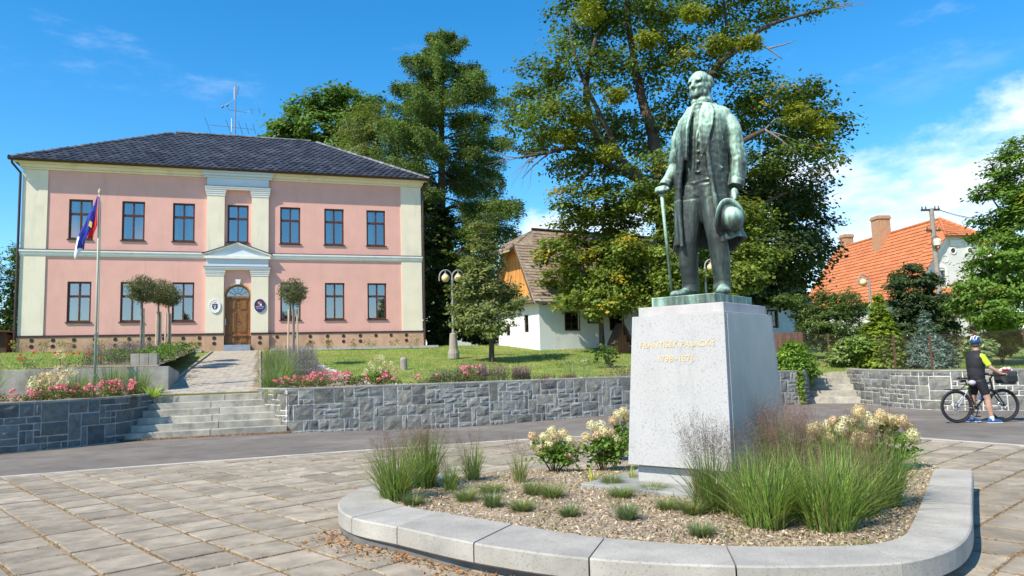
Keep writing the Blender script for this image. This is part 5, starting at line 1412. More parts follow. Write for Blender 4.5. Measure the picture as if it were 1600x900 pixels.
# lidded stone bollard on the lawn, dark shed left of the town hall
p = W_(5.83, -10.55); MB().lathe([(.12, -.1), (.125, .25), (.13, .36), (.10, .42), (.03, .44)], 14).build('bollard', LBASE, None, smooth=False, loc=(p.x, p.y, hgt(p.x, p.y)))
tag(bpy.data.objects['bollard'], 'short grey concrete bollard on the lawn behind the wall', 'bollard', kind='thing')
p = W_(-10.6, 1.5); sh = thing('garden_shed', 'dark timber shed with a sloping roof at the left edge behind the hedge', 'shed', (p.x, p.y, 2.5), YB)
for i in range(10): MB().box(-1.6 + i * .26, -1.6 + i * .26 + .245, 0, .04, -.2, 1.05 + .0 * i).build('board', OLDW, sh)
MB().hexa([(-2.2, -.3, 1.25), (1.2, -.3, .95), (1.2, 2, .95), (-2.2, 2, 1.25), (-2.2, -.3, 1.33), (1.2, -.3, 1.03), (1.2, 2, 1.03), (-2.2, 2, 1.33)]).build('roof', OLDW, sh)
MB().box(-1.55, .9, .06, 1.8, -.2, .9).build('carcass', OLDW, sh)
LEAFG = 1.75
# ------------------------------------------------------------------ trees
def px_r(D): return D / F_PX
def crown_from(blobs_px, D, dy=1.15, jy=1.0, base=(0, 0, 0)):
    out = []
    for b in blobs_px:
        x, y, r = b[:3]; c = at(x, y, D + rng.normal() * jy); k = px_r(D) * r
        out.append(((c.x - base[0], c.y - base[1], c.z - base[2]), (k, k * dy, k * (b[3] if len(b) > 3 else .8))))
    return out
def leafy(name, parent, blobs, n, sub, sig, size, col, spread=.35, warm=None, wf=0.0, up=.35, aspect=.62, mat=None):
    P, hue = clumps(blobs, n, sig, sub)
    ctr = np.array([[c[0], c[1], c[2] - .35 * r[2]] for c, r in blobs]); cg = P.mean(0)
    rad = np.array([r[0] for c, r in blobs]); cid = np.empty(len(P), int)
    for i in range(0, len(P), 4000): cid[i:i + 4000] = np.argmin(((P[i:i + 4000, None] - ctr[None]) ** 2).sum(2) / rad[None] ** 2, 1)
    o1 = P - ctr[cid]; o1 /= np.linalg.norm(o1, axis=1)[:, None] + 1e-6; o2 = P - cg; o2 /= np.linalg.norm(o2, axis=1)[:, None] + 1e-6
    return quads(name, leaf_quads(P, np.full(len(P), size), up, aspect, .55, o1 * .6 + o2 * .4), mat or LEAF, parent, tint(hue, np.array(col) * LEAFG, spread, warm, wf))
def limbs(name, parent, paths, mat=BARK, n=9):
    m = MB()
    for pts, r0, r1 in paths:
        c = [tuple(p) for p in catmull(pts, 4)]; k = len(c)
        c = [(p[0] + .03 * r0 * 6 * noise.noise(Vector(p) * 1.7), p[1] + .03 * r0 * 6 * noise.noise(Vector(p) * 1.7 + Vector((9, 0, 0))), p[2]) for p in c]
        m.tube(c, [r0 + (r1 - r0) * (i / (k - 1)) ** .8 for i in range(k)], n)
    return m.build(name, mat, parent, smooth=True)
def twigs(parent, name, starts, L, mat, n_=5, r=.02, seed=0):
    rd = random.Random(seed); m = MB()
    for s, d in starts:
        for _ in range(n_):
            p = Vector(s); v = Vector(d).normalized(); pts = [p.copy()]; v = (v + Vector((rd.uniform(-.5, .5), rd.uniform(-.5, .5), rd.uniform(-.4, .5)))).normalized()
            for k in range(4):
                p = p + v * L * rd.uniform(.15, .3); v = (v + Vector((rd.uniform(-.4, .4), rd.uniform(-.4, .4), rd.uniform(-.3, .4)))).normalized(); pts.append(p.copy())
            m.tube(pts, [r, r * .8, r * .6, r * .4, r * .15], 5)
    return m.build(name, mat, parent)
def base_of(px, D, py=545):
    p = at(px, py, D); return Vector((p.x, p.y, hgt(p.x, p.y)))
def rel(b, px, py, D): return tuple(at(px, py, D) - b)

# --- old broad tree with mistletoe behind the statue
D = 36.0; b = base_of(1050, D); t = thing('old_linden', 'huge old spreading tree full of mistletoe towering behind the statue', 'tree', tuple(b))
TR = [([(0, 0, -.3), rel(b, 1046, 430, D), rel(b, 1036, 330, D)], .62, .42),
      ([rel(b, 1036, 335, D), rel(b, 1010, 290, D), rel(b, 975, 255, D - .6), rel(b, 930, 205, D - 1), rel(b, 916, 130, D - 1), rel(b, 935, 50, D - .6)], .36, .09),
      ([rel(b, 1036, 335, D), rel(b, 1024, 230, D), rel(b, 1003, 150, D + .5), rel(b, 985, 60, D + .5), rel(b, 978, -40, D)], .40, .10),
      ([rel(b, 1036, 330, D), rel(b, 1075, 240, D + .3), rel(b, 1112, 118, D - .3), rel(b, 1150, 78, D - .8), rel(b, 1205, 38, D - 1), rel(b, 1300, 12, D - 1.4)], .34, .04),
      ([rel(b, 1112, 118, D - .3), rel(b, 1135, 60, D), rel(b, 1128, -20, D)], .16, .05),
      ([rel(b, 1040, 320, D), rel(b, 1110, 265, D - .8), rel(b, 1160, 222, D - 1.6), rel(b, 1195, 203, D - 2)], .24, .10),
      ([rel(b, 1005, 285, D), rel(b, 960, 262, D - 1), rel(b, 900, 232, D - 1.6), rel(b, 850, 240, D - 2), rel(b, 812, 246, D - 2.2)], .22, .04),
      ([rel(b, 930, 205, D - 1), rel(b, 880, 165, D - 1), rel(b, 835, 150, D - 1)], .15, .04),
      ([rel(b, 975, 255, D - .6), rel(b, 905, 110, D - 1.5), rel(b, 890, 40, D - 1.5)], .16, .05),
      ([rel(b, 1040, 320, D), rel(b, 1150, 330, D), rel(b, 1230, 300, D)], .22, .05)]
limbs('trunk', t, TR)
for q_ in [([rel(b, 1195, 203, D - 2), rel(b, 1215, 215, D - 2.2), rel(b, 1245, 240, D - 2.4), rel(b, 1262, 262, D - 2.4)], .07, .012), ([rel(b, 1195, 203, D - 2), rel(b, 1212, 186, D - 2.2), rel(b, 1232, 182, D - 2.3)], .05, .01), ([rel(b, 1190, 203, D - 2), rel(b, 1225, 212, D - 2.2), rel(b, 1262, 228, D - 2.4)], .05, .01),
                       ([rel(b, 1150, 78, D - .8), rel(b, 1190, 72, D - 1), rel(b, 1222, 92, D - 1.2)], .09, .02), ([rel(b, 1200, 76, D - 1), rel(b, 1230, 68, D - 1.2), rel(b, 1245, 62, D - 1.2)], .05, .01)]: limbs('dead_branch', t, [q_], BARKG, 6)
for q_ in [([rel(b, 850, 240, D - 2), rel(b, 815, 238, D - 2.2), rel(b, 792, 228, D - 2.2)], .06, .012), ([rel(b, 860, 238, D - 2), rel(b, 835, 258, D - 2), rel(b, 815, 280, D - 2)], .05, .01), ([rel(b, 905, 240, D - 2), rel(b, 880, 262, D - 2), rel(b, 858, 268, D - 2)], .05, .01)]: limbs('dead_branch', t, [q_], BARK, 6)
twigs(t, 'bare_twigs', [(rel(b, 812, 246, D - 2.2), (-1, 0, -.1)), (rel(b, 835, 245, D - 2.2), (-.6, 0, -.7)), (rel(b, 1262, 262, D - 2.4), (.7, 0, -.6)), (rel(b, 1262, 228, D - 2.4), (.9, 0, -.1)), (rel(b, 1300, 12, D - 1.4), (1, 0, .1))], 1.8, BARKG, 5, .022, 4)['kind'] = 'stuff'
OAK = [(900, 22, 42), (955, -15, 60), (1040, 0, 55), (1120, -15, 55), (1180, 8, 40), (1230, 2, 28), (1285, 10, 20, .5), (1060, 55, 45), (1010, 40, 42), (1150, 50, 30), (1085, 95, 32),
       (835, 130, 40), (806, 190, 28), (862, 178, 48), (885, 100, 38), (842, 215, 34), (905, 235, 40), (880, 60, 26), (955, 115, 45), (945, 60, 40), (1010, 120, 42), (1000, 210, 48), (955, 195, 42), (1060, 165, 40), (1035, 275, 48), (930, 275, 38), (970, 300, 42), (890, 262, 24),
       (1165, 135, 38), (1205, 160, 42), (1250, 150, 36), (1290, 180, 34), (1300, 205, 26), (1260, 215, 42), (1215, 245, 40), (1282, 250, 30), (1175, 190, 30), (1130, 100, 24), (1230, 205, 30), (1270, 130, 18)]
leafy('crown', t, crown_from(OAK, D, 1.5, 1.3, b), 60000, 800, .34, .18, (0.062, 0.094, 0.017), .55, (0.36, 0.27, 0.04), .03, .45)
for (x, y, r) in ((918, 22, 24), (1012, 62, 17), (1120, 68, 17), (1172, 68, 15), (962, 150, 14), (905, 185, 17), (885, 215, 14), (860, 170, 12), (1245, 178, 26), (1085, 20, 18), (950, 240, 15), (1285, 200, 14)):
    leafy('mistletoe', t, crown_from([(x, y, r)], D - 2.8, 1, .3, b), 1300, 60, .15, .16, (0.135, 0.155, 0.015), .3, None, 0, .2, .35)
# --- darker tree right of it
D = 39.0; b = base_of(1185, D); t = thing('dark_maple', 'dense dark green tree right of the statue, hiding the end of the cottage', 'tree', tuple(b))
limbs('trunk', t, [([(0, 0, -.3), rel(b, 1188, 430, D), rel(b, 1195, 330, D), rel(b, 1200, 240, D)], .3, .08)])
leafy('crown', t, crown_from([(1190, 260, 50), (1240, 300, 46), (1180, 330, 55), (1255, 350, 44), (1220, 390, 55), (1170, 400, 50), (1275, 395, 30), (1150, 300, 40), (1135, 370, 42), (1250, 430, 30), (1190, 445, 40), (1265, 320, 30), (1140, 445, 36), (1210, 450, 30), (1232, 462, 22)], D, 1.3, 1.0, b), 30000, 420, .36, .22, (0.042, 0.064, 0.020), .4, (0.25, 0.18, 0.03), .01, .5)
# --- yellowing linden before the cottage
D = 34.2; b = base_of(941, D, 546); t = thing('young_linden', 'round linden with yellowing leaves and slim trunk before the white cottage wall', 'tree', tuple(b))
limbs('trunk', t, [([(0, 0, -.2), rel(b, 939, 500, D), rel(b, 934, 450, D), rel(b, 930, 400, D), rel(b, 928, 360, D)], .15, .03), ([rel(b, 936, 455, D), rel(b, 980, 410, D), rel(b, 1010, 390, D)], .08, .02), ([rel(b, 934, 440, D), rel(b, 890, 410, D), rel(b, 868, 400, D)], .08, .02)])
leafy('crown', t, crown_from([(930, 320, 36), (895, 345, 30), (965, 345, 34), (870, 395, 28), (905, 395, 36), (950, 395, 40), (990, 385, 32), (870, 435, 28), (910, 445, 34), (955, 440, 36), (1000, 425, 34), (935, 475, 26), (975, 468, 28), (895, 472, 20), (880, 310, 22), (1025, 450, 26), (1040, 410, 28), (1035, 470, 22)], D, 1.2, .8, b), 30000, 500, .26, .17, (0.095, 0.128, 0.018), .45, (0.46, 0.33, 0.03), .08, .55)
D = 32.6; b = base_of(1075, D); t = thing('bushy_maple', 'leafy lower tree growing behind the pedestal and the statue legs', 'tree', tuple(b))
limbs('trunk', t, [([(0, 0, -.2), rel(b, 1075, 480, D), rel(b, 1078, 400, D)], .14, .05)])
leafy('crown', t, crown_from([(1060, 330, 36), (1100, 355, 38), (1055, 385, 36), (1110, 410, 38), (1150, 390, 36), (1065, 435, 36), (1130, 445, 34), (1165, 430, 30), (1040, 340, 26), (1180, 345, 30), (1195, 400, 26), (1020, 320, 28), (1090, 300, 30), (1150, 330, 32)], D, 1.2, .7, b), 21000, 330, .26, .17, (0.090, 0.122, 0.020), .45, (0.36, 0.28, 0.04), .04, .55)

# --- larch with ivy
D = 47.0; b = base_of(688, D, 530); t = thing('tall_larch', 'tall feathery larch with drooping branches behind the town hall', 'tree', tuple(b))
top = Vector(rel(b, 692, 48, D)); H = top.z
limbs('trunk', t, [([(0, 0, -.3), tuple(top * .35), tuple(top * .7), tuple(top)], .5, .04)])
m = MB(); PP = []; HU = []
def larch_len(u):   # relative height -> branch reach in px
    return np.interp(u, [.0, .25, .40, .52, .62, .72, .82, .9, .96, 1.0], [100, 140, 145, 132, 116, 112, 98, 64, 32, 8])
tier_r = rng.uniform(.72, 1.15, 40)
for i in range(176):
    u = .16 + .83 * max(0.0, (i // 8 + rng.uniform(-.12, .12)) / 21.5) ** .9; a = rng.uniform(0, 2 * math.pi); L_ = larch_len(u) * px_r(D) * rng.uniform(.7, 1.1) * tier_r[i // 8 + (i % 2) * 15]
    p0 = top * min(u, .995); d = Vector((math.cos(a), math.sin(a), 0)); pts = []
    for k in range(7):
        v = k / 6; pts.append(p0 + d * L_ * v + Vector((0, 0, L_ * ((.24 + .5 * max(0, u - .55)) * v - .42 * v * v + .16 * v ** 4))))
    m.tube(pts, [.07 * (1 - k / 7) * (1.2 - u) + .012 for k in range(7)], 4, cap=False)
    nn = int(26 + 40 * L_); vv = rng.uniform(.18, 1.0, nn) ** .75; hb = rng.uniform(-1, 1)
    P = np.array([tuple(p0 + d * L_ * v + Vector((0, 0, L_ * ((.24 + .5 * max(0, u - .55)) * v - .42 * v * v + .16 * v ** 4)))) for v in vv])
    side = rng.normal(size=nn) * (.10 + .17 * L_ * (1 - vv * .5)) * .4
    P += np.c_[-math.sin(a) * side, math.cos(a) * side, -np.abs(rng.normal(size=nn)) * (.13 + .05 * L_)]
    PP.append(np.repeat(P, 7, 0) + rng.normal(size=(nn * 7, 3)) * [.085, .085, .13]); HU.append(np.full(nn * 7, hb))
m.build('branches', BARK, t)
P = np.concatenate(PP); hue = np.concatenate(HU); n = len(P)
a = rng.normal(size=(n, 3)) * [.8, .8, .4]; a[:, 2] -= .35; a /= np.linalg.norm(a, axis=1)[:, None]
bb = np.cross(a, rng.normal(size=(n, 3))); bb /= np.linalg.norm(bb, axis=1)[:, None]; s = rng.uniform(.12, .26, (n, 1))
V = np.stack([P, P + a * s * .5 + bb * .035, P + a * s, P + a * s * .5 - bb * .035], 1)
quads('crown', V, LEAF, t, tint(hue, (0.125, 0.19, 0.045), .45))
leafy('ivy', t, crown_from([(682, 380, 26, 1.2), (685, 420, 25, 1.2), (683, 465, 26, 1.2), (685, 510, 27, 1.2), (700, 485, 20), (690, 345, 22), (720, 500, 22), (735, 520, 20), (760, 525, 18)], D - 1.0, 1, .5, b), 15000, 420, .24, .21, (0.045, 0.072, 0.018), .35, None, 0, .35, .9)
# second larch left of it, partly behind the roof
D = 52.0; b = base_of(585, D, 530); t = thing('leafy_larch', 'yellowish green larch showing just above the right end of the tile roof', 'tree', tuple(b))
limbs('trunk', t, [([(0, 0, -.3), rel(b, 590, 300, D), rel(b, 592, 170, D)], .35, .05)])
leafy('crown', t, crown_from([(575, 190, 34), (605, 210, 36), (560, 220, 32), (600, 250, 40), (640, 250, 36), (560, 260, 40), (640, 210, 26)], D, 1.3, 1.0, b), 13000, 260, .34, .34, (0.088, 0.108, 0.028), .4, None, 0, .15, .2)
# --- broadleaf behind the roof
D = 58.0; b = base_of(505, D, 530); t = thing('broadleaf_tree', 'dense green broadleaf tree rising behind the roof ridge beside the aerial', 'tree', tuple(b))
limbs('trunk', t, [([(0, 0, -.3), rel(b, 508, 300, D), rel(b, 512, 170, D)], .4, .08)])
leafy('crown', t, crown_from([(505, 160, 28), (475, 172, 24), (545, 160, 30), (440, 200, 20), (460, 200, 28), (500, 200, 34), (550, 200, 36), (530, 145, 18), (575, 158, 20), (430, 215, 14), (480, 235, 34), (540, 240, 36), (585, 190, 26)], D, 1.2, 1.0, b), 17000, 330, .36, .32, (0.066, 0.112, 0.022), .4, None, 0, .5)

# --- pear tree on the lawn
b = Vector((-.87, 29.08, hgt(-.87, 29.08))); D = 29.08; t = thing('pear_tree', 'small dense pear tree on the lawn beside the double globe lamp', 'tree', tuple(b))
limbs('trunk', t, [([(0, 0, -.2), rel(b, 768, 530, D), rel(b, 767, 480, D), rel(b, 760, 400, D), rel(b, 752, 360, D)], .13, .03), ([rel(b, 767, 500, D), rel(b, 790, 460, D), rel(b, 800, 430, D)], .05, .015), ([rel(b, 767, 495, D), rel(b, 738, 455, D), rel(b, 725, 440, D)], .05, .015)])
leafy('crown', t, crown_from([(752, 362, 15, 1.2), (756, 392, 22, 1), (740, 415, 20), (768, 412, 18), (755, 430, 28), (728, 450, 24), (788, 452, 22), (765, 462, 36), (722, 480, 22), (800, 472, 20), (745, 492, 30), (780, 495, 28), (730, 508, 18), (765, 515, 20), (748, 378, 14), (742, 350, 8, 1.5)], D, 1.15, .25, b), 17000, 340, .15, .12, (0.115, 0.135, 0.045), .5, (0.30, 0.28, 0.12), .06, .4)

# --- left edge: tall thuja and clipped hedge
for i, (s, tt, hh, ww, lab) in enumerate(((-9.75, 3.2, 4.9, .75, 'dark columnar thuja touching the left corner of the town hall'), (-10.9, 2.6, 4.6, .8, 'dark columnar thuja at the left edge above the shed'))):
    p = W_(s, tt); bz = hgtL(p.x, p.y); t = thing('thuja', lab, 'tree', (p.x, p.y, bz), 0, 'thujas left of the town hall')
    limbs('trunk', t, [([(0, 0, -.2), (0, 0, hh * .5), (0, 0, hh * .9)], .1, .02)])
    leafy('crown', t, [((rng.normal() * .1, rng.normal() * .1, z), (ww * (1.05 - .45 * z / hh), ww * (1.05 - .45 * z / hh), .5)) for z in np.arange(.3, hh, .4)], 9000, 300, .14, .16, (0.05, 0.095, 0.018), .4, None, 0, .1, .4)
p = W_(-10.25, -1.2); t = thing('clipped_hedge', 'clipped rounded green hedge at the left edge beside the plinth', 'hedge', (p.x, p.y, hgtL(p.x, p.y)), YB)
leafy('foliage', t, [((x, y, z), (.5, .45, .4)) for x in (-1.6, -.8, 0) for y in (0, .6) for z in (.35, .75)], 8000, 500, .09, .085, (0.10, 0.16, 0.03), .3, None, 0, .4)
limbs('stems', t, [([(x, .3, -.1), (x, .3, .4), (x + .1, .3, .8)], .04, .01) for x in (-1.4, -.6, 0)], n=6)

# --- conifers and shrubs of the right garden
def conifer(name, label, px, D, ytop, halfw, col, n, size=.14, aspect=.35, up=.1, lumps=0.2, py=572, prof=None, cat='conifer', droop=0.0, yc=1.0):
    b = base_of(px, D, py); H = (at(px, ytop, D).z - b.z); k = px_r(D)
    t = thing(name, label, cat, tuple(b)); limbs('trunk', t, [([(0, 0, -.2), (0, 0, H * .5), (0, 0, H * .93)], .09, .015)])
    bl = []
    prof = prof or [(0, 1), (.3, .9), (.6, .55), (.85, .22), (1, .04)]
    for u in np.arange(.05, 1.0, .065):
        r = np.interp(u, [q[0] for q in prof], [q[1] for q in prof]) * halfw * k
        m_ = max(3, int(6 * r / .35))
        for i in range(m_):
            a = 2 * math.pi * i / m_ + rng.uniform(0, 1); bl.append(((r * .68 * math.cos(a), r * .68 * math.sin(a), u * H - droop * r), (max(.08, r * .42) * rng.uniform(1 - lumps, 1 + lumps), max(.08, r * .42), max(.10, r * .32))))
    leafy('crown', t, bl, int(n * 1.6), int(n / 9), .055, size, col, .42, None, 0, up, aspect)
    return t
conifer('golden_thuja', 'bright yellow-green cone-shaped conifer behind the fence', 1380, 27.0, 457, 33, (0.125, 0.165, 0.018), 16000, .15, .5, .1, .3)
conifer('blue_spruce', 'small blue-grey spruce behind the mesh fence', 1452, 26.4, 486, 36, (0.10, 0.145, 0.125), 16000, .12, .4, .1, .25, prof=[(0, 1), (.35, .85), (.55, .4), (.75, .25), (.9, .12), (1, .03)])
D = 31.0; b = base_of(1435, D); t = thing('dark_pine', 'dark green bushy pine with upright shoots behind the blue spruce', 'conifer', tuple(b))
limbs('trunk', t, [([(0, 0, -.2), rel(b, 1436, 500, D), rel(b, 1430, 430, D)], .14, .03)])
leafy('crown', t, crown_from([(1428, 432, 18, 1.2), (1408, 440, 14, 1.2), (1450, 445, 18, 1.1), (1400, 425, 6, 2.2), (1425, 415, 6, 1.6), (1415, 470, 26), (1450, 475, 28), (1470, 490, 22), (1405, 500, 24), (1440, 510, 30), (1475, 515, 20), (1420, 535, 28), (1398, 450, 10, 1.6), (1460, 540, 26)], D, 1.1, .5, b), 18000, 420, .13, .20, (0.036, 0.060, 0.022), .4, None, 0, .1, .3)
D = 30.0; b = base_of(1300, D); t = thing('spreading_juniper', 'dark spreading juniper with reaching sprays between cottage and thuja', 'conifer', tuple(b))
limbs('trunk', t, [([(0, 0, -.2), rel(b, 1296, 520, D), rel(b, 1290, 490, D)], .12, .05), ([rel(b, 1296, 520, D), rel(b, 1260, 485, D), rel(b, 1228, 463, D)], .07, .015), ([rel(b, 1296, 520, D), rel(b, 1318, 480, D), rel(b, 1330, 462, D)], .07, .015)])
leafy('crown', t, crown_from([(1262, 485, 26, .6), (1240, 470, 20, .5), (1222, 466, 14, .4), (1290, 478, 26, .7), (1318, 472, 24, .8), (1330, 490, 20), (1300, 505, 28), (1270, 510, 26), (1335, 515, 18), (1283, 530, 22), (1310, 535, 22), (1345, 480, 12), (1285, 462, 12), (1325, 458, 10)], D, 1.2, .5, b), 14000, 420, .12, .15, (0.058, 0.088, 0.020), .45, None, 0, .15, .3)
for i, (px_, y, r, D, col, lab) in enumerate(((1320, 548, 22, 28, (0.12, 0.16, 0.05), 'pale green leafy bush behind the fence below the juniper'), (1345, 540, 18, 27.6, (0.10, 0.15, 0.03), 'green leafy bush behind the fence left of the yellow-green conifer'), (1500, 455, 26, 34, (0.10, 0.095, 0.04), 'olive brown bush below the grey gable window'), (1530, 540, 14, 25, (0.16, 0.2, 0.09), 'small grey-green bush on the lawn behind the cyclist'), (1565, 515, 26, 29, (0.2, 0.19, 0.03), 'yellowing bush under the walnut tree'))):
    b = base_of(px_, D); t = thing('garden_bush', lab, 'bush', tuple(b))
    bl = crown_from([(px_, y, r), (px_ - r * .7, y + r * .6, r * .7), (px_ + r * .7, y + r * .6, r * .7), (px_, y + r, r * .8)], D, 1, .3, b)
    if i == 2: bl += crown_from([(px_, y + 50, r * 1.3), (px_, y + 90, r)], D, 1, .3, b)
    leafy('foliage', t, bl, 5000, 160, .1, .13, col, .4, None, 0, .4)
    limbs('stems', t, [([(0, 0, -.1), (.1 * k, 0, .4), (.25 * k, 0, .9)], .03, .008) for k in (-1, 0, 1)], n=5)
p = at(1240, 588, 24.3); t = thing('cypress_bush', 'round bright green cypress bush on the wall left of the side steps', 'bush', (p.x, p.y, hgt(p.x, p.y)))
leafy('foliage', t, crown_from([(1240, 545, 17), (1228, 560, 18), (1252, 558, 16), (1238, 572, 20), (1218, 575, 14), (1262, 578, 14), (1235, 588, 18), (1258, 592, 12)], 24.3, 1, .15, Vector((p.x, p.y, hgt(p.x, p.y)))), 9000, 260, .09, .12, (0.10, 0.165, 0.02), .45, None, 0, .2, .45)
limbs('stems', t, [([(0, 0, -.1), (.1 * k, 0, .3), (.2 * k, 0, .6)], .03, .008) for k in (-1, 0, 1)], n=5)
p = at(1254, 640, 23.7); iv = thing('trailing_ivy', 'strand of ivy trailing down the wall end beside the side steps', 'plant', (p.x - .02, p.y - .02, 0))
leafy('foliage', iv, [((.02 * math.sin(z * 9), -.06, z), (.07, .04, .1)) for z in np.arange(.15, 1.1, .08)], 900, 80, .035, .07, (0.13, 0.19, 0.03), .35, None, 0, .3, .9)
D = 27.5; b = base_of(1640, D, 560); t = thing('walnut_tree', 'big bright green walnut tree overhanging the garden at the right edge', 'tree', tuple(b))
limbs('trunk', t, [([(0, 0, -.2), rel(b, 1640, 500, D), rel(b, 1625, 430, D), rel(b, 1605, 330, D)], .22, .07), ([rel(b, 1635, 470, D), rel(b, 1560, 430, D), rel(b, 1530, 410, D)], .09, .02), ([rel(b, 1600, 400, D), rel(b, 1570, 340, D), rel(b, 1550, 310, D)], .08, .02)])
leafy('crown', t, crown_from([(1590, 235, 24), (1566, 262, 26), (1612, 285, 44), (1545, 300, 20), (1580, 310, 34), (1555, 345, 30), (1600, 360, 44), (1530, 375, 14), (1560, 395, 30), (1535, 420, 24), (1590, 425, 44), (1555, 450, 30), (1515, 455, 22), (1590, 480, 38), (1540, 485, 28), (1508, 480, 18), (1560, 505, 24), (1625, 400, 50), (1640, 320, 50)], D, 1.3, .7, b), 38000, 800, .17, .15, (0.085, 0.145, 0.024), .4, (0.36, 0.27, 0.03), .015, .55, .5)
# --- a far wood closing the view between the houses
fw_ = []
for i in range(60):
    x = -75 + i * 2.6 + rng.uniform(-1, 1); y = 92 + rng.uniform(-6, 10); h_ = rng.uniform(3.2, 5.6) if -20 < x < 30 else rng.uniform(3.5, 7.5)
    fw_.append(((x, y, 3.2 + h_ * .5), (rng.uniform(1.6, 2.6), 2, h_ * .55)))
P, hue = clumps(fw_, 26000, .5, 700)
tag(quads('far_wood', leaf_quads(P, np.full(len(P), .55), .4), LEAF, None, tint(hue, (0.07, 0.11, 0.04), .35)), 'far belt of trees closing the view between the houses', 'wood', kind='stuff')

# --- standard ball trees beside the path
def ball_tree(label, s, tt, cz_px, px_, stakes, D=None, r=.52, hf=hgtL):
    p = W_(s, tt); z0 = hf(p.x, p.y); t = thing('ball_tree', label, 'tree', (p.x, p.y, z0), YB, 'clipped ball trees along the path')
    q = at(px_, cz_px, p.y); H = q.z - z0
    limbs('trunk', t, [([(0, 0, -.1), (.02, 0, H * .5), (0, 0, H - .2)], .045, .03)], BARKG, 7)
    bl = [((rng.normal() * .12, rng.normal() * .12, H + rng.normal() * .1), (r * .62, r * .62, r * .62)) for _ in range(5)] + [((0, 0, H + .08), (r * .8, r * .8, r * .85))]
    P, hue = clumps(bl, 4200, .06, 330); dd = P - np.array([0, 0, H]); V = leaf_quads(P + dd * .12, np.full(len(P), .10), .1, .22)
    quads('crown', V, LEAF, t, tint(hue, (0.155, 0.165, 0.08), .4))
    tw = MB()
    for i in range(40):
        a = rng.uniform(0, 6.28); e = rng.uniform(-.4, 1.2); L_ = r * rng.uniform(.7, 1.02); tw.tube([(0, 0, H - .2), (.5 * L_ * math.cos(a) * math.cos(e), .5 * L_ * math.sin(a) * math.cos(e), H - .1 + .4 * L_ * math.sin(e)), (L_ * math.cos(a) * math.cos(e), L_ * math.sin(a) * math.cos(e), H + L_ * math.sin(e) * .9)], [.008, .006, .003], 3, cap=False)
    tw.build('twigs', BARKG, t)['kind'] = 'stuff'
    for sx in stakes: MB().tube([(sx, .04, -.1), (sx * .8, .03, H - .55)], .034, 7).build('stake', pm('stake_wood', (.58, .44, .30), .8, .2, 8, stretch=(3, 3, .4)), t)
ball_tree('clipped ball tree on a tall stem nearest the flagpole, left of the path', -2.75, -9.2, 455, 253, (.10,))
ball_tree('clipped ball tree in the middle of the three left of the path', -2.35, -8.2, 462, 272, (-.05, .09), r=.46)
ball_tree('paler clipped ball tree nearest the oak door, left of the path', -2.2, -6.6, 466, 287, (.08, -.1), r=.46)
ball_tree('single clipped ball tree with three stakes right of the path', 2.15, -8.6, 460, 451, (-.17, .05, .19), r=.55, hf=hgt)
# ------------------------------------------------------------------ flowers, grasses and small plants
def gp(px, py, z):
    d = (px - 800) / F_PX * AXR - (py - 450) / F_PX * AXU + AXF
    return Vector((0, 0, EYE)) + d * ((z - EYE) / d.z)
def grass_clump(name, label, loc, H, n, spread, col, w=.0105, lean=.45, pan=0, pcol=(0.24, 0.13, 0.10), cat='grass clump', group=None, seed=0, ph=1.25, brown=.12):
    t = thing(name, label, cat, tuple(loc), 0, group)
    r = spread * np.sqrt(rng.uniform(size=n)) * .45; a = rng.uniform(0, 6.283, n)
    B = np.c_[r * np.cos(a), r * np.sin(a), np.full(n, -.01)]
    hd = a + rng.normal(size=n) * .8; h = H * (.38 + .66 * rng.uniform(size=n) ** .7); ln = H * lean * 2.3 * (rng.uniform(size=n) ** .9) * (1.25 - .5 * h / H)
    V, tips = blades(B, hd, h, ln, w * rng.uniform(.7, 1.3, n), .65, 4)
    c = np.array(col) * 1.95 * rng.uniform(.6, 1.35, (n, 1)); k = rng.uniform(size=n) < brown; c[k] = np.array((.34, .27, .12)) * rng.uniform(.6, 1.1, (k.sum(), 1))
    quads('blades', V, BLADE, t, np.tile(c, (4, 1)))
    if pan:      # airy flower panicles above the leaves
        m = pan; r = spread * np.sqrt(rng.uniform(size=m)) * .5; a = rng.uniform(0, 6.283, m); B = np.c_[r * np.cos(a), r * np.sin(a), np.zeros(m)]
        h = H * rng.uniform(ph * .72, ph, m); ln = h * rng.uniform(.05, .34, m); hd = a + rng.normal(size=m) * .5
        S, tips = blades(B, hd, h, ln, np.full(m, .0028), .6, 4)
        F = []; C_ = []
        q = 34
        base = np.repeat(tips, q, 0); hh = np.repeat(h, q); u = rng.uniform(0, 1, m * q) ** .8
        d = np.repeat(np.c_[np.cos(hd), np.sin(hd), np.zeros(m)], q, 0)
        P0 = base - np.c_[d[:, :2] * (u * .12 * hh)[:, None], (u * .36 * hh)]
        sp = rng.normal(size=(m * q, 3)) * (.018 + .075 * u)[:, None] * (H / .9); P1 = P0 + sp; P1[:, 2] += .03
        # branchlets and spikelets
        sd = np.cross(P1 - P0, rng.normal(size=P0.shape)); sd /= np.linalg.norm(sd, axis=1)[:, None] + 1e-9
        br = np.stack([P0 - sd * .0006, P0 + sd * .0006, P1 + sd * .0005, P1 - sd * .0005], 1)
        sk = leaf_quads(P1, np.full(len(P1), .011), .1, .4)
        pc = np.array(pcol) * rng.uniform(.6, 1.4, (m * q, 1))
        quads('panicles', np.concatenate([S, br, sk]), BLADE, t, np.concatenate([np.tile(np.array(pcol) * .9 * rng.uniform(.7, 1.3, (m, 1)), (4, 1)), pc * .9, pc]))
    return t
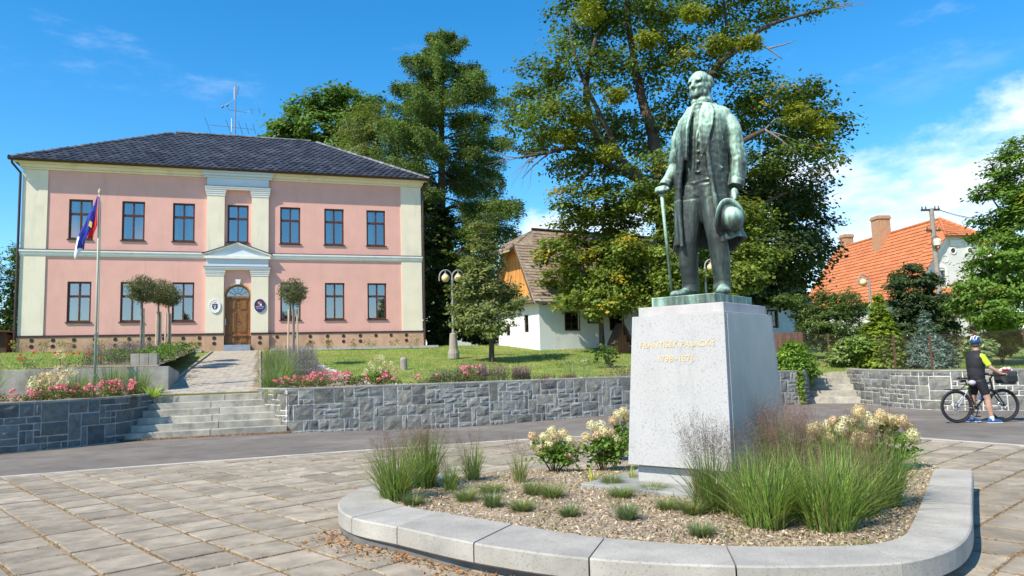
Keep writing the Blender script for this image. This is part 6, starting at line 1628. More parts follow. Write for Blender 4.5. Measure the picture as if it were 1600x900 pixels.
def tuft(label, loc, r, h, col=(0.10, 0.15, 0.045), n=330, group=None, name='fescue_tuft'):
    t = thing(name, label, 'grass tuft', tuple(loc), 0, group)
    a = rng.uniform(0, 6.283, n); rr = r * .35 * np.sqrt(rng.uniform(size=n)); B = np.c_[rr * np.cos(a), rr * np.sin(a), np.full(n, -.01)]
    V, _ = blades(B, a + rng.normal(size=n) * .4, h * rng.uniform(.45, 1.1, n), r * rng.uniform(.3, 1.1, n), np.full(n, .0055), .5, 3)
    c = np.array(col) * rng.uniform(.6, 1.4, (n, 1)); k = rng.uniform(size=n) < .18; c[k] = (.36, .28, .14)
    quads('blades', V, BLADE, t, np.tile(c, (3, 1))); return t
def petals_ball(c, r, n, size, flat=.8):
    d = rng.normal(size=(n, 3)); d /= np.linalg.norm(d, axis=1)[:, None]; P = np.array(c) + d * r * rng.uniform(.72, 1.05, (n, 1)) * [1, 1, flat]
    a = np.cross(d, rng.normal(size=(n, 3))); a /= np.linalg.norm(a, axis=1)[:, None]; b = np.cross(d, a); s = size * rng.uniform(.7, 1.2, (n, 1))
    return np.stack([P - a * s * .5, P + b * s * .5, P + a * s * .5 + d * s * .15, P - b * s * .5], 1)
def hydrangea(label, loc, bush, heads, nleaf=900, leaf=.075, hr=.085, group=None, cols=((0.74, 0.61, 0.37), (0.66, 0.50, 0.33), (0.80, 0.73, 0.50), (0.75, 0.65, 0.40)), npet=150):
    t = thing('hydrangea', label, 'hydrangea', tuple(loc), 0, group)
    P, hue = clumps(bush, nleaf, .06, 60); quads('foliage', leaf_quads(P, np.full(len(P), leaf), .5, .6), LEAF, t, tint(hue, (0.14, 0.24, 0.04), .35))
    m = MB()
    for (x, y, z) in heads:
        m.tube([(x * .15, y * .15, 0), (x * .6, y * .6, z * .5), (x, y, z)], [.008, .006, .004], 5)
        r = hr * rng.uniform(.8, 1.15); c = np.array(cols[rng.integers(0, len(cols))])
        n = int(npet * 2); V = petals_ball((x, y, z + r * .5), r, n, .021 * hr / .085, .95)
        quads('flower_head', V, PETAL, t, np.clip(c * rng.uniform(.7, 1.25, (n, 1)), 0, .85))
    m.build('stems', pm('hydrangea_stem', (.12, .09, .05), .8), t)
    return t
def flower_bush(name, label, loc, w, h, leafc, flc, nfl, fr=.05, cat='rose bush', group=None, n=700, leaf=.05, dep=None, npet=16):
    t = thing(name, label, cat, tuple(loc), YB, group)
    dep = dep or w * .7
    bl = [((rng.uniform(-.5, .5) * w, rng.uniform(-.5, .5) * dep, h * rng.uniform(.3, .6)), (w * .28, dep * .28, h * .35)) for _ in range(6)]
    P, hue = clumps(bl, n, .05, 70); quads('foliage', leaf_quads(P, np.full(len(P), leaf), .4), LEAF, t, tint(hue, np.array(leafc) * 1.35, .4))
    m = MB()
    for _ in range(9): m.tube([(rng.uniform(-.4, .4) * w, rng.uniform(-.4, .4) * dep, -.05), (rng.uniform(-.5, .5) * w, rng.uniform(-.5, .5) * dep, h * .6)], [.006, .003], 4)
    m.build('stems', BARKG, t)['kind'] = 'stuff'
    if nfl:
        V = []; c = []
        for _ in range(nfl):
            p = (rng.uniform(-.52, .52) * w, rng.uniform(-.55, .35) * dep, h * rng.uniform(.55, 1.05)); V.append(petals_ball(p, fr * rng.uniform(.6, 1.1), npet, fr * .8)); c.append(np.clip(np.array(flc) * rng.uniform(.75, 1.3, (npet, 1)) + rng.uniform(0, .06), 0, .85))
        quads('blossoms', np.concatenate(V), PETAL, t, np.concatenate(c))
    return t
def spikes(name, label, loc, w, h, col, flc, n=160, cat='sage', group=None, dep=None, top=.45):
    t = thing(name, label, cat, tuple(loc), YB, group); dep = dep or w * .6
    B = np.c_[rng.uniform(-.5, .5, n) * w, rng.uniform(-.5, .5, n) * dep, np.zeros(n)]; hh = h * rng.uniform(.6, 1.1, n); hd = rng.uniform(0, 6.28, n)
    V, tips = blades(B, hd, hh, hh * rng.uniform(.02, .3, n), np.full(n, .006), .5, 3)
    q = 16; u = rng.uniform(0, top, n * q); P = np.repeat(tips, q, 0) - np.c_[np.repeat(np.c_[np.cos(hd), np.sin(hd)] * (hh * .15)[:, None], q, 0) * u[:, None], u * np.repeat(hh, q)] + rng.normal(size=(n * q, 3)) * .012
    low = np.c_[rng.uniform(-.55, .55, n * 6) * w, rng.uniform(-.55, .55, n * 6) * dep, rng.uniform(.02, .55, n * 6) * h]
    quads('foliage', np.concatenate([V, leaf_quads(low, np.full(len(low), .05), .3, .35)]), LEAF, t, np.concatenate([np.tile(np.array(col) * rng.uniform(.6, 1.3, (n, 1)), (3, 1)), np.array(col) * rng.uniform(.6, 1.4, (n * 6, 1))]))
    quads('flower_spikes', leaf_quads(P, np.full(len(P), .022), .2, .6), PETAL, t, np.array(flc) * rng.uniform(.6, 1.4, (n * q, 1)))
    return t
def G0(px, py):
    p = gp(px, py, .19); p.z = bedz(p.x, p.y); return p
SW = (0.105, 0.155, 0.035)
# tall switch grasses in the statue bed
GR = 'tall switch grasses in the statue bed'
grass_clump('switch_grass', 'dense switch grass at the left tip of the granite seat', G0(618, 782), .66, 420, .30, SW, lean=.42, pan=26, group=GR, ph=1.2)
grass_clump('switch_grass', 'tall switch grass with reddish plumes just behind the left tip clump', G0(662, 762), .72, 380, .28, (0.085, 0.135, 0.03), lean=.36, pan=40, group=GR, ph=1.2)
grass_clump('switch_grass', 'short narrow switch grass right of the left pair', G0(704, 766), .36, 110, .13, SW, lean=.35, pan=4, group=GR)
grass_clump('switch_grass', 'slim blue-green switch grass in front of the kerb line', G0(738, 750), .54, 150, .16, (0.105, 0.15, 0.05), lean=.4, pan=10, group=GR)
grass_clump('switch_grass', 'thin sparse switch grass left of the white hydrangeas', G0(812, 754), .42, 80, .14, (0.15, 0.17, 0.06), lean=.4, pan=9, group=GR, ph=1.45)
grass_clump('switch_grass', 'airy switch grass standing before the pedestal near corner', G0(1112, 796), .62, 330, .30, (0.095, 0.135, 0.035), lean=.42, pan=58, group=GR, ph=1.5, pcol=(0.13, 0.10, 0.075))
grass_clump('switch_grass', 'broad fresh green switch grass right of the pedestal corner', G0(1196, 822), .70, 480, .36, (0.12, 0.18, 0.04), lean=.45, pan=14, group=GR)
grass_clump('switch_grass', 'broad switch grass nearest the front of the seat', G0(1298, 826), .72, 560, .38, (0.12, 0.18, 0.04), lean=.45, pan=12, group=GR)
grass_clump('switch_grass', 'switch grass with purple plumes behind the front clumps', G0(1232, 778), .82, 420, .36, (0.09, 0.14, 0.035), lean=.36, pan=75, group=GR, ph=1.22, pcol=(0.27, 0.155, 0.13))
grass_clump('switch_grass', 'dark switch grass leaning over the right seat', G0(1376, 790), .74, 420, .34, (0.085, 0.135, 0.03), lean=.42, pan=16, group=GR)
grass_clump('switch_grass', 'switch grass with purple plumes beside the polished pedestal side', G0(1192, 752), .86, 320, .34, (0.09, 0.13, 0.04), lean=.34, pan=80, group=GR, ph=1.22, pcol=(0.29, 0.17, 0.14))
grass_clump('switch_grass', 'switch grass in front of the cream hydrangea heads', G0(1318, 772), .74, 380, .34, (0.10, 0.155, 0.035), lean=.38, pan=30, group=GR)
grass_clump('switch_grass', 'looser switch grass filling the gap between the two broad front clumps', G0(1250, 806), .62, 260, .34, (0.12, 0.17, 0.045), lean=.52, pan=14, group=GR, brown=.2)
grass_clump('switch_grass', 'arching switch grass between the front clump and the dark right one', G0(1345, 806), .64, 260, .32, (0.11, 0.16, 0.045), lean=.52, pan=14, group=GR, brown=.2)
grass_clump('switch_grass', 'loose low switch grass between the pedestal corner clump and the fresh green one', G0(1158, 804), .48, 180, .28, (0.12, 0.16, 0.05), lean=.55, pan=16, group=GR, brown=.22)
# low fescue tufts
TU = [(645, 789, 'leftmost low tuft beside the seat edge'), (728, 782, 'low tuft below the slim switch grass'), (766, 770, 'low tuft furthest back left of the pedestal'), (770, 792, 'small tuft near the seat between two others'), (815, 798, 'low tuft midway along the front seat'), (862, 778, 'low tuft before the white hydrangea'), (888, 806, 'dark tuft near the seat below the hydrangea'), (832, 772, 'pale tuft with dry stems'), (972, 776, 'larger tuft at the pedestal slab corner'), (980, 812, 'round blue-green tuft in front of the slab'), (1044, 796, 'short tuft directly before the plinth'), (1084, 804, 'dry tuft left of the airy switch grass'), (1096, 836, 'bright tuft nearest the seat on the right'), (955, 760, 'tuft touching the pedestal slab'), (1020, 770, 'thin tuft on the slab edge')]
for i, (x, y, l) in enumerate(TU): tuft(l, G0(x, y), .155 + .03 * (i % 3), .13 + .04 * (i % 2), (0.17, 0.24, 0.075) if i % 3 else (0.14, 0.22, 0.09), 420, 'low grass tufts in the statue bed')
for x, y, l in ((926, 752, 'yellow-green strappy leaves left of the pedestal slab'), (988, 752, 'yellow-tipped strappy leaves before the plinth')):
    grass_clump('strappy_plant', l, G0(x, y), .22, 26, .08, (0.22, 0.24, 0.04), w=.014, lean=.6, cat='plant')
# small weeds and seedlings between the chips
wp = []
while len(wp) < 2400:
    x, y = rng.uniform(-1.4, 4.9), 5.5 + 5.5 * rng.uniform() ** 1.4
    if inside(bi, x, y) and noise.noise(Vector((x * 2.6, y * 2.6, 7))) > rng.uniform(-.1, .5): wp.append((x, y, bedz(x, y)))
wp = np.array(wp); n = len(wp)
V, _ = blades(wp, rng.uniform(0, 6.28, n), rng.uniform(.02, .08, n), rng.uniform(.01, .06, n), rng.uniform(.003, .008, n), .5, 2)
c = np.array((0.20, 0.25, 0.08)) * rng.uniform(.6, 1.3, (n, 1)); k = rng.uniform(size=n) < .35; c[k] = (.45, .36, .2)
tag(quads('bed_weeds', V, BLADE, None, np.tile(c, (2, 1))), 'small weeds and dry seedlings between the bark chips', 'weeds', kind='stuff')
# hydrangeas
o = G0(866, 728); hydrangea('cream hydrangea left of the pedestal with leggy stems', o, [((0, 0, .30), (.26, .22, .16)), ((.1, 0, .2), (.2, .2, .12))], [(-.28, -.02, .46), (-.13, .02, .44), (-.02, -.1, .5), (.02, .1, .40), (.13, .05, .46), (-.24, .08, .34), (.22, -.05, .40), (-.06, -.12, .34), (.30, .05, .30), (-.18, -.12, .28), (.18, -.12, .20)], 750, hr=.08, group='cream hydrangeas round the pedestal')
o = G0(940, 722); hydrangea('compact leafy cream hydrangea touching the left side of the pedestal', o, [((0, 0, .26), (.25, .22, .18)), ((.12, .1, .3), (.2, .2, .16))], [(-.20, -.03, .42), (-.06, -.08, .45), (.05, -.04, .47), (.14, .05, .46), (-.1, .12, .56), (.02, .1, .55), (.2, .0, .36)], 1000, hr=.08, group='cream hydrangeas round the pedestal')
o = G0(972, 700); hydrangea('tall cream hydrangea half hidden behind the pedestal left side', o, [((0, 0, .3), (.2, .2, .22))], [(-.05, -.05, .62), (.05, .02, .66), (-.12, .05, .52), (.1, .1, .56)], 700, hr=.085, group='cream hydrangeas round the pedestal')
o = gp(1345, 742, .12); o.z = bedz(o.x, o.y); hd = []
for i in range(36):
    a = rng.uniform(0, 6.28); r = .62 * math.sqrt(rng.uniform()); hd.append((r * math.cos(a) * 1.2, r * math.sin(a) * .6 - .1, .30 + .36 * (1 - (r / .65) ** 2) + rng.uniform(-.10, .06)))
hydrangea('large cream hydrangea full of flower heads right of the pedestal', o, [((0, 0, .35), (.55, .35, .22)), ((.4, 0, .25), (.35, .3, .18)), ((-.4, 0, .28), (.35, .3, .18))], hd, 2200, hr=.085, group='cream hydrangeas round the pedestal')

# --- beds on the terrace
def T0(px, py):           # on the sloping terrace
    d = (px - 800) / F_PX * AXR - (py - 450) / F_PX * AXU + AXF; k = .0974
    a = (Vector((0, 0, EYE)) - QB).dot(NB); l = (.93 + k * (a + 15.5) - EYE) / (d.z - k * d.dot(NB)); p = Vector((0, 0, EYE)) + d * l
    p.z = hgt(p.x, p.y) + .02; return p
def TS(s, t, hf=hgt): p = W_(s, t); p.z = hf(p.x, p.y) + .02; return p
RP = 'pink roses on the retaining walls'
PINKF = (0.72, 0.22, 0.27); LG = (0.10, 0.13, 0.035)
for s, t, w, h, nf, l in ((1.95, -16.3, 1.0, .42, 26, 'pink roses at the right corner above the front steps'), (2.85, -16.35, .9, .48, 34, 'dense pink roses on the wall left of the cream hydrangea'), (3.5, -16.2, .7, .40, 14, 'fading pink roses with brown leaves beside the pebble border'), (4.35, -16.45, .6, .44, 18, 'pink roses below the cream hydrangea on the wall'), (6.6, -16.35, .75, .55, 22, 'pale pink roses beside the purple sage on the wall'), (5.4, -16.3, .7, .35, 6, 'mostly green rose with few pink blooms on the wall')):
    flower_bush('rose_bush', l, TS(s, t), w, h, LG, PINKF, nf, .055, group=RP)
o = TS(4.15, -16.0); hydrangea('cream hydrangea among pink roses on the long wall', o, [((0, 0, .35), (.35, .3, .22))], [(-.32, 0, .42), (-.2, .1, .62), (-.05, .05, .75), (.08, .1, .78), (.2, 0, .6), (.38, 0, .62), (-.1, -.1, .5), (.1, -.1, .45), (.45, .05, .48), (-.38, .05, .3)], 700, hr=.10, npet=60)
GB = 'grass clumps beside the path'
for s, t, h, l in ((1.45, -15.4, .75, 'grass clump at the top of the steps on the right'), (1.6, -14.2, .85, 'second grass clump along the right path edge'), (1.55, -12.6, .9, 'third grass clump along the right path edge'), (1.75, -11.0, .95, 'fourth grass clump along the right path edge'), (1.5, -9.4, .85, 'farthest grass clump along the right path edge')):
    grass_clump('path_grass', l, TS(s, t), h, 420, .6, (0.095, 0.15, 0.045), w=.016, lean=.5, pan=10, group=GB, pcol=(0.24, 0.16, 0.12))
for s, t, w, h, l in ((2.4, -13.5, 1.0, .6, 'lavender mound right of the path beside the pebble border'), (2.3, -11.5, 1.1, .75, 'grey lavender mound below the single ball tree'), (2.4, -9.6, 1.0, .8, 'tall grey lavender behind the single ball tree'), (1.9, -7.6, 1.0, .7, 'green perennial mound near the door right of the path'), (2.5, -6.0, 1.0, .6, 'far lavender mound near the plinth right of the path')):
    spikes('lavender', l, TS(s, t), w, h, (0.13, 0.155, 0.10), (0.25, 0.21, 0.30), 170, 'lavender', 'lavender mounds beside the path')
flower_bush('perennial', 'rusty brown spent perennials before the grass clumps right of the path', TS(2.7, -14.9), 1.0, .4, (0.2, 0.12, 0.06), (.4, .2, .12), 10, .04, 'perennial')
for s, t, w, h, fc, l in ((7.35, -16.3, .9, .62, (0.22, 0.06, 0.18), 'tall purple sage on the long wall beside pink roses'), (8.2, -16.35, .5, .5, (0.22, 0.07, 0.18), 'small purple sage clump on the long wall'), (6.9, -15.7, .8, .7, (0.14, 0.12, 0.16), 'grey-purple sage behind the pink roses'), (6.0, -16.1, .8, .5, (0.16, 0.13, 0.13), 'greyish seedy perennials on the wall left of the sage')):
    spikes('purple_sage', l, TS(s, t), w, h, (0.085, 0.115, 0.045), fc, 150, 'sage', 'purple sage on the wall')
for s, t, w, h, lc, fc, nf, l in ((8.9, -16.45, .55, .22, (0.13, 0.06, 0.06), None, 0, 'low dark red stonecrop on the long wall'), (9.6, -16.4, .5, .2, (0.12, 0.07, 0.06), None, 0, 'second low dark red stonecrop on the long wall'), (11.6, -16.3, 1.5, .42, (0.16, 0.10, 0.065), (.22, .09, .1), 60, 'wide mound of brownish pink heather on the long wall'), (12.9, -16.3, .9, .4, (0.10, 0.12, 0.045), (.3, .28, .06), 6, 'green mound right of the heather'), (15.1, -16.4, .55, .3, (0.14, 0.2, 0.03), (.55, .3, .04), 7, 'bright green seedling with orange flowers near the pedestal'), (15.9, -16.4, .45, .3, (0.14, 0.2, 0.03), None, 0, 'bright green seedling beside the pedestal edge'), (14.0, -16.45, .4, .3, (0.15, 0.22, 0.03), None, 0, 'yellow-green seedling on the long wall'), (16.6, -16.4, .35, .26, (0.15, 0.2, 0.03), None, 0, 'last yellow-green seedling on the long wall')):
    flower_bush('bedding_plant', l, TS(s, t), w, h, lc, fc or (0, 0, 0), nf, .03, 'plant', 'low plants on the long wall', 600, .035)
for s, t, h, l in ((10.0, -15.8, .7, 'thin seeding grass stalks on the long wall'), (13.8, -15.8, .85, 'tall wispy weed stalks on the long wall'), (10.6, -15.6, .6, 'loose grass tuft behind the heather'), (12.0, -15.4, .55, 'second loose grass tuft behind the heather'), (8.6, -15.6, .5, 'loose grass tuft behind the stonecrop'), (15.0, -15.6, 1.0, 'single dry flower stalks on the lawn edge')):
    grass_clump('wispy_grass', l, TS(s, t), h, 50, .3, (0.14, 0.17, 0.07), w=.012, lean=.4, pan=5, group='wispy grasses on the long wall', pcol=(.42, .36, .22), ph=1.4)
o = T0(945, 575); flower_bush('lawn_shrub', 'small leafy shrub on the lawn before the hutch', o, .8, .9, (0.10, 0.16, 0.03), (0, 0, 0), 0, cat='shrub', n=1100, leaf=.08)
for x, y, w, l in ((905, 572, 1.6, 'patch of white daisies on the lawn near the pedestal'), (850, 562, 1.4, 'thin patch of white daisies under the pear tree shade')):
    flower_bush('daisies', l, T0(x, y), w, .22, (0.11, 0.17, 0.03), (.7, .7, .68), 26, .03, 'flowers', None, 500, .05, npet=7)
# left bed on the wall
for s, t, w, h, nf, l in ((-2.75, -17.4, .85, .40, 26, 'pink roses on the dark wall right of the cream hydrangea'), (-2.05, -16.9, .7, .42, 30, 'bright pink roses on the dark wall nearest the front steps'), (-3.9, -18.2, .8, .32, 14, 'pale pink roses at the left edge of the dark wall'), (-3.3, -17.9, .6, .35, 10, 'brownish roses under the cream hydrangea on the dark wall')):
    flower_bush('rose_bush', l, TS(s, t), w, h, (0.11, 0.11, 0.04), PINKF, nf, .055, group=RP)
o = TS(-3.35, -17.3); hydrangea('cream hydrangea with one tall head on the dark left wall', o, [((0, 0, .2), (.4, .3, .15))], [(-.45, 0, .42), (-.3, .1, .52), (-.1, 0, .55), (.05, .1, .62), (.2, 0, .55), (.33, .1, .6), (-.2, -.1, .36), (.05, -.1, .4), (.28, -.1, .42), (.02, .2, 1.02), (-.42, -.1, .3)], 400, hr=.12, npet=70)
for s, t, h, l in ((-2.55, -15.3, 1.0, 'grass clump before the concrete wall beside the flagpole'), (-1.95, -15.2, .85, 'grass clump before the right end of the concrete wall'), (-3.25, -15.3, .8, 'short grass clump at the foot of the flagpole'), (-4.9, -16.6, 1.1, 'tall grass clump at the far left edge of the bed'), (-4.1, -15.1, .8, 'grass clump before the left part of the concrete wall')):
    grass_clump('bed_grass', l, TS(s, t), h, 260, .45, (0.10, 0.15, 0.05), w=.016, lean=.45, pan=8, group='grass clumps in the left bed', pcol=(.3, .22, .15))
grass_clump('daylily', 'bright green strappy daylily beside the top of the steps', TS(-1.6 + .1, -15.75), .42, 70, .3, (0.17, 0.25, 0.03), w=.022, lean=.75, cat='plant')
RPY = 'red flowers on the left lawn edge'
for s, t, l in ((-4.7, -14.0, 'red poppies at the left edge above the concrete wall'), (-3.9, -13.9, 'few red poppies left of the flagpole'), (-3.3, -13.8, 'single red poppy right of the left group'), (-2.9, -7.8, 'red roses below the ball trees left of the path'), (-2.3, -6.6, 'red roses nearest the door left of the path')):
    flower_bush('red_flowers', l, TS(s, t, hgtL), .6, .42, (0.09, 0.13, 0.04), (.65, .03, .03), 4, .05, 'flowers', RPY, 90)
for s, t, w, l in ((-2.3, -12.6, .9, 'green perennial mound by the concrete wall corner'), (-2.0, -11.2, .9, 'low green edging mound left of the path'), (-1.95, -9.8, .9, 'second low green edging mound left of the path'), (-1.9, -8.2, .9, 'third low green edging mound left of the path'), (-1.85, -6.6, .9, 'far green edging mound left of the path')):
    flower_bush('edging_plant', l, TS(s, t, hgtL), w * 1.15, .55, (0.10, 0.165, 0.03), (0, 0, 0), 0, cat='plant', group='green mounds left of the path', n=1100, leaf=.06, dep=1.3)
for s, t, l in ((-2.75, -11.6, 'grey lavender behind the white planter box'), (-2.7, -10.0, 'grey lavender under the ball trees'), (-3.2, -12.6, 'green grass mound left of the white planter box')):
    spikes('lavender', l, TS(s, t, hgtL), 1.0, .62, (0.13, 0.145, 0.11), (0.22, 0.17, 0.22), 170, 'lavender', 'lavender mounds left of the path')
p = TS(-2.05, -13.2, hgtL); bx2 = thing('planter_box', 'square pale concrete planter box on the corner of the low wall', 'planter', (p.x, p.y, p.z - .1), YB)
for i in range(3): MB().box(-.34 + i * .23, -.34 + i * .23 + .222, -.2, .2, 0, .42).build('slat_block', CONC, bx2, bevel=.008)
# roses along the foot of the town hall
for i, (s, h) in enumerate(((-8.6, .55), (-7.7, .65), (-6.75, .6), (-5.6, .55), (-4.6, .5), (-3.7, .55), (-1.65, .45), (3.2, .6), (4.0, .6), (5.1, .6), (6.0, .62), (7.0, .6), (8.1, .75))):
    p = TS(s, -.95 if s > 0 else -.8, hgt if s > 0 else hgtL)
    flower_bush('young_rose', ['leftmost', 'second', 'third', 'fourth', 'fifth', 'sixth', 'seventh', 'eighth', 'ninth', 'tenth', 'eleventh', 'twelfth', 'rightmost'][i] + ' young rose along the brown plinth counted from the left', p, .5, h, (0.17, 0.17, 0.05), (.5, .2, .15), 2, .04, group='young roses along the plinth', n=110, leaf=.075)
m = MB()
for s0, s1 in ((-9.0, -1.45), (1.45, 9.2)): m.box(s0, s1, -1.15, -.1, -.12, .0)
o = m.build('gravel_strip', pm('gravel', (.5, .47, .42), .95, .35, 30, .01, 60)); o.location = W_(0, 0, 2.47); o.rotation_euler = (0, 0, YB); o['kind'] = 'structure'
# pebbles edging the right bed, dry leaves at the foot of the steps and of the seat
P = []
for (a_, b_) in (((3.05, -8.2), (3.6, -12)), ((3.6, -12), (4.2, -14.4)), ((4.2, -14.4), (5.2, -15.0)), ((5.2, -15.0), (17.4, -15.3))):
    L_ = math.hypot(b_[0] - a_[0], b_[1] - a_[1])
    for k in range(int(L_ / .14)):
        u = k / (L_ / .14); P.append((a_[0] + (b_[0] - a_[0]) * u + rng.normal() * .05, a_[1] + (b_[1] - a_[1]) * u + rng.normal() * .05))
m = MB()
for s, t in P: p = TS(s, t); r = rng.uniform(.04, .08); m.ball((p.x, p.y, p.z + .01), (r, r, r * .6), 6, 4)
tag(m.build('border_pebbles', pm('pebble', (.5, .46, .41), .9, .3, 3)), 'pale pebbles bordering the flower bed along the lawn', 'pebbles', kind='stuff')
n = 2600; P = np.zeros((n, 3)); q = 1700
ss = rng.uniform(-2.0, 1.9, q); P[:q] = [tuple(W_(s, -17.28 - abs(rng.normal()) * .07, .004 + rng.uniform(0, .03))) for s in ss]
u = rng.uniform(3.2, 8.2, n - q)
for i, uu in enumerate(u):
    o_, i_ = sec(uu); d = (o_ - i_).normalized(); e = abs(rng.normal()) * .11 * (1.6 if uu < 5.2 else 1); P[q + i] = (o_.x + d.x * (e - .03), o_.y + d.y * (e - .03), .006 + rng.uniform(0, .02))
c = np.array([(0.42, 0.19, 0.07), (0.34, 0.15, 0.05), (0.46, 0.30, 0.16)])[rng.integers(0, 3, n)] * rng.uniform(.6, 1.2, (n, 1))
tag(quads('dry_leaves', leaf_quads(P, np.full(n, .035), .7, .5, .5), PETAL, None, c), 'dry russet leaves blown against the steps and the seat', 'leaves', kind='stuff')
# ------------------------------------------------------------------ flag
p = W_(-3.02, -14.75); fz = hgt(p.x, p.y); tpz = at(161, 303, p.y).z
fl = thing('flagpole', 'slim pale flagpole with a green cord standing before the low concrete wall', 'flagpole', (p.x, p.y, fz))
FH = tpz - fz
MB().tube([(0, 0, -.2), (0, 0, FH)], [.034, .022], 10).build('pole', pm('pole_paint', (.42, .44, .36), .5, .1, 4), fl, smooth=True)
MB().tube([(.075, -.02, .3), (.07, -.02, FH * .5), (.05, -.02, FH - .2)], .009, 5).build('cord', pm('green_cord', (.12, .26, .18), .7), fl)
MB().lathe([(.03, 0), (.045, .03), (.04, .1), (.02, .13), (.004, .15)], 10, (0, 0, FH)).build('finial', pm('finial', (.55, .45, .28), .4), fl)
for z in (.5, 1.6): MB().lathe([(.06, 0), (.06, .05)], 10, (0, 0, z)).build('clamp', STEEL, fl)
k_ = p.y / F_PX
fg = thing('flag', 'limp red, blue and white flag with a small gold emblem hanging from the flagpole', 'flag', (p.x, p.y, fz + FH))
RED = pm('flag_red', (.55, .02, .03), .8, .08, 6); BLUE = pm('flag_blue', (.03, .05, .36), .8, .08, 6); WHT = pm('flag_white', (.78, .78, .8), .8, .05, 6); GLD = pm('flag_gold', (.55, .42, .1), .7)
# rows from the top: (drop px, left px, boundary px, right px) relative to the pole top
rows = [(4, -4, -2, 0), (18, -7, -2, 0), (34, -15, -5, 0), (50, -21, -9, 0), (64, -26, -13, -4), (76, -30, -19, -9)]
def fl_pt(xp, dp, ph): return (xp * k_ + 0, -.04 - .05 * math.sin(xp * .55 + dp * .05 + ph) - .002 * abs(xp), -dp * k_)
def cloth(name, cols, mat, ph=0):
    m = MB(); rings = [[fl_pt(a + (b - a) * j / 10, d + 1.2 * math.sin(j * .9), ph) for j in range(11)] for d, a, b in cols]
    m.loft(rings, cap=False, close=False)
    o = m.build(name, mat, fg, smooth=True); s_ = o.modifiers.new('solid', 'SOLIDIFY'); s_.thickness = .006; return o
cloth('red_stripe', [(d, b, c) for d, a, b, c in rows[:5]] + [(72, -14, -9)], RED)
cloth('blue_stripe', [(d, a, b + .1) for d, a, b, c in rows] + [(88, -31, -20)], BLUE)
cloth('white_stripe', [(70, -29, -24), (82, -33, -22), (94, -35, -26), (104, -35, -29)], WHT, .3)
MB().extr_y([(-10 * k_, -44 * k_), (-6 * k_, -47 * k_), (-7 * k_, -56 * k_), (-12 * k_, -52 * k_)], -.135, -.125).build('emblem', GLD, fg)

# ------------------------------------------------------------------ cyclist with bicycle
BX, BY = 9.60, 16.42
RUB = pm('tyre_rubber', (.025, .025, .027), .8, .1, 8); ALU = pm('bike_alloy', (.45, .46, .47), .35, met=.8); BLK = pm('bike_black', (.02, .021, .024), .35); SIL = pm('bike_silver', (.55, .55, .55), .3, met=.4); NEON = pm('neon_yellow', (.55, .85, .04), .6, .05)
bk = thing('bicycle', 'dark mountain bicycle with handlebar bag held by the cyclist', 'bicycle', (BX, BY, 0), R(1.5))
def wheel(x):
    R0 = .355
    n = 36; rim = MB(); ty = MB()
    circ = lambda r: [(r * math.cos(2 * math.pi * k / n), 0, r * math.sin(2 * math.pi * k / n)) for k in range(n + 1)]
    ty.tube(circ(R0 - .024), .026, 8, cap=False); w = ty.build('wheel', RUB, bk, smooth=True, loc=(x, 0, R0))
    rim.tube(circ(R0 - .058), .013, 6, cap=False); rim.build('rim', BLK, w)
    s = MB()
    for k in range(28):
        a = 2 * math.pi * k / 28; b = a + (.5 if k % 2 else -.5); y = .03 if k % 4 < 2 else -.03
        s.tube([(.03 * math.cos(b), y, .03 * math.sin(b)), ((R0 - .065) * math.cos(a), 0, (R0 - .065) * math.sin(a))], .0022, 3, cap=False)
    s.build('spokes', ALU, w)['kind'] = 'stuff'
    MB().tube([(0, -.055, 0), (0, .055, 0)], .024, 10).build('hub', BLK, w)
    d = MB(); d.tube([(.085 * math.cos(2 * math.pi * k / 20), .04, .085 * math.sin(2 * math.pi * k / 20)) for k in range(21)], .009, 4, cap=False); d.build('brake_disc', ALU, w)
    return w
w1 = wheel(0.0); w2 = wheel(1.03)
c = MB()
for r_, y in ((.052, -.035), (.044, -.042), (.034, -.05)): c.lathe([(r_, 0), (r_, .006)], 16); 
c.v = [(x, -.035 - z * 3, y) for x, y, z in c.v]; c.build('cassette', ALU, w1)
BB = (.42, 0, .30); ST_ = (.27, 0, .78); HT, HB_ = (.80, 0, .86), (.83, 0, .70)
MB().tube([BB, ST_], .018, 8).build('seat_tube', BLK, bk); MB().tube([(.29, 0, .70), HT], .019, 8).build('top_tube', BLK, bk); MB().tube([BB, (.82, 0, .74)], .024, 8).build('down_tube', BLK, bk)
for y in (-.05, .05): MB().tube([BB, (0, y * 1.3, .355)], .011, 6).build('chain_stay', SIL, bk); MB().tube([(.29, 0, .72), (0, y * 1.3, .355)], .010, 6).build('seat_stay', SIL, bk)
for y in (-.055, .055): MB().tube([(.85, y, .66), (.88, y, .60), (1.03, y, .355)], [.02, .018, .014], 8).build('fork_leg', BLK, bk)
MB().box(.81, .88, -.07, .07, .65, .69).tube([HB_, (.785, 0, .93)], .022, 8).build('head_tube', BLK, bk)
MB().tube([ST_, (.235, 0, .92)], .014, 8).build('seat_post', BLK, bk); MB().tube([(.272, 0, .76), (.268, 0, .79)], .026, 10).build('seat_clamp', NEON, bk)
s = MB(); s.loft([[(x, w_ * math.cos(a), z + .018 * math.sin(a)) for a in [2 * math.pi * k / 12 for k in range(12)]] for x, w_, z in ((.09, .05, .965), (.13, .07, .965), (.2, .065, .955), (.28, .03, .95), (.36, .02, .95))]); sdl = s.build('saddle', BLK, bk, smooth=True)
MB().ball((.17, 0, .90), (.07, .035, .035), 10, 8).build('saddle_bag', BLK, bk, smooth=True)
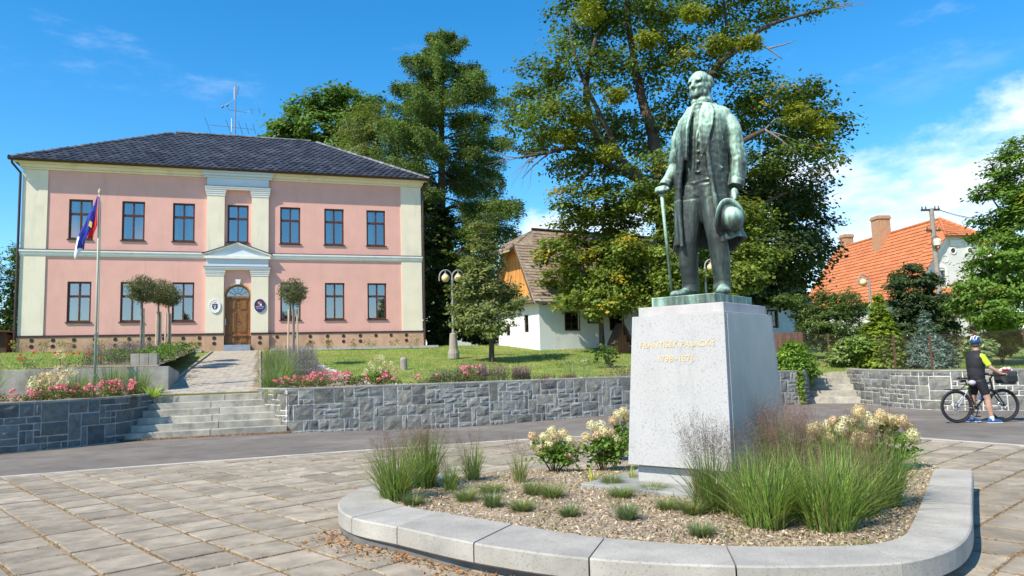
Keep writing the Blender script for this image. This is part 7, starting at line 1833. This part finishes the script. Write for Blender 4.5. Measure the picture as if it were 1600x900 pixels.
MB().tube([(.25, 0, .82), (.17, 0, .76), (.13, 0, .72)], .01, 6).tube([(.13, 0, .72), (-.02, 0, .715), (-.22, 0, .725)], .012, 6).box(-.24, .08, -.03, .03, .718, .73).build('mudguard', BLK, bk)
MB().tube([(.785, 0, .93), (.86, 0, 1.0)], .016, 8).tube([(.86, -.30, 1.01), (.87, -.1, 1.0), (.87, .1, 1.0), (.86, .30, 1.01)], .013, 8).build('handlebar', BLK, bk)
for y in (-.3, .3): MB().tube([(.86, y, 1.01), (.855, y * 1.35, 1.01)], .018, 8).build('grip', BLK, bk)
ck = MB(); ck.tube([(.095 * math.cos(2 * math.pi * k / 20) + .42, -.055, .095 * math.sin(2 * math.pi * k / 20) + .30) for k in range(21)], .008, 4, cap=False); ck.tube([(.42, -.08, .3), (.36, -.085, .14)], .012, 6); ck.tube([(.42, .08, .3), (.48, .085, .46)], .012, 6); ck.tube([(.42, -.09, .30), (.42, .09, .30)], .02, 8); ck.build('crankset', BLK, bk)
for x, y, z in ((.36, -.13, .14), (.48, .13, .46)): MB().box(x - .045, x + .045, y - .045, y + .045, z - .012, z + .012).build('pedal', BLK, bk)
MB().tube([(.42, -.055, .395), (0, -.045, .40)], .005, 4).tube([(.42, -.055, .205), (.03, -.045, .27)], .005, 4).build('chain', RUB, bk)
MB().tube([(.54, 0, .50), (.66, 0, .63)], .036, 10).build('bottle', pm('bottle_blue', (.05, .1, .45), .4), bk)
BAGM = pm('bag_grey', (.05, .052, .06), .85, .2, 8, .003, 50)
bg_ = thing('handlebar_bag', 'dark grey handlebar bag with a red and white cloth on top', 'bag', (BX + .94, BY, .82))
def rbox(m, x0, x1, y0, y1, z0, z1): return m.box(x0, x1, y0, y1, z0, z1)
MB().hexa([(.02, -.14, 0), (.31, -.14, -.02), (.31, .14, -.02), (.02, .14, 0), (-.02, -.16, .27), (.37, -.16, .27), (.37, .16, .27), (-.02, .16, .27)]).build('bag_body', BAGM, bg_, bevel=.03)
MB().box(.10, .33, -.178, -.165, .04, .17).build('front_pocket', BLK, bg_, bevel=.01)
m = MB()
for i in range(7): m.ball((.08 + .04 * i, rng.uniform(-.05, .05), .285 + .02 * (i % 3)), (.04, .05, .035), 8, 6)
m.build('white_cloth', pm('white_cloth', (.75, .73, .72), .9), bg_, smooth=True)
m = MB()
for i in range(4): m.ball((.10 + .05 * i, -.05 + .02 * (i % 2), .30), (.03, .03, .03), 8, 6)
m.build('red_cloth', pm('red_cloth', (.6, .04, .04), .9), bg_, smooth=True)

SKIN = pm('skin', (.52, .30, .21), .6, .08, 9); VEST = pm('vest_black', (.022, .022, .026), .75, .2, 7, .004, 22); SHORT = pm('shorts_black', (.014, .014, .018), .6, .1, 8); SHOE = pm('shoe_blue', (.03, .10, .30), .6, .15, 12); SOCK = pm('sock_white', (.75, .75, .75), .9); HELM = pm('helmet_blue', (.025, .07, .20), .3); HWHITE = pm('helmet_white', (.75, .77, .8), .3); HAIR = pm('short_hair', (.14, .10, .08), .9, .2, 40)
cy = thing('person', 'cyclist in black vest, neon sleeves and helmet standing astride the bicycle, back to us', 'person', (BX + .47, BY - .02, 0))
# x forward along the bicycle (right), y away, feet on the road either side of the frame
body = MB()
nl, fl2 = (.17, -.17), (-.08, .17)         # near and far foot
body.tube([(.02, -.10, .90), (.06, -.13, .70), (.11, -.155, .50), (.115, -.165, .34), (.15, -.17, .12), (.155, -.17, .06)], [.10, .088, .062, .064, .042, .045], 16)
body.tube([(.0, .10, .90), (-.01, .13, .70), (-.03, .155, .50), (-.05, .165, .34), (-.085, .17, .12), (-.085, .17, .06)], [.10, .088, .062, .064, .042, .045], 16)
body.loft([ell((.01, 0), .13, .15, z, 20) if z < 1.0 else ell((.0 + (z - 1) * .04, .0), .12 + (z - 1) * .03, .16 + (z - 1) * .06, z, 20) for z in (.88, .98, 1.1, 1.3, 1.44)] + [ell((.03, 0), .08, .11, 1.5, 20)])
body.tube([(.03, 0, 1.46), (.05, .01, 1.56), (.06, .015, 1.62)], [.06, .055, .06], 14)
hc2 = Vector((.065, .02, 1.69)); hr2 = Matrix.Rotation(R(38), 3, 'Z')
def HH(x, y, z): return tuple(hc2 + hr2 @ Vector((x, y, z)))
body.ball(HH(0, 0, .02), (.098, .078, .11), 16, 12, hr2); body.ball(HH(.045, 0, -.05), (.06, .06, .07), 14, 10, hr2)
body.tube([HH(.09, 0, .02), HH(.118, 0, -.025), HH(.10, 0, -.035)], [.012, .016, .012], 8)
for s_ in (-1, 1): body.ball(HH(-.005, s_ * .08, -.01), (.02, .012, .032), 8, 6, hr2); body.ball(HH(.085, s_ * .032, .022), (.012, .014, .01), 8, 6, hr2)
body.tube([HH(.09, -.02, -.065), HH(.1, 0, -.065), HH(.09, .02, -.065)], .008, 6)
def arm(sy):
    sh, el_, wr = Vector((.05, sy * .19, 1.42)), Vector((.17, sy * .26, 1.18)), Vector((.36, sy * .29, 1.045))
    body.tube([sh, sh.lerp(el_, .5), el_, el_.lerp(wr, .5), wr], [.056, .05, .042, .038, .028], 14)
    body.ball(wr + Vector((.035, 0, -.005)), (.042, .03, .022), 10, 8)
    for i in range(4):
        b_ = wr + Vector((.06, (i - 1.5) * .019, .0)); body.tube([b_, b_ + Vector((.032, 0, .004)), b_ + Vector((.046, 0, -.02)), b_ + Vector((.03, 0, -.036))], [.0105, .010, .009, .008], 6)
    t_ = wr + Vector((.03, -sy * .03, -.005)); body.tube([t_, t_ + Vector((.02, -sy * .015, -.012)), t_ + Vector((.04, -sy * .008, -.028))], [.012, .011, .009], 6)
arm(-1); arm(1)
bo = obj('body', remesh(body, .0095, 2, .4), SKIN, cy)
v = MB(); v.loft([ell((.005, 0), .152, .178, .93, 22), ell((.0, 0), .165, .185, 1.02, 22), ell((.0, 0), .168, .19, 1.15, 22), ell((.012, 0), .178, .222, 1.3, 22), ell((.018, 0), .172, .236, 1.4, 22), ell((.022, 0), .145, .205, 1.475, 22), ell((.03, 0), .10, .12, 1.525, 22), ell((.04, 0), .074, .08, 1.545, 22), ell((.05, 0), .066, .07, 1.56, 22)])
vm_ = remesh(v, .012, 4, .5); co, no = get_co(vm_), get_no(vm_); set_co(vm_, co + no * np.array([.007 * noise.noise(Vector((q[0] * 6, q[1] * 6, q[2] * 14))) for q in co])[:, None]); obj('vest', vm_, VEST, cy)
for sy in (-1, 1):
    sh, el_ = Vector((.045, sy * .185, 1.425)), Vector((.17, sy * .26, 1.18)); s_ = MB().tube([sh + Vector((-.02, -sy * .03, .012)), sh, sh.lerp(el_, .45), sh.lerp(el_, .8)], [.062, .070, .064, .060], 14); obj('sleeve', remesh(s_, .009, 3), NEON, cy)
sh = MB(); sh.loft([ell((.01, 0), .145, .172, .97, 20), ell((.012, 0), .15, .178, .88, 20), ell((.015, 0), .13, .17, .82, 20)])
for (a_, b_) in (((.02, -.09, .90), (.085, -.145, .60)), ((.0, .09, .90), (-.02, .145, .60))): sh.tube([a_, Vector(a_).lerp(Vector(b_), .5), b_], [.118, .105, .086], 16)
obj('shorts', remesh(sh, .011, 3), SHORT, cy)
for (x, y) in ((.155, -.17), (-.085, .17)):
    MB().tube([(x, y, .05), (x - .005, y, .15)], [.048, .047], 12).build('sock', SOCK, cy)
    s_ = MB(); s_.loft([[(x - .09 + u * .30, y + w_ * math.cos(a), max(0.002, zc + h_ * math.sin(a))) for a in [2 * math.pi * k / 14 for k in range(14)]] for u, w_, zc, h_ in ((0, .02, .04, .03), (.06, .04, .05, .055), (.3, .043, .055, .058), (.6, .048, .04, .042), (.88, .042, .03, .03), (1, .015, .025, .015))])
    o = obj('shoe', remesh(s_, .008, 2), SHOE, cy)
    MB().box(x - .085, x + .2, y - .042, y + .042, .0, .014).build('sole', SOCK, o)
h2 = MB(); vs = []; n_ = 22
for j in range(9):
    ph = math.pi / 2 * j / 8
    for k in range(n_):
        w_ = 2 * math.pi * k / n_; vs.append(HH(.128 * math.cos(ph) * math.cos(w_) - .005, .10 * math.cos(ph) * math.sin(w_), .045 + .125 * math.sin(ph) - (.03 if j == 0 and math.cos(w_) < -.3 else 0)))
h2.add(vs, [(j * n_ + k, j * n_ + (k + 1) % n_, (j + 1) * n_ + (k + 1) % n_, (j + 1) * n_ + k) for j in range(8) for k in range(n_)])
hm = h2.build('helmet', HELM, cy, smooth=True); sd2 = hm.modifiers.new('s', 'SOLIDIFY'); sd2.thickness = .014
for y in (-.055, 0, .055):
    m = MB(); m.tube([HH(-.005 + .135 * math.cos(a) * (1 - abs(y) * 1.6), y * (1.0), .05 + .132 * math.sin(a) * (1 - abs(y) * 2.2)) for a in [math.pi * k / 10 for k in range(1, 10)]], [.006 + .01 * math.sin(math.pi * k / 10) for k in range(1, 10)], 6); m.build('helmet_rib', HWHITE, hm, smooth=True)
MB().tube([HH(.02, -.088, .05), HH(.03, -.07, -.06), HH(.05, 0, -.11), HH(.03, .07, -.06), HH(.02, .088, .05)], .006, 5).build('chin_strap', BLK, hm)
ha = MB(); ha.ball(HH(-.03, 0, -.0), (.082, .082, .075), 14, 10, hr2); ha.build('hair', HAIR, cy, smooth=True)
MB().ball((-.14, -.06, .86), (.075, .09, .06), 12, 8).build('waist_pouch', pm('pouch_grey', (.45, .43, .48), .8, .1, 8), cy, smooth=True)
bpy.context.view_layer.update()
